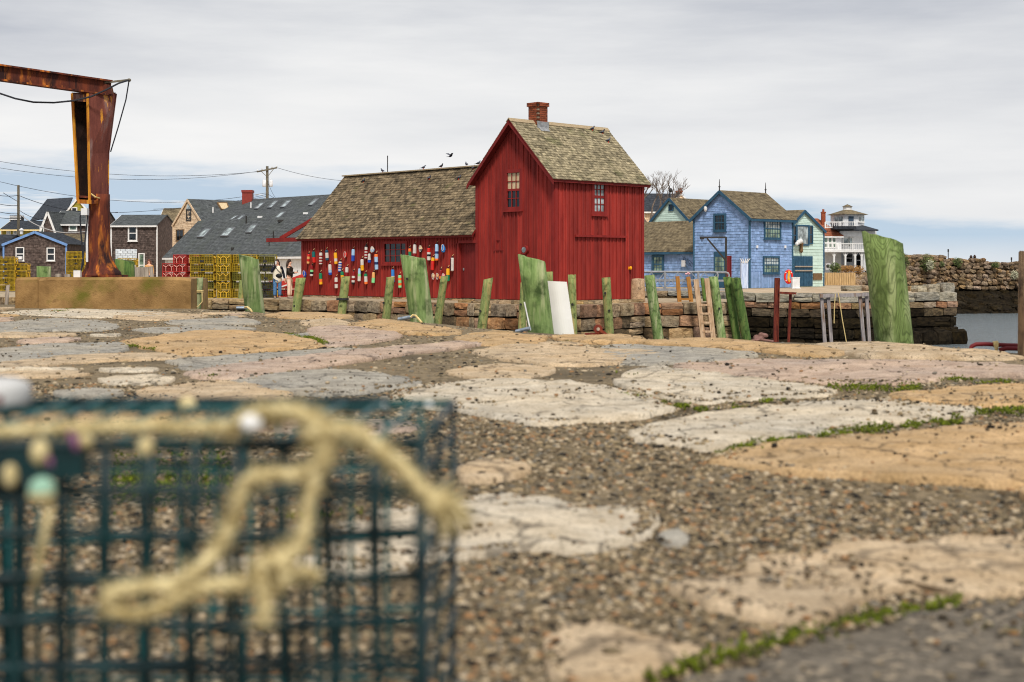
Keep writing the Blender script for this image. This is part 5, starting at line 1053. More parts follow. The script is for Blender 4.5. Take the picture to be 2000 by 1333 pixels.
def shrub(px_, py_, Y, rx, rz, label, cols, n=900, seed=1):
    c0 = P(px_, py_, Y); rt = root('shrub', c0-zc*rz*.6, label, 'shrub'); rg_ = random.Random(seed); mb = MB()
    for i in range(n):
        v = Vector((rg_.gauss(0, 1), rg_.gauss(0, 1), rg_.gauss(0, 1))).normalized()*rg_.random()**.4; lump = 1+.35*noise.noise(v*2+Vector((seed, 0, 0))); p = c0+Vector((v.x*rx, v.y*rx*.8, v.z*rz))*lump
        a = Vector((rg_.gauss(0, 1), rg_.gauss(0, 1), rg_.gauss(0, 1))).normalized(); b = a.orthogonal().normalized(); s_ = rg_.uniform(.03, .08); mb.add([p, p+a*s_*2, p+a*s_+b*s_*.8], [(0, 1, 2)])
    mb.build('foliage', cols, rt); mb = MB()
    for i in range(7): mb.tube([c0-zc*rz*.9, c0+Vector((rg_.uniform(-.6, .6)*rx, rg_.uniform(-.4, .4)*rx, rg_.uniform(0, .6)*rz))], [.02, .008], 4)
    mb.build('stem', m_bark, rt)
m_fol = M('foliage_green', lin(44, 56, 26, KV), lin(96, 108, 58, KV), 12, .9, 0, attr=.5); m_folb = M('foliage_brown', lin(110, 76, 36, KV), lin(150, 112, 62, KV), 12, .9, 0, attr=.4); m_folw = M('foliage_pale', lin(110, 112, 84, KV), lin(190, 186, 160, KV), 12, .9, 0, attr=.4)
shrub(1631, 524, 105, .45, .42, 'round dark green shrub under the white deck', m_fol, 900, 1); shrub(1654, 526, 106, .85, .28, 'low brown hedge under the white deck posts', m_folb, 1300, 2); shrub(1676, 529, 107, .5, .35, 'scrubby brown shrub at the right end of the deck hedge', m_folb, 700, 3)
shrub(1811, 514, 120.0, .65, .75, 'largest pale green plant hanging on the breakwater wall', m_fol, 1200, 4); shrub(1816, 517, 119.5, .3, .45, 'whitish dry plant beside the big green clump on the breakwater', m_folw, 400, 5); shrub(1769, 511, 117.2, .3, .7, 'green plant on the breakwater right behind the swirly green piling', m_fol, 500, 6)
shrub(1870, 513, 121.6, .4, .45, 'dark plant clump in the middle of the breakwater top', m_fol, 500, 7); shrub(1840, 516, 120.6, .2, .25, 'tiny dark plant on the breakwater wall between two larger clumps', m_fol, 200, 8); shrub(1982, 537, 122.2, .35, .4, 'pale plant low on the breakwater near the weathered post', m_folw, 400, 9); shrub(1945, 518, 122.0, .3, .3, 'dark plant clump right of the two walkers on the breakwater', m_fol, 300, 10)
for px_, y0, y1, lb in ((1852, 487, 502, 'thin post standing on the breakwater left of the two walkers'), (1975.5, 503, 514, 'thin post on the breakwater near the right edge')):
    mb = MB(); a, b_ = P(px_, y1+3, 123.5), P(px_, y0, 123.5); mb.tube([a, b_], .04, 6); mb.bar(b_-zc*.25, b_, .1); tag(mb.build('marker_post', m_iron), lb, 'post')
# ---------------------------------------------------------------- pilings
def wood_green(name, a, b, c, swirl=False, k=KV):
    m = M(name, tuple(x/k for x in a[:3])+(1,), tuple(x/k for x in b[:3])+(1,), 6, .9, .9, 30, stretch=(7, 7, .8), rnd=.16, lo=.32, hi=.64, patch=(tuple(x/k for x in c[:3])+(1,), 1.3, .50, .62), patch2=(tuple(x*.42/k for x in a[:3])+(1,), 5.5, .52, .70, 1), bdist=.015)
    if swirl:
        t = m.node_tree; n = t.nodes; l = t.links; co = n.new('ShaderNodeTexCoord'); mp = n.new('ShaderNodeMapping'); mp.inputs['Scale'].default_value = (1.5, 1.5, .6); l.new(co.outputs['Object'], mp.inputs[0])
        nz = n.new('ShaderNodeTexNoise'); nz.inputs['Scale'].default_value = 4.0; nz.inputs['Detail'].default_value = 1.6; l.new(mp.outputs[0], nz.inputs['Vector'])
        mu = n.new('ShaderNodeMath'); mu.operation = 'MULTIPLY'; mu.inputs[1].default_value = 120; l.new(nz.outputs['Fac'], mu.inputs[0]); si = n.new('ShaderNodeMath'); si.operation = 'SINE'; l.new(mu.outputs[0], si.inputs[0])
        mr = n.new('ShaderNodeMapRange'); mr.inputs[1].default_value = .2; mr.inputs[2].default_value = .95; mr.inputs[3].default_value = 0; mr.inputs[4].default_value = .55; l.new(si.outputs[0], mr.inputs[0])
        b_ = n['Principled BSDF']; src = b_.inputs['Base Color'].links[0].from_socket; mi = n.new('ShaderNodeMix'); mi.data_type = 'RGBA'; l.new(mr.outputs[0], mi.inputs['Factor']); l.new(src, mi.inputs['A']); mi.inputs['B'].default_value = tuple(x*.45/k for x in a[:3])+(1,); l.new(mi.outputs['Result'], b_.inputs['Base Color'])
    return m
m_pg = wood_green('piling_green', lin(80, 102, 52), lin(120, 138, 84), lin(154, 156, 116))
m_pgs = wood_green('piling_swirl', lin(84, 100, 50), lin(118, 136, 78), lin(148, 158, 108), True)
m_py = wood_green('piling_yellow', lin(92, 102, 54), lin(132, 138, 84), lin(146, 130, 80))
m_pdk = wood_green('piling_dark', lin(52, 74, 32), lin(86, 110, 52), lin(96, 108, 56))
m_pw = wood_green('piling_weathered', lin(78, 60, 44), lin(126, 102, 76), lin(150, 126, 94))
m_bolt = flat('bolt_dark', lin(44, 40, 36))
def piling(q, Y, mat, label, drop=2.4, cat='piling', group=None, bolts=(), dy=0.0, seed=1):
    """q: photo corners TL, TR, BR, BL; a leaning log with a sawn slanted top"""
    TL, TR, BR, BL = [P(x, y, Y) for x, y in q]; rt_, rb = (TR.x-TL.x)/2, (BR.x-BL.x)/2
    b = (BL+BR)/2; t = Vector(((TL.x+TR.x)/2, Y+dy, max(TL.z, TR.z))); ax = (t-b).normalized(); ln = (t-b).length
    base = b-ax*(drop/max(.3, ax.z)); tot = ln+drop/max(.3, ax.z); n, seg = 18, 12; mb = MB(); vv = []; rg_ = random.Random(seed)
    side = Vector((1, 0, 0)); side = (side-ax*side.dot(ax)).normalized(); fw = ax.cross(side)
    for i in range(seg+1):
        s_ = tot*i/seg
        for k in range(n):
            a = 2*math.pi*k/n; tt_ = s_/tot; r_ = rb+(rt_-rb)*tt_; r_ *= 1+.03*noise.noise(Vector((math.cos(a)*1.5, math.sin(a)*1.5, s_*1.2+seed)))
            p = base+ax*s_+side*(math.cos(a)*r_)+fw*(math.sin(a)*r_)
            if i == seg:                                   # slanted saw cut
                f = (math.cos(a)+1)/2; dz = (TL.z*(1-f)+TR.z*f)-p.z; p = p+ax*(dz/ax.z)+ax*(.01*rg_.uniform(-1, 1))
            vv.append(p-b)
    fs = [(i*n+k, i*n+(k+1) % n, (i+1)*n+(k+1) % n, (i+1)*n+k) for i in range(seg) for k in range(n)]+[tuple(range(n-1, -1, -1)), tuple(range(seg*n, seg*n+n))]
    if bolts:
        r0 = root('piling', base, label, cat, 0, group); mb.add([v+b for v in vv], fs); o = mb.build('log', mat, r0, smooth=True)
        for bx, by in bolts:
            c0 = P(bx, by, Y-rb-.01); m2 = MB(); m2.tube([c0+Vector((0, .06, 0)), c0-Vector((0, .02, 0))], .012 if Y < 20 else .04, 8); m2.build('bolt', m_bolt, r0)
    else:
        mb.add(vv, fs); o = mb.build('piling', mat, smooth=True, origin=(0, 0, 0)); o.location = b; tag(o, label, cat, group)
    me = o.data
    for p in me.polygons:
        if len(p.vertices) > 4: p.use_smooth = False
    return o
gN = 'sawn pilings along the near wharf edge'
piling([(466,497),(504,508),(517,607),(478,605)], 17.75, m_pg, 'green slant topped piling in front of the yellow traps', group=gN, seed=2)
piling([(782,498),(830,506),(845,630),(803,622)], 14.2, m_pg, 'wide green slant topped piling covering part of the shack window', group=gN, bolts=((795, 545),), seed=3)
piling([(1011,497),(1063,513),(1078,650),(1035,646)], 11.95, m_pg, 'mottled green slant topped piling before the red gable, left of the white board', group=gN, seed=4)
piling([(1684,453),(1759,476),(1780,674),(1713,666)], 10.15, m_pgs, 'biggest green piling with swirling wood grain at the right', group=gN, seed=5)
piling([(1992,492),(2075,505),(2082,712),(1984,704)], 8.6, m_pw, 'weathered brown piling cut by the right edge', group=gN, seed=6)
piling([(380,544),(397,543),(391,602),(377,604)], 19.3, m_pg, 'short green piling bound with rope right of the concrete plinth', group=gN, seed=7)
piling([(72,520),(99,522),(99,560),(72,560)], 23, m_pg, 'green piling stub showing above the left end of the plinth', group=gN, seed=8)
piling([(225,506),(262,512),(262,562),(228,562)], 23.5, m_pdk, 'leaning dark green piling stub behind the crane foot', group=gN, seed=9)
piling([(12,560),(19,556),(16,602),(8,602)], 21, m_wood, 'thin grey driftwood stake left of the concrete plinth', cat='stake', seed=10)
gF = 'pilings along the shack wharf wall'
FAR = [([(578,544),(597,543),(585,609),(571,609)], 55, m_py, 'pale green piling right of the two people at the shack corner', ((575, 598),)),
 ([(667,541),(684,540),(676,612),(659,612)], 53.6, m_py, 'second far piling, banded with an iron strap under the buoys', ()),
 ([(755,542),(771,541),(762,624),(746,624)], 50.6, m_py, 'third far piling left of the wide green near piling', ((749, 592),)),
 ([(861,540),(875,539),(864,634),(845,634)], 49.0, m_py, 'fourth far piling leaning just right of the wide green near piling', ((850, 597),)),
 ([(945,547),(963,543),(950,646),(931,646)], 47.0, m_py, 'fifth far piling with pointed top below the gable corner', ((938, 608),)),
 ([(1017,552),(1030,550),(1028,648),(1010,648)], 46.6, m_py, 'far piling half hidden behind the mottled green near piling', ((1017, 595),)),
 ([(1065,532),(1080,531),(1082,650),(1066,650)], 46.2, m_py, 'far piling top showing above the white board', ()),
 ([(1109,537),(1125,537),(1127,652),(1112,652)], 46.4, m_py, 'far piling directly right of the white board', ((1118, 595),)),
 ([(1175,543),(1192,542),(1200,654),(1181,654)], 47.6, m_py, 'straight far piling in front of the red eave wall', ((1190, 607), (1182, 573))),
 ([(1258,539),(1278,537),(1297,665),(1276,665)], 49.0, m_pg, 'far green piling leaning right beside the stone bollard', ((1289, 603),)),
 ([(1384,541),(1402,541),(1418,663),(1402,663)], 50.3, m_pg, 'far green piling right of the pale ladder', ((1405, 603),)),
 ([(1412,542),(1428,541),(1448,664),(1431,664)], 50.9, m_pdk, 'left one of the leaning pair of dark green pilings', ()),
 ([(1427,543),(1446,543),(1467,664),(1449,664)], 50.5, m_pdk, 'right one of the leaning pair of dark green pilings', ()),
 ([(1368,543),(1375,543),(1381,600),(1374,600)], 52.6, m_pdk, 'narrow dark green post behind the pale ladder', ()),
 ([(468,548),(479,545),(474,606),(462,606)], 57.2, m_py, 'far piling leaning out from behind the first green near piling', ())]
for i, (q_, Y, mt, lb, bl) in enumerate(FAR): piling(q_, Y, mt, lb, drop=1.9, group=gF, bolts=bl, seed=20+i)
# iron strap on the second far piling
mb = MB(); c0 = P(669, 584, 53.6); mb.tube([c0-zc*.05, c0+zc*.03], .235, 14); tag(mb.build('iron_strap', m_iron), 'dark iron strap round the second far piling', 'strap')
# rope round the short piling
mb = MB(); c0 = P(386, 571, 19.3)
for k in range(2): mb.tube([c0+Vector((.075*math.cos(a), .075*math.sin(a), .02*k-.12*(k == 1)*0)) for a in np.linspace(0, 6.2, 14)], .007, 5)
mb.tube([c0+Vector((.07, -.05, 0)), c0+Vector((.075, -.06, -.13)), c0+Vector((.02, -.08, -.2)), c0+Vector((-.09, -.06, -.19)), c0+Vector((-.1, -.05, -.06))], .007, 5)
m_rope = M('old_rope', lin(176, 150, 96, .8), lin(214, 192, 136, .8), 60, .95, .5, 160, bdist=.002)
tag(mb.build('mooring_rope', m_rope), 'thin rope tied round the short piling by the plinth', 'rope')

# white half round board behind the mottled piling
mb = MB(); Y = 12.35; bl, br_, tr_, tl = P(1079, 655, Y), P(1122, 655, Y), P(1107, 551, Y), P(1066, 549, Y); n = 10
rows_ = [(bl-(tl-bl)*1.2, br_-(tr_-br_)*1.2), (tl, tr_)]; vv = []
for (a, b_) in rows_:
    for s_ in (0, .03):
        for i in range(n+1): t = i/n; vv.append(a.lerp(b_, t)+Vector((0, -.05*math.sin(math.pi*t)+s_, 0)))
fs = []; w_ = n+1
for i in range(n): fs += [(i, i+1, 2*w_+i+1, 2*w_+i), (w_+i+1, w_+i, 3*w_+i, 3*w_+i+1), (2*w_+i, 2*w_+i+1, 3*w_+i+1, 3*w_+i), (w_+i, w_+i+1, i+1, i)]
fs += [(0, 2*w_, 3*w_, w_), (n, w_+n, 3*w_+n, 2*w_+n)]; mb.add(vv, fs); tag(mb.build('fender_board', M('white_plastic', lin(222, 218, 208, .85), lin(232, 228, 220, .85), 3, .5, .05, 20), smooth=False), 'white plastic fender board standing beside the mottled green piling', 'board')

# ---------------------------------------------------------------- ladders on the far wall
def ladder(a0, a1, b0, b1, Y, rungs, mat, label, wd=.13, dep=.12):
    r0 = root('wooden_ladder', P((a1[0]+b1[0])/2, a1[1], Y), label, 'ladder', 0)
    for s0, s1 in ((a0, a1), (b0, b1)):
        mb = MB(); p, q_ = P(*s0, Y), P(*s1, Y); mb.bar(q_-(p-q_)*.35, p, wd, dep, up=Vector((0, -1, 0))); mb.build('rail', mat, r0)
    for y in rungs:
        t = (y-a0[1])/(a1[1]-a0[1]); x0 = a0[0]+(a1[0]-a0[0])*t; x1 = b0[0]+(b1[0]-b0[0])*t; mb = MB(); mb.bar(P(x0, y, Y-.03), P(x1, y, Y-.03), .09, .07); mb.build('rung', mat, r0)
m_pine = M('pine_wood', lin(146, 114, 84, KV), lin(184, 156, 126, KV), 5, .85, .35, 40, stretch=(4, 4, .5), bdist=.006); m_orw = M('orange_wood', lin(132, 88, 38, KV), lin(158, 110, 54, KV), 5, .8, .3, 40, stretch=(4, 4, .5), bdist=.006)
ladder((1359,546),(1373,661),(1380,544),(1393,661), 50.0, (596, 613, 630.5, 648), m_pine, 'pale wooden ladder against the wharf wall between two green pilings', .17)
ladder((1323,540),(1327,588),(1344,541),(1350,589), 51.6, (585,), m_orw, 'pair of orange brown ladder rails rising above the wharf edge', .14)
# stone bollard at the shack corner
c0 = P(1246, 591, 51.3); c0.z = ZS; mb = MB(); mb.lathe(c0, [(.26, 0), (.265, .05), (.24, .78), (.22, .84), (.0, .86)], 20); tag(mb.build('stone_bollard', stone_mat('bollard_stone', lin(150, 122, 96), lin(182, 156, 128), KV), smooth=True), 'squat round stone bollard at the right corner of the red shack', 'bollard')
# red steel posts and the fender frames on the quay
m_rusty = M('rust_red_steel', lin(72, 26, 20, KV), lin(112, 46, 30, KV), 6, .8, .4, 40, stretch=(2, 2, .5), patch=(lin(128, 76, 40, KV), 3, .58, .75)); m_maroon = flat('maroon_paint', lin(96, 22, 24, KV))
def hpost(px0, y0, px1, y1, Y, label, w_=.24, mat=m_rusty, drop=0):
    a, b_ = P(px1, y1, Y), P(px0, y0, Y); a = a-(b_-a).normalized()*drop; mb = MB(); r0 = root('steel_post', a, label, 'post'); x = Vector((w_/2, 0, 0))
    mb.bar(a-x*.9, b_-x*.9, .03, w_, up=Vector((0, 1, 0))); mb.bar(a+x*.9, b_+x*.9, .03, w_, up=Vector((0, 1, 0))); mb.bar(a, b_, w_*.9, .04, up=Vector((0, 1, 0))); mb.build('beam', mat, r0); return r0
s0 = hpost(1518, 543, 1515, 668, 66.5, 'tall rusty red steel post standing in front of the quay wall', .22, drop=.8)
mb = MB(); mb.bar(P(1521, 572, 66.4), P(1555, 573.5, 66.4), .1, .1); mb.build('cross_beam', m_rusty, s0); mb = MB(); mb.tube([P(1544, 573, 66.6), P(1540, 672, 66.6)], .07, 8); mb.build('pipe', m_rusty, s0)
hpost(1424, 500, 1424, 548, 78, 'short dark red post in front of the blue house door', .23, m_maroon)
m_fend = M('grey_fender_wood', lin(112, 104, 104, KV), lin(146, 138, 134, KV), 5, .85, .4, 40, stretch=(4, 4, .5), patch=(lin(104, 76, 54, KV), 1.4, .5, .66))
ff = root('dock_fender', P(1645, 672, 65.5), 'grey timber quay fender with two pairs of legs on the quay wall', 'dock fender')
for (x0, x1), nm in zip(((1604, 1611), (1617, 1623.5), (1679, 1687), (1692, 1698)), 'abcd'): mb = MB(); a, b_ = P(x1, 670, 65.7), P(x0, 574, 65.7); mb.bar(a-(b_-a)*.15, b_, .15, .15, up=Vector((0, -1, 0))); mb.build('leg', m_fend, ff)
mb = MB(); mb.bar(P(1601, 578.5, 65.6), P(1696, 575.5, 65.6), .16, .16); mb.bar(P(1606, 588, 65.8), P(1618, 587.5, 65.8), .1, .16); mb.bar(P(1681, 586, 65.8), P(1694, 585.5, 65.8), .1, .16); mb.build('beam', m_fend, ff)
for a, b_, lb in (((1637.5, 573), (1654, 674), 'long mooring line hanging slanted from the quay edge'), ((1631.5, 574), (1629, 632), 'short mooring line hanging straight from the quay edge')): mb = MB(); mb.tube([P(*a, 65.3), P((a[0]+b_[0])/2-.8, (a[1]+b_[1])/2, 65.3), P(*b_, 65.3)], .022, 5); tag(mb.build('mooring_line', m_rope), lb, 'rope')

# ---------------------------------------------------------------- gangway railing by the blue shed
m_alu = M('aluminium', lin(126, 126, 128, .9), lin(152, 152, 154, .9), 6, .55, .05)
for (x0, x1, Y, lb) in ((1256, 1402, 72, 'front aluminium gangway railing before the low blue shed'), (1256, 1424, 73.2, 'rear aluminium gangway railing with rounded end')):
    r0 = root('gangway_railing', P(x1, 565, Y), lb, 'railing', 0, 'gangway railings'); y0 = 531.5 if Y < 73 else 532.5
    mb = MB(); top_ = [P(x0-20, y0-.5, Y+.2), P(x1-6, y0, Y), P(x1-2, y0+1.5, Y), P(x1, y0+6, Y), P(x1-1, y0+13, Y)]; mb.tube(top_, .05, 8); mb.build('top_rail', m_alu, r0)
    mb = MB(); mb.bar(P(x0-20, y0+16, Y), P(x1-3, y0+16, Y), .06, .1); mb.bar(P(x0-20, y0+34, Y), P(x1, y0+34, Y), .08, .1); mb.build('lower_rail', m_alu, r0)
    if Y < 73:
        x = x0-10
        while x < x1-20: mb = MB(); mb.bar(P(x, y0+1, Y), P(x+26, y0+33, Y), .035); mb.bar(P(x+26, y0+1, Y+.02), P(x, y0+33, Y+.02), .035); mb.build('cross_brace', m_alu, r0); x += 26
        for x in (1299, 1400-36): mb = MB(); mb.bar(P(x, y0+1, Y-.02), P(x, y0+36, Y-.02), .1); mb.build('upright', m_alu, r0)
mb = MB(); c0 = P(1343, 535, 71.8)
for i in range(9): mb.blob(c0+Vector((RNG.uniform(-.1, .1), RNG.uniform(-.05, .05), RNG.uniform(-.06, .06))), .05, .05, .04, 6, 4)
tag(mb.build('pink_flowers', flat('pink', lin(226, 168, 170, .8))), 'small bunch of pink flowers tied to the gangway railing', 'flowers')

# ---------------------------------------------------------------- buoys on the shack wall
PAL = {'red': lin(196, 34, 26, .85), 'orange': lin(232, 112, 48, .85), 'tan': lin(220, 160, 96, .85), 'teal': lin(22, 96, 92, .85), 'white': lin(208, 198, 188, .9), 'yellow': lin(232, 164, 28, .85), 'pale blue': lin(152, 184, 212, .85), 'blue': lin(32, 70, 160, .85),
 'navy': lin(24, 44, 90, .85), 'black': lin(22, 22, 24), 'green': lin(24, 118, 78, .85), 'pale green': lin(132, 210, 140, .85), 'dark red': lin(130, 22, 26, .85), 'sky blue': lin(48, 120, 190, .85), 'cream': lin(232, 196, 150, .85), 'pink': lin(230, 150, 140, .85), 'dark teal': lin(28, 72, 92, .85)}
PM = {k: flat('buoy_'+k.replace(' ', '_'), v, .45, .4) for k, v in PAL.items()}
BU = [(605,497,516,5,'red tan red tan'),(617.3,492,514,6,'teal teal red red'),(630,494,517,6,'white white dark_red white dark_red white dark_red white'),(643,489,509.5,6,'dark_teal white white dark_teal'),(660,494,516.5,6,'yellow yellow white yellow'),
 (678.7,492,503,6.5,'red',1),(693,487.5,511,6,'pale_blue blue'),(718,480,505.5,5.5,'black white white dark_red white dark_red white dark_red white'),(725,496,514,6,'white white blue'),(732,482,493.5,8,'white pale_blue',1),(739.5,497,527.5,6.5,'orange pale_blue pale_blue navy pale_blue pale_blue'),
 (711.4,507,529.5,6,'white white yellow yellow'),(667,511.5,531.5,6,'white blue white blue white blue white blue'),(649,517,538,6,'white white pale_blue blue'),(680.7,522.7,542,6,'white white dark_red dark_red'),(673,531,552,6,'green yellow yellow'),(612,519,540,6,'dark_red dark_red pale_green black white'),
 (599.5,529,542,7.5,'blue',1),(630.5,534,556.5,6,'green green orange yellow'),(660.7,542.6,563.6,6,'white white dark_red white white'),(693.4,531,556,6,'dark_red dark_red white dark_red white black'),(705.2,525,550,6,'pale_blue pale_blue pale_green white white'),(718.7,535,556,6,'green white white orange'),(732.4,532.4,553.4,6,'tan tan pale_green pale_green'),
 (771.5,527,552,6,'sky_blue sky_blue white sky_blue'),(785,538,563,6,'pale_green orange pale_green orange pale_green'),(804.3,486,503,5.5,'orange green green'),(813.3,478,501,6.5,'white white white dark_red'),(826,480,494,7,'cream black',1),(841.4,485,509.4,6.5,'red red white black white white'),(856.6,477.5,510,6.5,'pale_blue pale_blue pale_blue navy pale_blue pale_blue orange'),
 (870.5,478,494,8.5,'sky_blue',1),(848.2,503.6,528.5,6.5,'yellow red red red'),(886.7,504,530,6.5,'white',2),(878.7,525,550,6.5,'yellow yellow green green'),(864.5,528,546,6,'dark_red dark_red orange'),(835.8,539,559,5,'white dark_red white dark_red white dark_red white'),
 (850,534,543,4,'cream',1),(858,534,542,4,'tan',1),(870,534.5,541.5,5.5,'pink',1)]
WHERE = lambda px, py: ('left of' if px < 750 else 'right of' if px > 795 else 'below')+' the shack window, '+('high on' if py < 505 else 'halfway up' if py < 525 else 'low on')+' the red wall'
NB = ['hung nearest the left shack corner', 'second along from the left corner', 'above the row of low buoys at the left', 'near a striped one', 'hung nearest the window', 'hung by the recessed door']
usedlab = set()
for i, b_ in enumerate(BU):
    px_, y0, y1, wpx_, bands = b_[:5]; shp = b_[5] if len(b_) > 5 else 0; bands = [x.replace('_', ' ') for x in bands.split()]
    u0, v1 = hit(px_, y0, FG); _, v0 = hit(px_, y1, FG); sc_ = (SO.y+U.y*u0)/F; r_ = max(.05, wpx_*sc_*.55); c0 = SO+U*u0-V*(.03+r_); H_ = v1-v0
    seqn = [k for j, k in enumerate(bands) if j == 0 or bands[j-1] != k]
    desc = {1: ('round ' if len(seqn) == 1 else 'rounded ')+' and '.join(dict.fromkeys(seqn))+' float', 2: 'white buoy with a black upright stripe'}.get(shp) or ('plain '+seqn[0]+' buoy' if len(seqn) == 1 else 'lobster buoy banded '+', '.join(seqn[:4]))
    lab = desc+' '+WHERE(px_, (y0+y1)/2)
    lab = ' '.join(lab.split()[:16])
    if lab in usedlab: lab = desc+' number'  # never reached: all band orders differ
    usedlab.add(lab); rt_ = root('lobster_buoy', Vector((c0.x, c0.y, ZB+v0)), lab, 'buoy', 0, 'buoys hung on the red shack wall')
    if shp == 1:
        mb = MB(); prof = [(.02, 0), (r_*.75, H_*.08), (r_, H_*.35), (r_*.9, H_*.62), (r_*.45, H_*.88), (.03, H_)]; nb = len(seqn)
        for k in range(nb):
            mb = MB(); lo_, hi_ = H_*(nb-1-k)/nb, H_*(nb-k)/nb; zs = [lo_]+[z for _, z in prof if lo_ < z < hi_]+[hi_]; mb.lathe(Vector((c0.x, c0.y, ZB+v0)), [(float(np.interp(z, [p[1] for p in prof], [p[0] for p in prof])), z) for z in zs], 12); mb.build('body', PM[seqn[k]], rt_, smooth=False)
        mb = MB(); p0 = Vector((c0.x, c0.y, ZB+v1)); mb.tube([p0+Vector((.04*math.cos(a)-.02, -r_, -.12+.12*math.sin(a))) for a in np.linspace(0, 6.2, 12)], .01, 4); mb.build('becket', PM['white'], rt_)
    else:
        nb = len(bands); k0 = 0
        while k0 < nb:
            k1 = k0
            while k1+1 < nb and bands[k1+1] == bands[k0]: k1 += 1
            lo_, hi_ = H_*(nb-1-k1)/nb, H_*(nb-k0)/nb; mb = MB(); cap = .025 if k0 == 0 else 0; foot = .025 if k1 == nb-1 else 0
            pr = ([(r_*.6, lo_), (r_, lo_+foot)] if foot else [(r_, lo_)])+([(r_, hi_-cap), (r_*.7, hi_)] if cap else [(r_, hi_)])
            mb.lathe(Vector((c0.x, c0.y, ZB+v0)), pr, 10); mb.build('band', PM[bands[k0]], rt_, smooth=False); k0 = k1+1
        if shp == 2: mb = MB(); mb.fbox((Vector((c0.x, c0.y, ZB+v0))-V*(r_+.0), U, -V), -.015, .015, .02, H_-.02, -.02, .01); mb.build('stripe', PM['black'], rt_)
        mb = MB(); mb.tube([Vector((c0.x, c0.y, ZB+v1-.02)), Vector((c0.x, c0.y, ZB+v1+.07))], .022, 6); mb.build('spindle', PM['black'], rt_)
        mb = MB(); mb.tube([Vector((c0.x, c0.y, ZB+v1+.06)), Vector((c0.x, c0.y, ZB+v1+.06))+V*(r_+.0)+zc*.07], .009, 4); mb.build('hanging_line', m_rope, rt_)
    rt_.rotation_euler.y = RNG.uniform(-.07, .07)

# ---------------------------------------------------------------- pigeons
m_pig = M('pigeon_grey', lin(58, 60, 70, .8), lin(96, 98, 108, .8), 20, .8, 0); m_pigd = M('pigeon_dark', lin(34, 34, 42, .8), lin(54, 54, 62, .8), 20, .8, 0)
def pigeon(p, ang, label, mat, fly=False, s_=.64):
    p = Vector(p); r0 = root('pigeon', p, label, 'bird', ang, 'pigeons about the shack roofs'); d = Vector((math.cos(ang), math.sin(ang), 0)); sd_ = Vector((-d.y, d.x, 0)); z0 = p+zc*.07*s_
    mb = MB(); mb.tube([z0-d*.15*s_, z0-d*.08*s_+zc*.02*s_, z0+zc*.05*s_, z0+d*.07*s_+zc*.09*s_, z0+d*.10*s_+zc*.14*s_, z0+d*.115*s_+zc*.18*s_, z0+d*.145*s_+zc*.185*s_, z0+d*.18*s_+zc*.175*s_], [.012*s_, .05*s_, .075*s_, .06*s_, .036*s_, .036*s_, .026*s_, .004], 8); mb.build('body', mat, r0, smooth=True)
    mb = MB(); mb.slab(z0-d*.27*s_+sd_*.04*s_, z0-d*.27*s_-sd_*.04*s_, z0-d*.08*s_-sd_*.03*s_+zc*.02, z0-d*.08*s_+sd_*.03*s_+zc*.02, .012); mb.build('tail', m_pigd, r0)
    for e_ in (-1, 1):
        mb = MB()
        if fly: mb.slab(z0+d*.06*s_+zc*.06, z0-d*.08*s_+zc*.06, z0-d*.14*s_+sd_*e_*.33*s_+zc*.2*s_, z0+d*.02*s_+sd_*e_*.28*s_+zc*.22*s_, .012)
        else: mb.tube([z0+d*.06*s_+sd_*e_*.055*s_+zc*.06*s_, z0-d*.04*s_+sd_*e_*.066*s_+zc*.05*s_, z0-d*.2*s_+sd_*e_*.03*s_], [.025*s_, .035*s_, .005], 6)
        mb.build('wing', m_pigd if mat is m_pig else m_pig, r0, smooth=True)
    if not fly: mb = MB(); mb.tube([z0-sd_*.02, z0-sd_*.02-zc*.09], .008, 4); mb.tube([z0+sd_*.02, z0+sd_*.02-zc*.09], .008, 4); mb.build('legs', m_lr, r0)
RW = at(0, WXR, WRZ+.155); nW = (-U).cross(V*WXR+zc*(WRZ-WH)).normalized(); nW = nW if nW.z > 0 else -nW; AW = q[0] if False else at(0, -eo, WH-eo*swp+.115)
for px_, lb, an in ((747, 'pigeon on the wing ridge beside the thin vent rod', 2.4), (827, 'pigeon bowing at the middle of the wing ridge', .4), (862, 'dark pigeon on the wing ridge right of the middle', -.8), (911, 'upright pigeon near the right end of the wing ridge', 1.9), (934, 'pigeon tucked against the tall gable at the ridge end', .2)):
    p_ = RW+U*solve(RW, U, px_); pigeon(p_, an, lb, m_pig if px_ != 862 else m_pigd)
for px_, py_, lb in ((710, 355.5, 'pale pigeon low on the left of the wing roof slope'), (838, 350, 'dark pigeon just under the wing ridge at the middle'), (896, 350, 'grey pigeon under the wing ridge, near the gable'), (925, 330, 'pigeon at the wing ridge foot of the tall gable')): pigeon(roofpt(px_, py_+1, AW, nW), RNG.uniform(-1, 1), lb, m_pig if px_ != 838 else m_pigd)
nTl = V.cross(U*GW/2+zc*(HA-HE)).normalized(); nTl = nTl if nTl.z > 0 else -nTl; ATl = at(0, 0, HE+.125)
for px_, py_, lb in ((1157, 255, 'pigeon on the tall roof just below its ridge'), (1177, 261.5, 'dark pigeon near the far end of the tall roof ridge'), (1188, 278, 'lowest pigeon on the tall roof slope')): pigeon(roofpt(px_, py_, ATl, nTl), RNG.uniform(-1, 1), lb, m_pig if px_ != 1177 else m_pigd)
pigeon(P(880, 309, 55), .6, 'small bird flying above the wing roof', m_pigd, True)
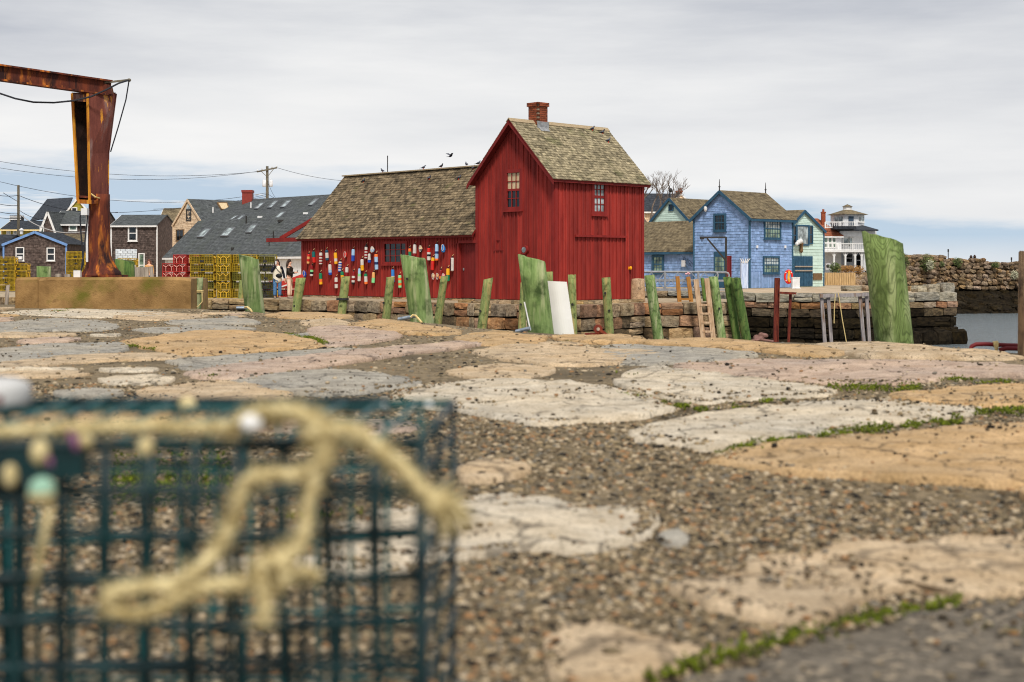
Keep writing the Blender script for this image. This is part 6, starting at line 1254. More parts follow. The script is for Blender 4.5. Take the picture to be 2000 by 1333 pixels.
# ---------------------------------------------------------------- stacked lobster traps
def trap_parts(L_=.95, W_=.53, H_=.345):
    cage = MB(); z = Vector((0, 0, 0)); t = .011
    def grid(o, a, b, na, nb, th):
        for i in range(na+1): p = o+a*(i/na); cage.bar(p, p+b, th, th)
        for j in range(nb+1): p = o+b*(j/nb); cage.bar(p, p+a, th, th)
    X, Y_, Z_ = Vector((L_, 0, 0)), Vector((0, W_, 0)), Vector((0, 0, H_)); o = Vector((-L_/2, -W_/2, .01))
    grid(o, X, Z_, 14, 5, t); grid(o+Y_, X, Z_, 14, 5, t); grid(o, Y_, Z_, 8, 5, t); grid(o+X, Y_, Z_, 8, 5, t); grid(o+Z_, X, Y_, 14, 8, t); grid(o+X*.5, Y_, Z_, 8, 5, t)
    for p, d in ((o, X), (o+Y_, X), (o+Z_, X), (o+Y_+Z_, X), (o, Y_), (o+X, Y_), (o+Z_, Y_), (o+X+Z_, Y_), (o, Z_), (o+X, Z_), (o+Y_, Z_), (o+X+Y_, Z_)): cage.bar(p, p+d, .024, .024)
    net = MB()
    for sx_ in (0, 1):
        for cy in (.27, .73):
            c0 = o+X*sx_+Y_*cy+Z_*.55+Vector(((-.012 if sx_ == 0 else .012), 0, 0)); r_ = .1
            net.tube([c0, c0-Z_*.5], .011, 5); net.tube([c0, c0+Y_*.21+Z_*.25], .011, 5); net.tube([c0, c0-Y_*.21+Z_*.25], .011, 5)
    vent = MB(); vent.box(-.06, -W_/2-.012, .05, .1, -W_/2+.012, .13)
    inn = MB()
    for k in range(2): inn.box(-L_/2+.05+k*.44, -W_/2+.045, .03, -L_/2+.43+k*.44, W_/2-.045, .27)
    return cage, net, vent, inn
def trap_mat(name, c1, c2): return M(name, c1, c2, 9, .55, 0, rnd=.22, spec=.4)
m_ty = trap_mat('trap_yellow', lin(140, 114, 16, .8), lin(180, 148, 30, .8)); m_tr = trap_mat('trap_red', lin(146, 30, 24, .8), lin(176, 50, 40, .8)); m_tg = trap_mat('trap_olive', lin(96, 92, 26, .8), lin(128, 120, 40, .8)); m_td = trap_mat('trap_dark', lin(34, 40, 38, .8), lin(52, 58, 54, .8))
m_tn = flat('twine_yellow', lin(238, 184, 60, .85)); m_tnr = flat('twine_pink', lin(240, 176, 160, .85)); m_inn = M('trap_netting', lin(40, 36, 12, .8), lin(92, 80, 24, .8), 20, .9, 0, rnd=.3); m_innr = M('trap_netting_red', lin(74, 16, 12, .8), lin(124, 34, 26, .8), 20, .9, 0)
TM = {}
for nm, mc, mn, mi_ in (('yellow', m_ty, m_tn, m_inn), ('red', m_tr, m_tnr, m_innr), ('olive', m_tg, m_tn, m_inn), ('dark', m_td, m_tn, m_inn)):
    out = []
    for part, pn, pm in zip(trap_parts(), ('cage', 'entrance_twine', 'escape_vent', 'inner_netting'), (mc, mn, m_iron, mi_)):
        o_ = part.build(pn, pm, origin=(0, 0, 0)); out.append((pn, o_.data, 'stuff' if pn == 'entrance_twine' else None)); bpy.data.objects.remove(o_)
    TM[nm] = out
ROWN = ['bottom', 'second lowest', 'middle', 'second highest', 'top']
def trap(p, ang, colr, label, group):
    r0 = root('lobster_trap', p, label, 'lobster trap', ang, group)
    for pn, me, kd in TM[colr]:
        o_ = place(pn, me, r0, (0, 0, 0))
        if kd: o_['kind'] = kd
HT = .352
def tpos(px_, Y, row): k = (px_-1000)/F; return Vector((k*Y, Y, ZS+.015+row*HT))
rg = random.Random(12)
COLS = [(397, 58.6, 0, 'yellow', 'left long column of the yellow trap stack', 0, 5), (440.5, 58.5, math.pi/2, 'yellow', 'end-on column in the middle of the yellow stack', 0, 5), (480, 58.6, 0, 'yellow', 'column behind the green piling in the yellow stack', 0, 5), (418, 60.0, .02, 'olive', 'rear column of the yellow stack', 1, 5), (518, 58.9, .1, 'dark', 'dark column left of the two people', 0, 5), (463, 60.0, 0, 'olive', 'rear right column of the yellow stack', 2, 5)]
for px_, Y, an, cl, desc, r0_, r1_ in COLS:
    for k in range(r0_, r1_):
        c2 = cl
        if cl == 'yellow' and (k in (1, 2) and px_ != 440.5): c2 = rg.choice(('olive', 'yellow'))
        if cl == 'dark' and k in (2, 4): c2 = 'olive'
        trap(tpos(px_+rg.uniform(-1, 1), Y+rg.uniform(-.06, .06), k), an+rg.uniform(-.03, .03), c2, '%s trap, %s in the %s' % (c2, ROWN[k], desc), 'stacked lobster traps on the shack wharf')
for px_, Y, an, rows_, desc in ((356, 59.6, math.pi/2, (2, 3, 4), 'red column at the left end of the trap stack'), (380, 60.1, math.pi/2, (2, 3, 4), 'red column touching the yellow traps'), (335, 60.2, math.pi/2, (1, 2, 3), 'outermost red column left of the trap stack'), (548, 60.8, .15, (0, 1), 'low red pile behind the two people'), (582, 61.0, -.1, (0, 1), 'low red pile against the shack corner')):
    for k in range(max(rows_)+1):
        if k < min(rows_) and px_ < 500: c2 = 'yellow' if k else 'olive'
        else: c2 = 'red'
        trap(tpos(px_, Y+rg.uniform(-.04, .04), k), an, c2, '%s trap, %s of the %s' % (c2, ROWN[k], desc), 'stacked lobster traps on the shack wharf')
for px_, Y, n_, desc in ((14, 74, 5, 'stack at the far left edge'), (38, 74.3, 4, 'short stack beside the far left edge'), (150, 75, 5, 'stack just left of the crane post'), (250, 75.5, 4, 'stack just right of the crane post')):
    for k in range(n_):
        p = tpos(px_, Y, k); p.z = ZQ+k*HT+(.28 if px_ > 100 else 0); trap(p, rg.uniform(-.05, .05), 'yellow', 'yellow trap, %s in the %s' % (ROWN[k], desc), 'yellow traps on the far wharf')
for px_, Y, lb in ((150, 75, 'grey pallet under the trap stack left of the crane post'), (250, 75.5, 'grey pallet under the trap stack right of the crane post')):
    p = tpos(px_, Y, 0); mb = MB()
    for k in range(3): mb.box(p.x-.5, p.y-.3+.25*k, ZQ, p.x+.5, p.y-.2+.25*k, ZQ+.2)
    for k in range(5): mb.box(p.x-.5+.2*k, p.y-.33, ZQ+.2, p.x-.36+.2*k, p.y+.36, ZQ+.275)
    tag(mb.build('wooden_pallet', m_wood), lb, 'pallet')
# red ramp boards by the traps
mb = MB(); mb.bar(P(514, 568, 59.6), P(592, 540, 60.2), .08, .2); mb.bar(P(516, 572, 59.5), P(560, 557, 59.9), .03, .05, m=1); tag(mb.build('red_ramp_rail', [m_tr, m_white]), 'slanting red rail with white edge behind the two people', 'rail')
# weathered board fence and grey block left of the plinth end
fb = root('board_fence', P(281, 545, 24.5), 'weathered upright boards standing behind the plinth right of the crane', 'fence')
for i in range(5):
    mb = MB(); x = 264+i*7.6; hgt = 522+[0, 0, .5, 0, -1][i]; lean = 0 if i < 4 else 5; a, b_ = P(x+lean, 560, 24.5), P(x, hgt, 24.5); mb.bar(a, b_, .062, .02, up=Vector((0, -1, 0))); mb.build('board', m_wood, fb)
mb = MB(); a = P(373, 572, 24); mb.box(a.x-.1, 24, -.25, a.x+.1, 24.4, CH+(HZ-543)/F*24); tag(mb.build('grey_block', m_ltgray), 'grey block standing at the right end of the plinth', 'block')
mb = MB(); mb.bar(P(114, 560, 25), P(114, 535, 25), .09, .05); mb.bar(P(132, 560, 25.1), P(132, 536, 25.1), .09, .05); tag(mb.build('driftwood_boards', m_wood), 'two grey board ends above the plinth left of the crane', 'boards')

# ---------------------------------------------------------------- people
def skin_obj(name, pts, edges, mat, parent, root_i=0, sub=1):
    me = bpy.data.meshes.new(name); inv = INV[parent.name]; me.from_pydata([inv @ Vector(p[:3]) for p in pts], edges, [])
    o = bpy.data.objects.new(name, me); C.objects.link(o); o.parent = parent; me.materials.append(mat)
    md = o.modifiers.new('skin', 'SKIN'); me.skin_vertices[0].data[root_i].use_root = True
    for i, p in enumerate(pts): me.skin_vertices[0].data[i].radius = (p[3], p[4] if len(p) > 4 else p[3])
    md.use_smooth_shade = True; s_ = o.modifiers.new('sub', 'SUBSURF'); s_.levels = s_.render_levels = sub; return o
m_skin = flat('skin', lin(206, 156, 130, .8)); m_hair = M('dark_hair', lin(40, 26, 20), lin(72, 48, 36), 30, .6, .2, stretch=(6, 6, 1)); m_shoe = flat('shoe', lin(150, 130, 112))
def person(base, h, face, label, top_m, pant_m, vest_m=None, arms=None, hair=True, shoe=m_shoe, hair_m=m_hair, hair_long=.2):
    """standing figure; face = heading angle of the nose; arms = (right, left) lists of elbow, wrist in body axes (side, forward, up) as parts of height"""
    base = Vector(base); k = h; r0 = root('person', base, label, 'person'); fw = Vector((math.cos(face), math.sin(face), 0)); sd_ = Vector((fw.y, -fw.x, 0))
    B = lambda s_, f, z: base+sd_*s_*k+fw*f*k+zc*z*k
    arms = arms or (((.135, .0, .63), (.15, .05, .48)), ((-.135, 0, .63), (-.15, .05, .48)))
    pts = [B(0, 0, .52), B(0, 0, .60), B(0, .005, .70), B(0, 0, .80), B(0, .0, .855), B(0, .012, .90), B(0, .012, .955)]
    rad = [(.085, .06), (.078, .055), (.09, .06), (.075, .05), (.03, .03), (.046, .056), (.042, .05)]; ed = [(0, 1), (1, 2), (2, 3), (3, 4), (4, 5), (5, 6)]
    def addp(p, r_, fr):
        pts.append(p); rad.append((r_, r_)); ed.append((fr, len(pts)-1)); return len(pts)-1
    for s_ in (1, -1):
        a = addp(B(s_*.055, 0, .47), .055, 0); a = addp(B(s_*.06, .008, .28), .036, a); a = addp(B(s_*.06, -.005, .17), .033, a); a = addp(B(s_*.06, -.01, .045), .022, a); addp(B(s_*.066, .075, .02), .02, a)
    hands = []
    for s_, (el, wr) in zip((1, -1), arms):
        a = addp(B(s_*.105, 0, .79), .036, 3); a = addp(B(*el), .027, a); a = addp(B(*wr), .018, a); d = (B(*wr)-B(*el)).normalized(); pm_ = B(*wr)+d*.045*k; a = addp(pm_, .018, a); hands.append(pm_)
        sdv = d.orthogonal().normalized()
        for q_ in range(4): f1 = pm_+d*.03*k+sdv*(q_-1.5)*.009*k; b2 = addp(f1, .0055, a); addp(f1+d*(.028+.006*(q_ in (1, 2)))*k-fw*.006*k, .0045, b2)
        b2 = addp(pm_-d*.01*k+sdv*.026*k, .006, a); addp(pm_+d*.02*k+sdv*.034*k, .005, b2)
    b_ = skin_obj('body', [(*p, r_[0]*k*1.0, r_[1]*k) for p, r_ in zip(pts, rad)], ed, m_skin, r0)
    # clothes
    tp = [B(0, 0, .50), B(0, 0, .60), B(0, .005, .70), B(0, 0, .79), B(0, 0, .835)]; tr_ = [(.1, .075), (.092, .07), (.1, .072), (.085, .06), (.045, .045)]; te = [(0, 1), (1, 2), (2, 3), (3, 4)]; tp = list(tp); tr_ = list(tr_)
    for s_, (el, wr) in zip((1, -1), arms):
        n0 = len(tp); tp += [B(s_*.108, 0, .785), B(*el), B(*wr)]; tr_ += [(.044, .044), (.036, .036), (.028, .028)]; te += [(3, n0), (n0, n0+1), (n0+1, n0+2)]
    skin_obj('jacket', [(*p, r_[0]*k, r_[1]*k) for p, r_ in zip(tp, tr_)], te, top_m, r0)
    pp = [B(0, 0, .53)]; pr = [(.09, .07)]; pe = []
    for s_ in (1, -1):
        n0 = len(pp); pp += [B(s_*.058, 0, .46), B(s_*.062, .008, .28), B(s_*.062, 0, .06)]; pr += [(.064, .064), (.05, .05), (.045, .05)]; pe += [(0, n0), (n0, n0+1), (n0+1, n0+2)]
    skin_obj('trousers', [(*p, r_[0]*k, r_[1]*k) for p, r_ in zip(pp, pr)], pe, pant_m, r0)
    if vest_m: vp = [B(0, 0, .38), B(0, 0, .50), B(0, 0, .62), B(0, .005, .72), B(0, 0, .80), B(0, 0, .845)]; skin_obj('long_vest', [(*p, a*k, b2*k) for p, (a, b2) in zip(vp, ((.128, .1), (.128, .1), (.122, .098), (.128, .098), (.11, .085), (.06, .06)))], [(i, i+1) for i in range(5)], vest_m, r0)
    if hair:
        mb = MB(); mb.blob(B(0, -.008, .945), .052*k, .06*k, .062*k, 12, 8)
        for i in range(9): a = -math.pi/2+(i-4)*.42; p = B(.047*math.cos(a)*1.0 if False else .05*math.sin((i-4)*.42), -.03-.022*math.cos((i-4)*.42), .94); mb.tube([p, p-zc*.1*k-fw*.01*k, p-zc*hair_long*k-fw*.004*k], [.024*k, .026*k, .012*k], 6)
        mb.build('hair', hair_m, r0, smooth=True)
    mb = MB(); n_ = B(0, .065, .925); mb.lathe(n_-zc*.012*k, [(.002, 0), (.008*k, .004*k), (.003, .03*k)], 6); mb.build('nose', m_skin, r0)
    mb = MB()
    for s_ in (-1, 1): mb.blob(B(s_*.02, .058, .936), .006*k, .006*k, .005*k, 6, 4)
    mb.build('eyes', m_bolt, r0); mb = MB(); c0 = B(0, .06, .9); mb.bar(c0-sd_*.012*k, c0+sd_*.012*k, .006*k); mb.build('mouth', flat('lips', lin(170, 90, 84)), r0)
    for s_ in (1, -1): mb = MB(); mb.tube([B(s_*.06, -.035, .025), B(s_*.061, .0, .03), B(s_*.064, .06, .022), B(s_*.066, .095, .016)], [.022*k, .03*k, .028*k, .016*k], 8); mb.build('shoe', shoe, r0, smooth=True)
    return r0, B, hands
m_jean = M('denim', lin(50, 84, 122, KV), lin(82, 118, 156, KV), 20, .9, .3); m_cream = M('cream_cloth', lin(196, 184, 162, KV), lin(218, 206, 184, KV), 10, .9, .4, 14, stretch=(1, 1, 5), bdist=.03); m_navy = flat('navy_knit', lin(26, 28, 40)); m_pinkp = flat('cream_trousers', lin(206, 176, 154, KV)); m_brj = flat('dark_brown_jacket', lin(44, 34, 26)); m_blk = flat('black_cloth', lin(20, 20, 22))
Y1 = 57.3; p1 = P(541.5, 584, Y1); p1.z = ZS+.006
r1, B1, h1_ = person(p1, 1.58, -1.25, 'person in a long cream vest and jeans drinking from a cup', m_navy, m_jean, m_cream, (((.15, .02, .66), (.055, .10, .855)), ((-.16, -.02, .64), (-.185, .02, .50))), hair_long=.13)
mb = MB(); c0 = h1_[0]+Vector((-.02, -.03, .01)); mb.lathe(c0, [(.025, -.05), (.036, .07), (.036, .075)], 12); mb.tube([c0+zc*.075, c0+zc*.09], .039, 12); tag(mb.build('paper_cup', m_white), 'white paper cup held up by the person in the cream vest', 'cup')
mb = MB(); c0 = B1(-.03, .095, .58); mb.blob(c0, .14, .05, .09, 12, 6); cb = mb.build('bag_body', m_blk, root('crossbody_bag', c0, 'black crossbody bag worn over the cream vest', 'bag')); mb = MB(); mb.tube([B1(-.1, .09, .62), B1(.0, .1, .72), B1(.085, .05, .83), B1(.08, -.06, .8)], .014, 6); mb.build('strap', m_blk, cb.parent)
mb = MB(); c0 = B1(0, .066, .937)
for s_ in (-1, 1): mb.tube([c0+Vector((s_*.03+.02*math.cos(a), -.004, .017*math.sin(a))) for a in np.linspace(0, 6.28, 9)], .003, 4)
mb.build('glasses', m_bolt, r1)
p2 = P(565.5, 584, Y1+.1); p2.z = ZS+.006
r2, B2, h2_ = person(p2, 1.58, -.15, 'person with long dark hair, brown jacket and pale trousers looking down at a phone', m_brj, m_pinkp, None, (((.14, .03, .65), (.06, .15, .66)), ((-.14, .02, .65), (-.04, .15, .66))), hair_long=.27)
mb = MB(); c0 = (h2_[0]+h2_[1])/2+Vector((.03, 0, .03)); mb.bar(c0-Vector((.02, 0, .07)), c0+Vector((.03, 0, .07)), .075, .012, up=Vector((1, 0, 0))); tag(mb.build('phone', m_blk), 'dark phone in the hands of the person in the brown jacket', 'phone')
for px_, hh, lb, tm_ in ((1896.5, 499.5, 'left one of two dark clad walkers on the breakwater', flat('charcoal_coat', lin(52, 52, 58))), (1903.5, 498, 'right one of two dark clad walkers on the breakwater', m_blk)):
    p_ = P(px_, 520, 125.4); p_.z = .02 if px_ < 1900 else .05; person(p_, 1.68, 1.4, lb, tm_, m_blk, None, hair_long=.08)
p_ = P(291, 560, 78); p_.z = ZQ; person(p_, 1.66, -1.5, 'person in a tan coat half hidden behind the weathered boards', flat('tan_coat', lin(176, 130, 80, KV)), m_jean, None, hair_m=M('auburn_hair', lin(90, 50, 34), lin(130, 80, 56), 30, .6, .2), hair_long=.12)

# ---------------------------------------------------------------- rusty crane on its plinth
m_plinth = M('plinth_concrete', lin(104, 78, 44, KV), lin(148, 116, 72, KV), 3, .92, .9, 50, patch=(lin(92, 86, 30, KV), 1.8, .54, .72), patch2=(lin(94, 70, 40, KV), 6, .55, .8), bdist=.012)
PY = 18.85; a, b_ = P(28, 603, PY), P(372, 603, PY); zt = CH+(HZ-542)/F*PY
pl = root('concrete_plinth', (a.x, PY, 0), 'long mossy brown concrete plinth carrying the rusty crane', 'plinth')
def bevbox(x0, y0, z0, x1, y1, z1, bv):
    mb = MB(); n = 14
    prof = [(y0, z0), (y0, z1-bv), (y0+bv, z1), (y1-bv, z1), (y1, z1-bv), (y1, z0)]; st = []
    for i in range(n+1):
        t = i/n; x = x0+(x1-x0)*t; e_ = bv*.6 if i in (0, n) else 0
        st += [Vector((x, y+(e_ if y < (y0+y1)/2 else -e_)+.006*noise.noise(Vector((x*5, z*5, 1))), z-(e_ if z > z0 else 0)+.006*noise.noise(Vector((x*4, y*3, z))))) for y, z in prof]
    m_ = len(prof); mb.add(st, [(i*m_+k, i*m_+k+1, (i+1)*m_+k+1, (i+1)*m_+k) for i in range(n) for k in range(m_-1)]+[tuple(range(m_)), tuple(range(n*m_+m_-1, n*m_-1, -1))]); return mb
xm = P(75, 600, PY).x; bevbox(xm, PY, -.05, b_.x, PY+1.1, zt, .035).build('plinth_block', m_plinth, pl); bevbox(a.x, PY+.015, -.05, xm-.004, PY+1.08, zt-.004, .03).build('end_block', m_plinth, pl)
m_rust = M('rust', lin(60, 26, 20, KV), lin(104, 48, 26, KV), 4, .85, .5, 40, stretch=(2.5, 2.5, .5), patch=(lin(178, 104, 34, KV), 3.4, .53, .66), patch2=(lin(38, 18, 16, KV), 2.2, .5, .62), bdist=.008)
m_rustp = M('rust_plate', lin(78, 38, 32, KV), lin(108, 58, 46, KV), 5, .8, .35, 40, stretch=(2, 2, .5), patch=(lin(196, 132, 44, KV), 4.6, .585, .64), patch2=(lin(124, 108, 104, KV), 2.4, .54, .72), bdist=.006)
m_rusty_y = M('rust_yellow_edge', lin(150, 84, 20, KV), lin(206, 146, 44, KV), 6, .8, .3, 40, stretch=(2, 2, .4), patch=(lin(96, 40, 20, KV), 5, .55, .7)); m_rustd = M('rust_inside_shade', lin(22, 12, 10, KV), lin(46, 28, 20, KV), 6, .9, .3, patch=(lin(90, 66, 30, KV), 5, .6, .72))  # second rust is darkened to paint the shade inside the hollow post
CY = 19.35; cr = root('rusty_crane', P(197, 540, CY), 'tall rusty steel crane post with jib arm on the plinth', 'crane'); sc_ = CY/F
mb = MB(); pr = [(540, 39, 198), (536, 37, 198), (528, 31, 196.5), (515, 26, 195), (500, 22.5, 194), (470, 21, 193.5), (430, 20.5, 194), (395, 20, 194), (380, 20, 194)]
mb.tube([P(x, y, CY) for y, _, x in pr], [r_*sc_ for _, r_, _ in pr], 22); mb.build('column', m_rust, cr, smooth=True)
for s_ in (-1, 1): mb = MB(); mb.prism([P(197+s_*20, 505, CY-.02), P(197+s_*41, 540, CY-.02), P(197+s_*18, 540, CY-.02)], Vector((0, .03, 0))); mb.build('gusset', m_rust, cr)
mb = MB(); mb.box(P(155, 540, CY).x, CY-.26, P(0, 541, CY).z-.004, P(240, 540, CY).x, CY+.26, P(0, 541, CY).z+.025); mb.build('base_plate', m_rust, cr)
lev = [(183, (140, 172, 226)), (300, (146, 174, 211)), (392, (151, 176, 210))]; dA, dB, dC, dD = CY-.05, CY-.24, CY+.06, CY+.28
def plate(i0, i1, d0, d1, ins0=0, ins1=1): pass
fr_ = MB(); bk = MB(); yl = MB()
for (y0, x0), (y1, x1) in zip(lev[:-1], lev[1:]):
    A0, B0, C0_ = P(x0[0], y0, dA), P(x0[1], y0, dB), P(x0[2], y0-0, dC); A1, B1_, C1 = P(x1[0], y1, dA), P(x1[1], y1, dB), P(x1[2], y1, dC); D0 = A0+(C0_-B0)*.9; D1 = A1+(C1-B1_)*.9
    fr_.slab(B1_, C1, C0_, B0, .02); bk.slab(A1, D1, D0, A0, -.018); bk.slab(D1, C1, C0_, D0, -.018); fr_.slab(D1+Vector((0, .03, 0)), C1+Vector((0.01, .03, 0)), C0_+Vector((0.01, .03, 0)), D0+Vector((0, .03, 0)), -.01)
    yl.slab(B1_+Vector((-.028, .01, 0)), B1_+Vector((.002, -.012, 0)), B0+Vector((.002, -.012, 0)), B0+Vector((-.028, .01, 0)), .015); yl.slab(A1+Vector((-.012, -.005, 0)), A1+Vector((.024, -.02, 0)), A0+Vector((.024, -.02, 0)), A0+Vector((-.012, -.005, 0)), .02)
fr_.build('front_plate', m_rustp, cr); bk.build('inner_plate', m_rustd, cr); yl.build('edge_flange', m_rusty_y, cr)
mb = MB(); y0 = 183; A0, B0, C0_ = P(140, 183, dA), P(172, 185, dB), P(226, 183, dC); mb.slab(A0, B0, B0-zc*.1, A0-zc*.1, -.02); mb.build('head_plate', m_rustp, cr)
mb = MB(); mb.prism([P(140, 184, dA), P(172, 186, dB), P(226, 184, dC), P(190, 184, dD)], zc*.02); mb.build('top_cap', m_rust, cr)
mb = MB(); mb.prism([P(150, 398, dA-.02), P(177, 399, dB-.03), P(208, 397, dC-.08), P(185, 397, dD-.1)], zc*.045); mb.prism([P(151, 386, dA), P(177, 388, dB), P(206, 387, dC-.08), P(185, 387, dD-.1)], zc*.025); br0 = mb.build('bracket', m_rust, cr); mb = MB(); mb.slab(P(151, 398, dA-.03), P(177, 399, dB-.045), P(177, 391, dB-.045), P(151, 390, dA-.03), .012); mb.build('bracket_face', m_rusty_y, br0)
# jib
j0, j1 = P(216, 173, CY), P(-90, 130, 18.2); up_v = (j1-j0).cross(Vector((0, 1, 0))).normalized(); up_v = up_v if up_v.z > 0 else -up_v; mb = MB(); hh = .095
mb.bar(j0+up_v*hh, j1+up_v*hh, .13, .022); mb.bar(j0-up_v*hh, j1-up_v*hh, .13, .022); mb.bar(j0, j1, .03, hh*2); mb.build('jib_beam', m_rust, cr)
mb = MB(); a_ = P(147, 169, CY-.12); mb.bar(P(146, 158, CY-.1), P(146, 178, CY-.1), .05, .03); mb.prism([P(195, 162, CY-.08), P(213, 166, CY-.08), P(217, 184, CY-.08), P(160, 184, CY-.08), P(160, 180, CY-.08)], Vector((0, .16, 0))); mb.build('jib_saddle', m_rust, cr)
mb = MB(); mb.bar(P(198, 162.5, CY-.05), P(253, 156.5, CY-.05), .025, .025); mb.blob(P(252, 157, CY-.05), .03, .03, .025, 8, 5); mb.build('cable_arm', m_pole, cr)
mb = MB(); mb.tube([P(252, 157, CY-.08), P(232, 163, CY-.25), P(205, 177, CY-.3), P(178, 189, CY-.32), P(145, 197, CY-.34), P(105, 201, CY-.34), P(65, 200, CY-.34), P(30, 193, CY-.34), P(0, 183, CY-.34), P(-60, 158, CY-.34)], .012, 6); mb.tube([P(252, 158, CY-.05), P(246, 195, CY-.03), P(232, 245, CY-.03), P(216, 297, CY)], .009, 6); mb.build('cable', m_wire, cr)
mb = MB(); mb.box(P(160, 0, CY-.25).x, CY-.3, P(0, 422, CY).z, P(172, 0, CY-.25).x, CY-.2, P(0, 409, CY).z); mb.build('junction_box', m_ltgray, cr)
mb = MB(); mb.tube([P(170, 414, CY-.22), P(169.5, 450, CY-.22), P(170, 512, CY-.22)], .016, 8); mb.build('conduit', m_ltgray, cr); mb = MB()
mb.tube([P(166, 409, CY-.25), P(160, 408, CY-.25), P(156.5, 425, CY-.25), P(158, 455, CY-.25), P(161, 490, CY-.25), P(163, 515, CY-.27), P(157, 532, CY-.3), P(150, 540, CY-.3)], .010, 6); mb.tube([P(170, 409, CY-.25), P(171, 425, CY-.25), P(168, 450, CY-.25), P(163, 500, CY-.28), P(158, 530, CY-.3)], .009, 6); mb.build('power_cord', m_wire, cr)
mb = MB(); mb.tube([P(178, 379, dB-.05), P(186, 385, dB-.04), P(196, 388, dC-.16), P(204, 387, dC-.12)], .01, 5); mb.build('rope_end', m_rope, cr)
c0 = P(150, 531, CY-.35); mb = MB(); mb.box(c0.x-.045, c0.y, zt, c0.x+.045, c0.y+.07, zt+.09); tag(mb.build('white_box', m_white), 'small white box on the plinth at the crane foot', 'box')

# ---------------------------------------------------------------- small things along the near edge
m_steel = M('galvanised', lin(110, 122, 134, .9), lin(160, 170, 180, .9), 20, .5, .2, metal=.5)
mb = MB(); mb.tube([P(778, 624, 14.05), P(812, 617.5, 14.0)], .017, 8); r0 = root('mooring_eye', P(812, 622, 14), 'steel rod with a rope loop at the foot of the wide green piling', 'mooring rod'); mb.build('rod', m_steel, r0); mb = MB(); mb.tube([P(802, 620, 13.95), P(806, 616, 13.95), P(812, 617, 13.95), P(819, 625, 13.9), P(824, 631, 13.85)], .011, 6); mb.build('rope_loop', m_rope, r0)
mb = MB(); mb.tube([P(1008, 648, 11.75), P(1036, 641.5, 11.7)], .016, 8); r0 = root('mooring_eye', P(1022, 648, 11.7), 'short steel rod at the foot of the mottled green piling', 'mooring rod'); mb.build('rod', m_steel, r0); mb = MB(); mb.tube([P(1024, 590, 11.72), P(1030, 618, 11.72), P(1036, 646, 11.7)], .006, 5); mb.build('line', m_white, r0)
mb = MB(); mb.tube([P(462, 602, 17.5), P(482, 601.5, 17.5)], .02, 8); r0 = root('mooring_eye', P(470, 605, 17.5), 'dark steel bar with a pale rope by the first green piling', 'mooring rod'); mb.build('rod', m_steel, r0); mb = MB(); mb.tube([P(478, 601, 17.45), P(483, 600, 17.4), P(489, 605, 17.3), P(492, 609, 17.2)], .012, 6); mb.build('rope_end', m_rope, r0)
c0 = P(1168, 643, 10.75); r0 = root('pulley_block', c0-zc*.05, 'small rusty pulley lying on the wharf edge before the straight far piling', 'pulley'); mb = MB(); mb.tube([c0+Vector((0, -.02, 0)), c0+Vector((0, .03, 0))], .034, 16); mb.build('sheave', m_rusty, r0); mb = MB(); mb.tube([c0+Vector((0, -.03, 0)), c0+Vector((0, -.02, 0))], .013, 10); mb.build('axle', m_wood, r0); mb = MB(); mb.bar(c0+Vector((.01, -.025, -.005)), c0+Vector((.07, -.02, -.045)), .016, .02); mb.bar(c0+Vector((-.1, 0, -.045)), c0+Vector((.06, 0, -.045)), .03, .03); mb.build('strap', m_rusty, r0)
c0 = G(1481, 668) ; c0.y = 10.05; mb = MB()
for i in range(7): mb.blob(Vector((c0.x+RNG.uniform(-.04, .05), c0.y+RNG.uniform(-.03, .03), .025+RNG.uniform(-.01, .02))), RNG.uniform(.02, .035), .025, .02, 8, 5)
mb.blob(Vector((c0.x+.012, c0.y, .05)), .022, .022, .02, 8, 5); mb.tube([Vector((c0.x-.06, c0.y-.02, .012)), Vector((c0.x, c0.y-.04, .02)), Vector((c0.x+.09, c0.y-.03, .006))], .01, 6); tag(mb.build('rope_knot', M('mauve_rope', lin(112, 84, 72), lin(150, 112, 104), 40, .95, .5, 120)), 'small mauve brown rope knot on the wharf edge left of the steel post', 'rope knot')
# dark red ladder handle at the right
YR = 9.05; r0 = root('ladder_handle', P(1940, 688, YR), 'dark red tubular ladder handle at the wharf edge by the weathered piling', 'handle'); mb = MB(); mb.tube([P(1894, 690, YR), P(1895, 684, YR), P(1898, 677, YR), P(1906, 673, YR), P(1925, 672.5, YR), P(1960, 674.5, YR), P(2010, 676, YR)], .0135, 10); mb.tube([P(1952, 684, YR-.03), P(1966, 681, YR-.03), P(2010, 682, YR-.03)], .014, 8); mb.build('tube', m_maroon, r0, smooth=True); mb = MB(); mb.tube([P(1944, 671, YR-.01), P(1946, 678, YR-.02), P(1946, 686, YR-.02)], [.016, .014, .01], 8); mb.tube([P(1940, 673, YR), P(1949, 672, YR)], .019, 8); mb.build('rope_wrap', m_rope, r0)
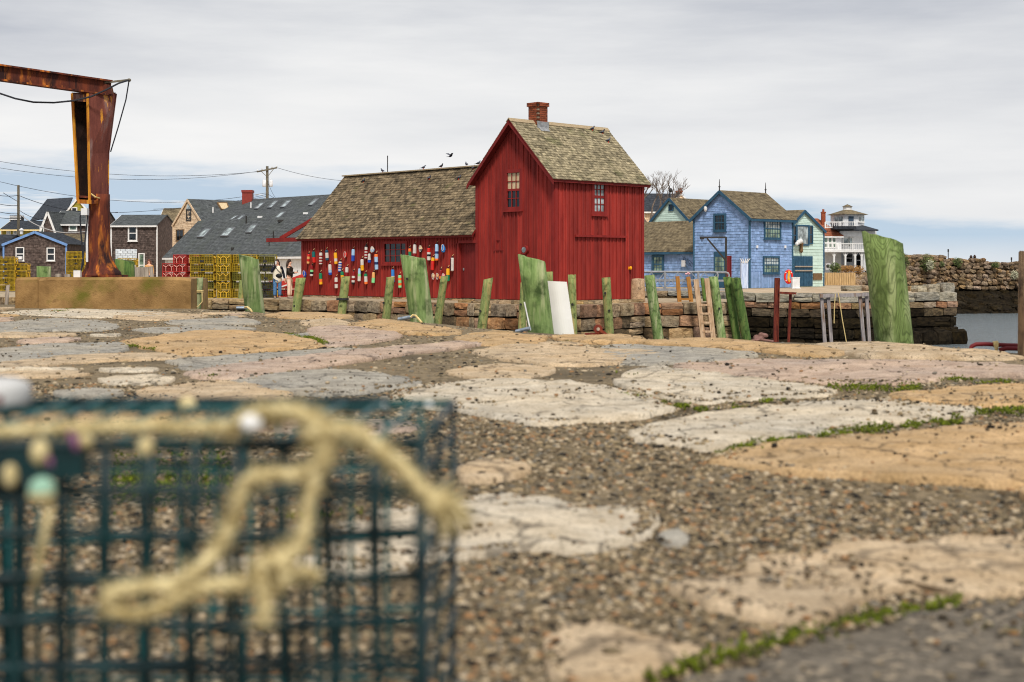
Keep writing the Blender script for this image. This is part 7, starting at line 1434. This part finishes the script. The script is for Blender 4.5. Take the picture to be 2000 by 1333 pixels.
# ---------------------------------------------------------------- the lobster trap right in front of the camera
m_wireteal = M('trap_wire_teal', lin(2, 56, 58, .8), lin(8, 84, 84, .8), 30, .45, .1, spec=.45)
m_wiredk = M('trap_wire_dark', lin(1, 24, 27, .8), lin(3, 44, 46, .8), 30, .5, .1, spec=.4)
TH_, TD, TL_ = .392, .34, .96
fr0 = Vector((-.0664, 1.04, 0)); xa = Vector((-1, -.05, 0)).normalized(); ya = Vector((-xa.y*-1*0+.03, 1, 0)).normalized()
tp_ = root('lobster_trap', fr0, 'dark teal wire lobster trap with yellow rope close to the camera', 'lobster trap', 0)
Tq = lambda x, y, z: fr0+xa*x+ya*y+zc*z
wire_me = None
def wire(parent, p, q, r_=.0016, mat=m_wireteal, name='wire'):
    mb = MB(); n_ = 7; st = []
    for i in range(n_+1): w_ = p.lerp(q, i/n_); st.append(w_+Vector((noise.noise(w_*7), noise.noise(w_*7+Vector((9, 0, 0))), noise.noise(w_*7+Vector((0, 7, 0)))))*.009)
    mb.tube(st, [r_*(1+.35*noise.noise(x_*30)) for x_ in st], 6); return mb.build(name, mat, parent, smooth=True)
PITCH = .0325
def panel(nm, o, a, na, b, nb, r_=.0016, mat=m_wireteal, sa=1, sb=1):
    fr_b = MB(); c = [o, o+a*na*PITCH, o+a*na*PITCH+b*nb*PITCH, o+b*nb*PITCH]
    for i in range(4): fr_b.tube([c[i], c[(i+1) % 4]], r_*1.25, 6)
    pn_ = fr_b.build(nm, mat, tp_, smooth=True)
    for i in range(sa, na, sa): wire(pn_, o+a*i*PITCH, o+a*i*PITCH+b*nb*PITCH, r_, mat)
    for j in range(sb, nb, sb): wire(pn_, o+b*j*PITCH, o+b*j*PITCH+a*na*PITCH, r_, mat)
    return pn_
nL, nH, nD = int(TL_/PITCH), int(TH_/PITCH), int(TD/PITCH); TH_, TD = nH*PITCH+.004, nD*PITCH
z0 = .008+(.388-TH_)
panel('front_panel', Tq(0, 0, z0), xa, nL, zc, nH, .0040, m_wiredk, 1, 1); panel('back_panel', Tq(0, TD, z0), xa, nL, zc, nH, .0024, m_wireteal, 1, 2); panel('end_panel', Tq(0, 0, z0), ya, nD, zc, nH, .0026, m_wiredk, 5, 1); panel('far_end_panel', Tq(nL*PITCH, 0, z0), ya, nD, zc, nH)
ztp = z0+nH*PITCH; panel('lid_panel', Tq(0, 0, ztp), xa, nL, ya, nD, .0021, m_wireteal, 1, 4); panel('bottom_panel', Tq(0, 0, z0), xa, nL, ya, nD, .002, m_wireteal, 2, 2); panel('inner_panel', Tq(PITCH*.45, TD*.45, z0), xa, nL-1, zc, nH-1, .0026, m_wiredk, 1, 2); panel('divider_panel', Tq(.42, 0, z0), ya, nD, zc, nH, .0024, m_wireteal, 2, 1)
mb = MB(); mb.bar(Tq(.24, -.004, ztp-.012), Tq(nL*PITCH, -.004, ztp-.008), .018, .020); mb.build('lid_rail', m_wiredk, tp_)
mb = MB(); mb.bar(Tq(.06, TD, ztp-.002), Tq(nL*PITCH, TD, ztp-.002), .014, .014); mb.build('hinge_rail', m_wiredk, tp_)
for y in (.05, TD-.05): mb = MB(); mb.bar(Tq(-.01, y, .004), Tq(nL*PITCH+.01, y, .004), .035, .008); mb.build('runner', m_wood, tp_)
mb = MB(); mb.blob(P(0, 928, 1.2), .042, .03, .016, 12, 8); mb.blob(P(-60, 930, 1.2), .04, .03, .026, 12, 8); mb.build('dark_blob', m_blk, tp_, smooth=True)  # black blobs filling the dark left end inside the trap
def cord(name, pts_, rad, mat, label=None, n=8):
    """laid rope: three twisted strands along a smooth path"""
    pts_ = [Vector(p) for p in pts_]; path = []
    for i in range(len(pts_)-1):
        p0, p1, p2, p3 = pts_[max(i-1, 0)], pts_[i], pts_[i+1], pts_[min(i+2, len(pts_)-1)]
        for k in range(10): t = k/10; path.append(.5*((2*p1)+(p2-p0)*t+(2*p0-5*p1+4*p2-p3)*t*t+(3*p1-p0-3*p2+p3)*t**3))
    path.append(pts_[-1]); mb = MB(); s_ = 0; fr_ = []
    x = None
    for i, p in enumerate(path):
        t = (path[min(i+1, len(path)-1)]-path[max(i-1, 0)]).normalized(); x = t.orthogonal().normalized() if x is None else (x-t*x.dot(t)).normalized(); fr_.append((p, x, t.cross(x)))
        if i: s_ += (p-path[i-1]).length
    for k in range(3):
        d = 0; st = []
        for i, (p, x_, y_) in enumerate(fr_):
            if i: d += (p-path[i-1]).length
            a = d/(rad*5)*2*math.pi+k*2.094; st.append(p+(x_*math.cos(a)+y_*math.sin(a))*rad*.42+Vector((noise.noise(p*60), noise.noise(p*60+Vector((5, 0, 0))), noise.noise(p*60+Vector((0, 9, 0)))))*rad*.28)
        mb.tube(st, [rad*.6*(1+.18*noise.noise(q_*45+Vector((k, 0, 0)))) for q_ in st], n)
    for _ in range(int(s_*2600)):                      # stray fibres
        p, x_, y_ = RNG.choice(fr_); a = RNG.uniform(0, 6.28); d = x_*math.cos(a)+y_*math.sin(a); mb.tube([p+d*rad*.9, p+d*rad*RNG.uniform(1.3, 2.6)+Vector((RNG.uniform(-1, 1), RNG.uniform(-1, 1), RNG.uniform(-1, 1)))*rad*.5], [.0006, .0003], 3)
    return mb
m_rope2 = M('yellow_rope', lin(168, 148, 98, .95), lin(220, 204, 156, .95), 90, .95, .4, 300, bdist=.001)
D1 = .99
rt_ = root('trap_rope', P(650, 870, D1), 'thick yellow beige rope knotted over the front of the near trap', 'rope')
RP = lambda px_, py_, d=D1: P(px_, py_, d)
cord('s', [RP(-60, 850, 1.032), RP(120, 838, 1.032), RP(300, 834, 1.032), RP(430, 838, 1.032), RP(500, 828, 1.024), RP(560, 808, 1.016), RP(610, 820, 1.008), RP(650, 846, 1.000)], 0.0052, m_rope2).build('lead_strand', m_rope2, rt_, smooth=True)
cord('s', [RP(470, 822, 1.024), RP(520, 806, 1.016), RP(580, 806, 1.008), RP(625, 836, 1.000), RP(650, 858, 0.992), RP(620, 872, 0.992), RP(610, 850, 0.992), RP(660, 838, 0.984), RP(700, 848, 0.984), RP(740, 878, 0.984), RP(790, 920, 0.984), RP(830, 962, 0.984), RP(858, 985, 0.984)], 0.0057, m_rope2).build('knotted_strand', m_rope2, rt_, smooth=True)
cord('s', [RP(645, 862, 0.988), RP(632, 900, 0.984), RP(590, 925, 0.984), RP(520, 928, 0.984), RP(480, 945, 0.984), RP(458, 1000, 0.984), RP(432, 1060, 0.984), RP(395, 1108, 0.976), RP(340, 1140, 0.976), RP(260, 1146, 0.968), RP(212, 1166, 0.968), RP(222, 1196, 0.968), RP(300, 1196, 0.968), RP(352, 1168, 0.968), RP(400, 1146, 0.968), RP(470, 1142, 0.968), RP(520, 1136, 0.968)], 0.0053, m_rope2).build('hanging_strand', m_rope2, rt_, smooth=True)
cord('s', [RP(636, 868, 0.984), RP(618, 930, 0.980), RP(600, 1000, 0.980), RP(586, 1060, 0.976), RP(556, 1088, 0.972), RP(520, 1100, 0.972), RP(500, 1124, 0.968), RP(530, 1150, 0.968), RP(558, 1130, 0.964), RP(545, 1100, 0.964), RP(505, 1108, 0.960), RP(516, 1160, 0.960), RP(512, 1222, 0.960)], 0.0053, m_rope2).build('second_strand', m_rope2, rt_, smooth=True)
cord('s', [RP(520, 1136, 0.968), RP(560, 1120, 0.968), RP(600, 1116, 0.972), RP(622, 1132, 0.976)], 0.0042, m_rope2).build('short_end', m_rope2, rt_, smooth=True)
mb = MB(); c0 = RP(855, 985, .984); rg = random.Random(4)
mb.blob(c0, .0105, .010, .010, 10, 7)
for i in range(90): d = Vector((rg.gauss(.7, .55), rg.gauss(0, .4), rg.gauss(-.45, .6))).normalized(); ln = rg.uniform(.01, .028); mb.tube([c0, c0+d*ln*.6, c0+d*ln+Vector((0, 0, -.004))], [.0016, .0012, .0005], 4)
mb.build('frayed_end', m_rope2, rt_, smooth=True)
def bead(px_, py_, d, r_, mat, lb, squ=1.0, mat2=None):
    c0 = P(px_, py_, d); mb = MB(); mb.blob(c0, r_, r_, r_*squ, 12, 8); o_ = mb.build('twine_knot', mat, tp_, smooth=True)
    if mat2: mb = MB(); mb.blob(c0-zc*r_*.35, r_*1.03, r_*1.03, r_*squ*.72, 12, 8); mb.build('bead_base', mat2, o_, smooth=True)
bead(82, 958, 0.960, 0.0092, flat('mint_bead', lin(140, 176, 152)), '', 1.0, m_rope2); bead(492, 828, 1.012, 0.0083, m_white, '', .85); bead(366, 795, 1.328, 0.0092, m_rope2, '', 1.0); bead(285, 874, 0.988, 0.0059, m_rope2, '', 1.2); bead(78, 884, 0.976, 0.0066, m_rope2, '', 1.4); bead(20, 930, 0.976, 0.0053, m_rope2, '', 1.6); bead(750, 797, 1.336, 0.0046, m_white, '', .8); bead(838, 793, 1.336, 0.0046, m_white, '', .8); bead(168, 862, 0.984, 0.0053, m_rope2, '')
mb = MB(); mb.tube([P(136, 845, 0.976), P(146, 862, 0.972), P(150, 880, 0.968)], [.002, .003, .002], 8); mb.tube([P(95, 896, 0.972), P(100, 912, 0.968)], [.0025, .0015], 8); mb.build('purple_twine', flat('purple_twine', lin(110, 64, 96, .9)), tp_, smooth=True)
mb = MB(); mb.tube([P(98, 985, 0.960), P(88, 1040, 0.964), P(76, 1100, 0.968), P(66, 1150, 0.968)], .003, 6); mb.build('loose_twine', m_rope2, tp_, smooth=True)
# white jar lying on the lid, with worn dark red lettering marks
YB = 1.3; zl0 = ztp+.003; c0 = P(-40, 772, YB); zt_ = P(0, 739, YB).z-zl0; rx = (P(56, 772, YB)-c0).x; mb = MB()
pr = [(rx*.97, 0), (rx, .004), (rx, zt_*.62), (rx*.95, zt_*.82), (rx*.75, zt_*.95), (rx*.4, zt_), (.001, zt_)]
tub = root('white_tub', (c0.x, YB, zl0), 'white plastic tub with dark red marks on the trap lid at the left edge', 'tub'); mb.lathe(Vector((c0.x, YB, zl0)), pr, 32); mb.build('body', flat('tub_white', lin(196, 194, 190)), tub, smooth=True)
mb = MB(); zl = zl0+zt_*.32
for i, a in enumerate([-.1, -.02, .06, .14, .22, .30, .38, .55, .63, .71, .79]):
    x_, y_ = math.sin(a), -math.cos(a); n_ = Vector((x_, y_, 0)); t_ = Vector((-y_, x_, 0)); o_ = Vector((c0.x, YB, zl))+n_*rx
    mb.fbox((o_, t_, n_), -.0012, .0002, -.0045, .004, 0, .0006)
    if i % 2: mb.fbox((o_, t_, n_), .0006, .0016, -.001, .0035, 0, .0006)
mb.build('worn_lettering', flat('dark_red_print', lin(110, 40, 44)), tub, kind='stuff')
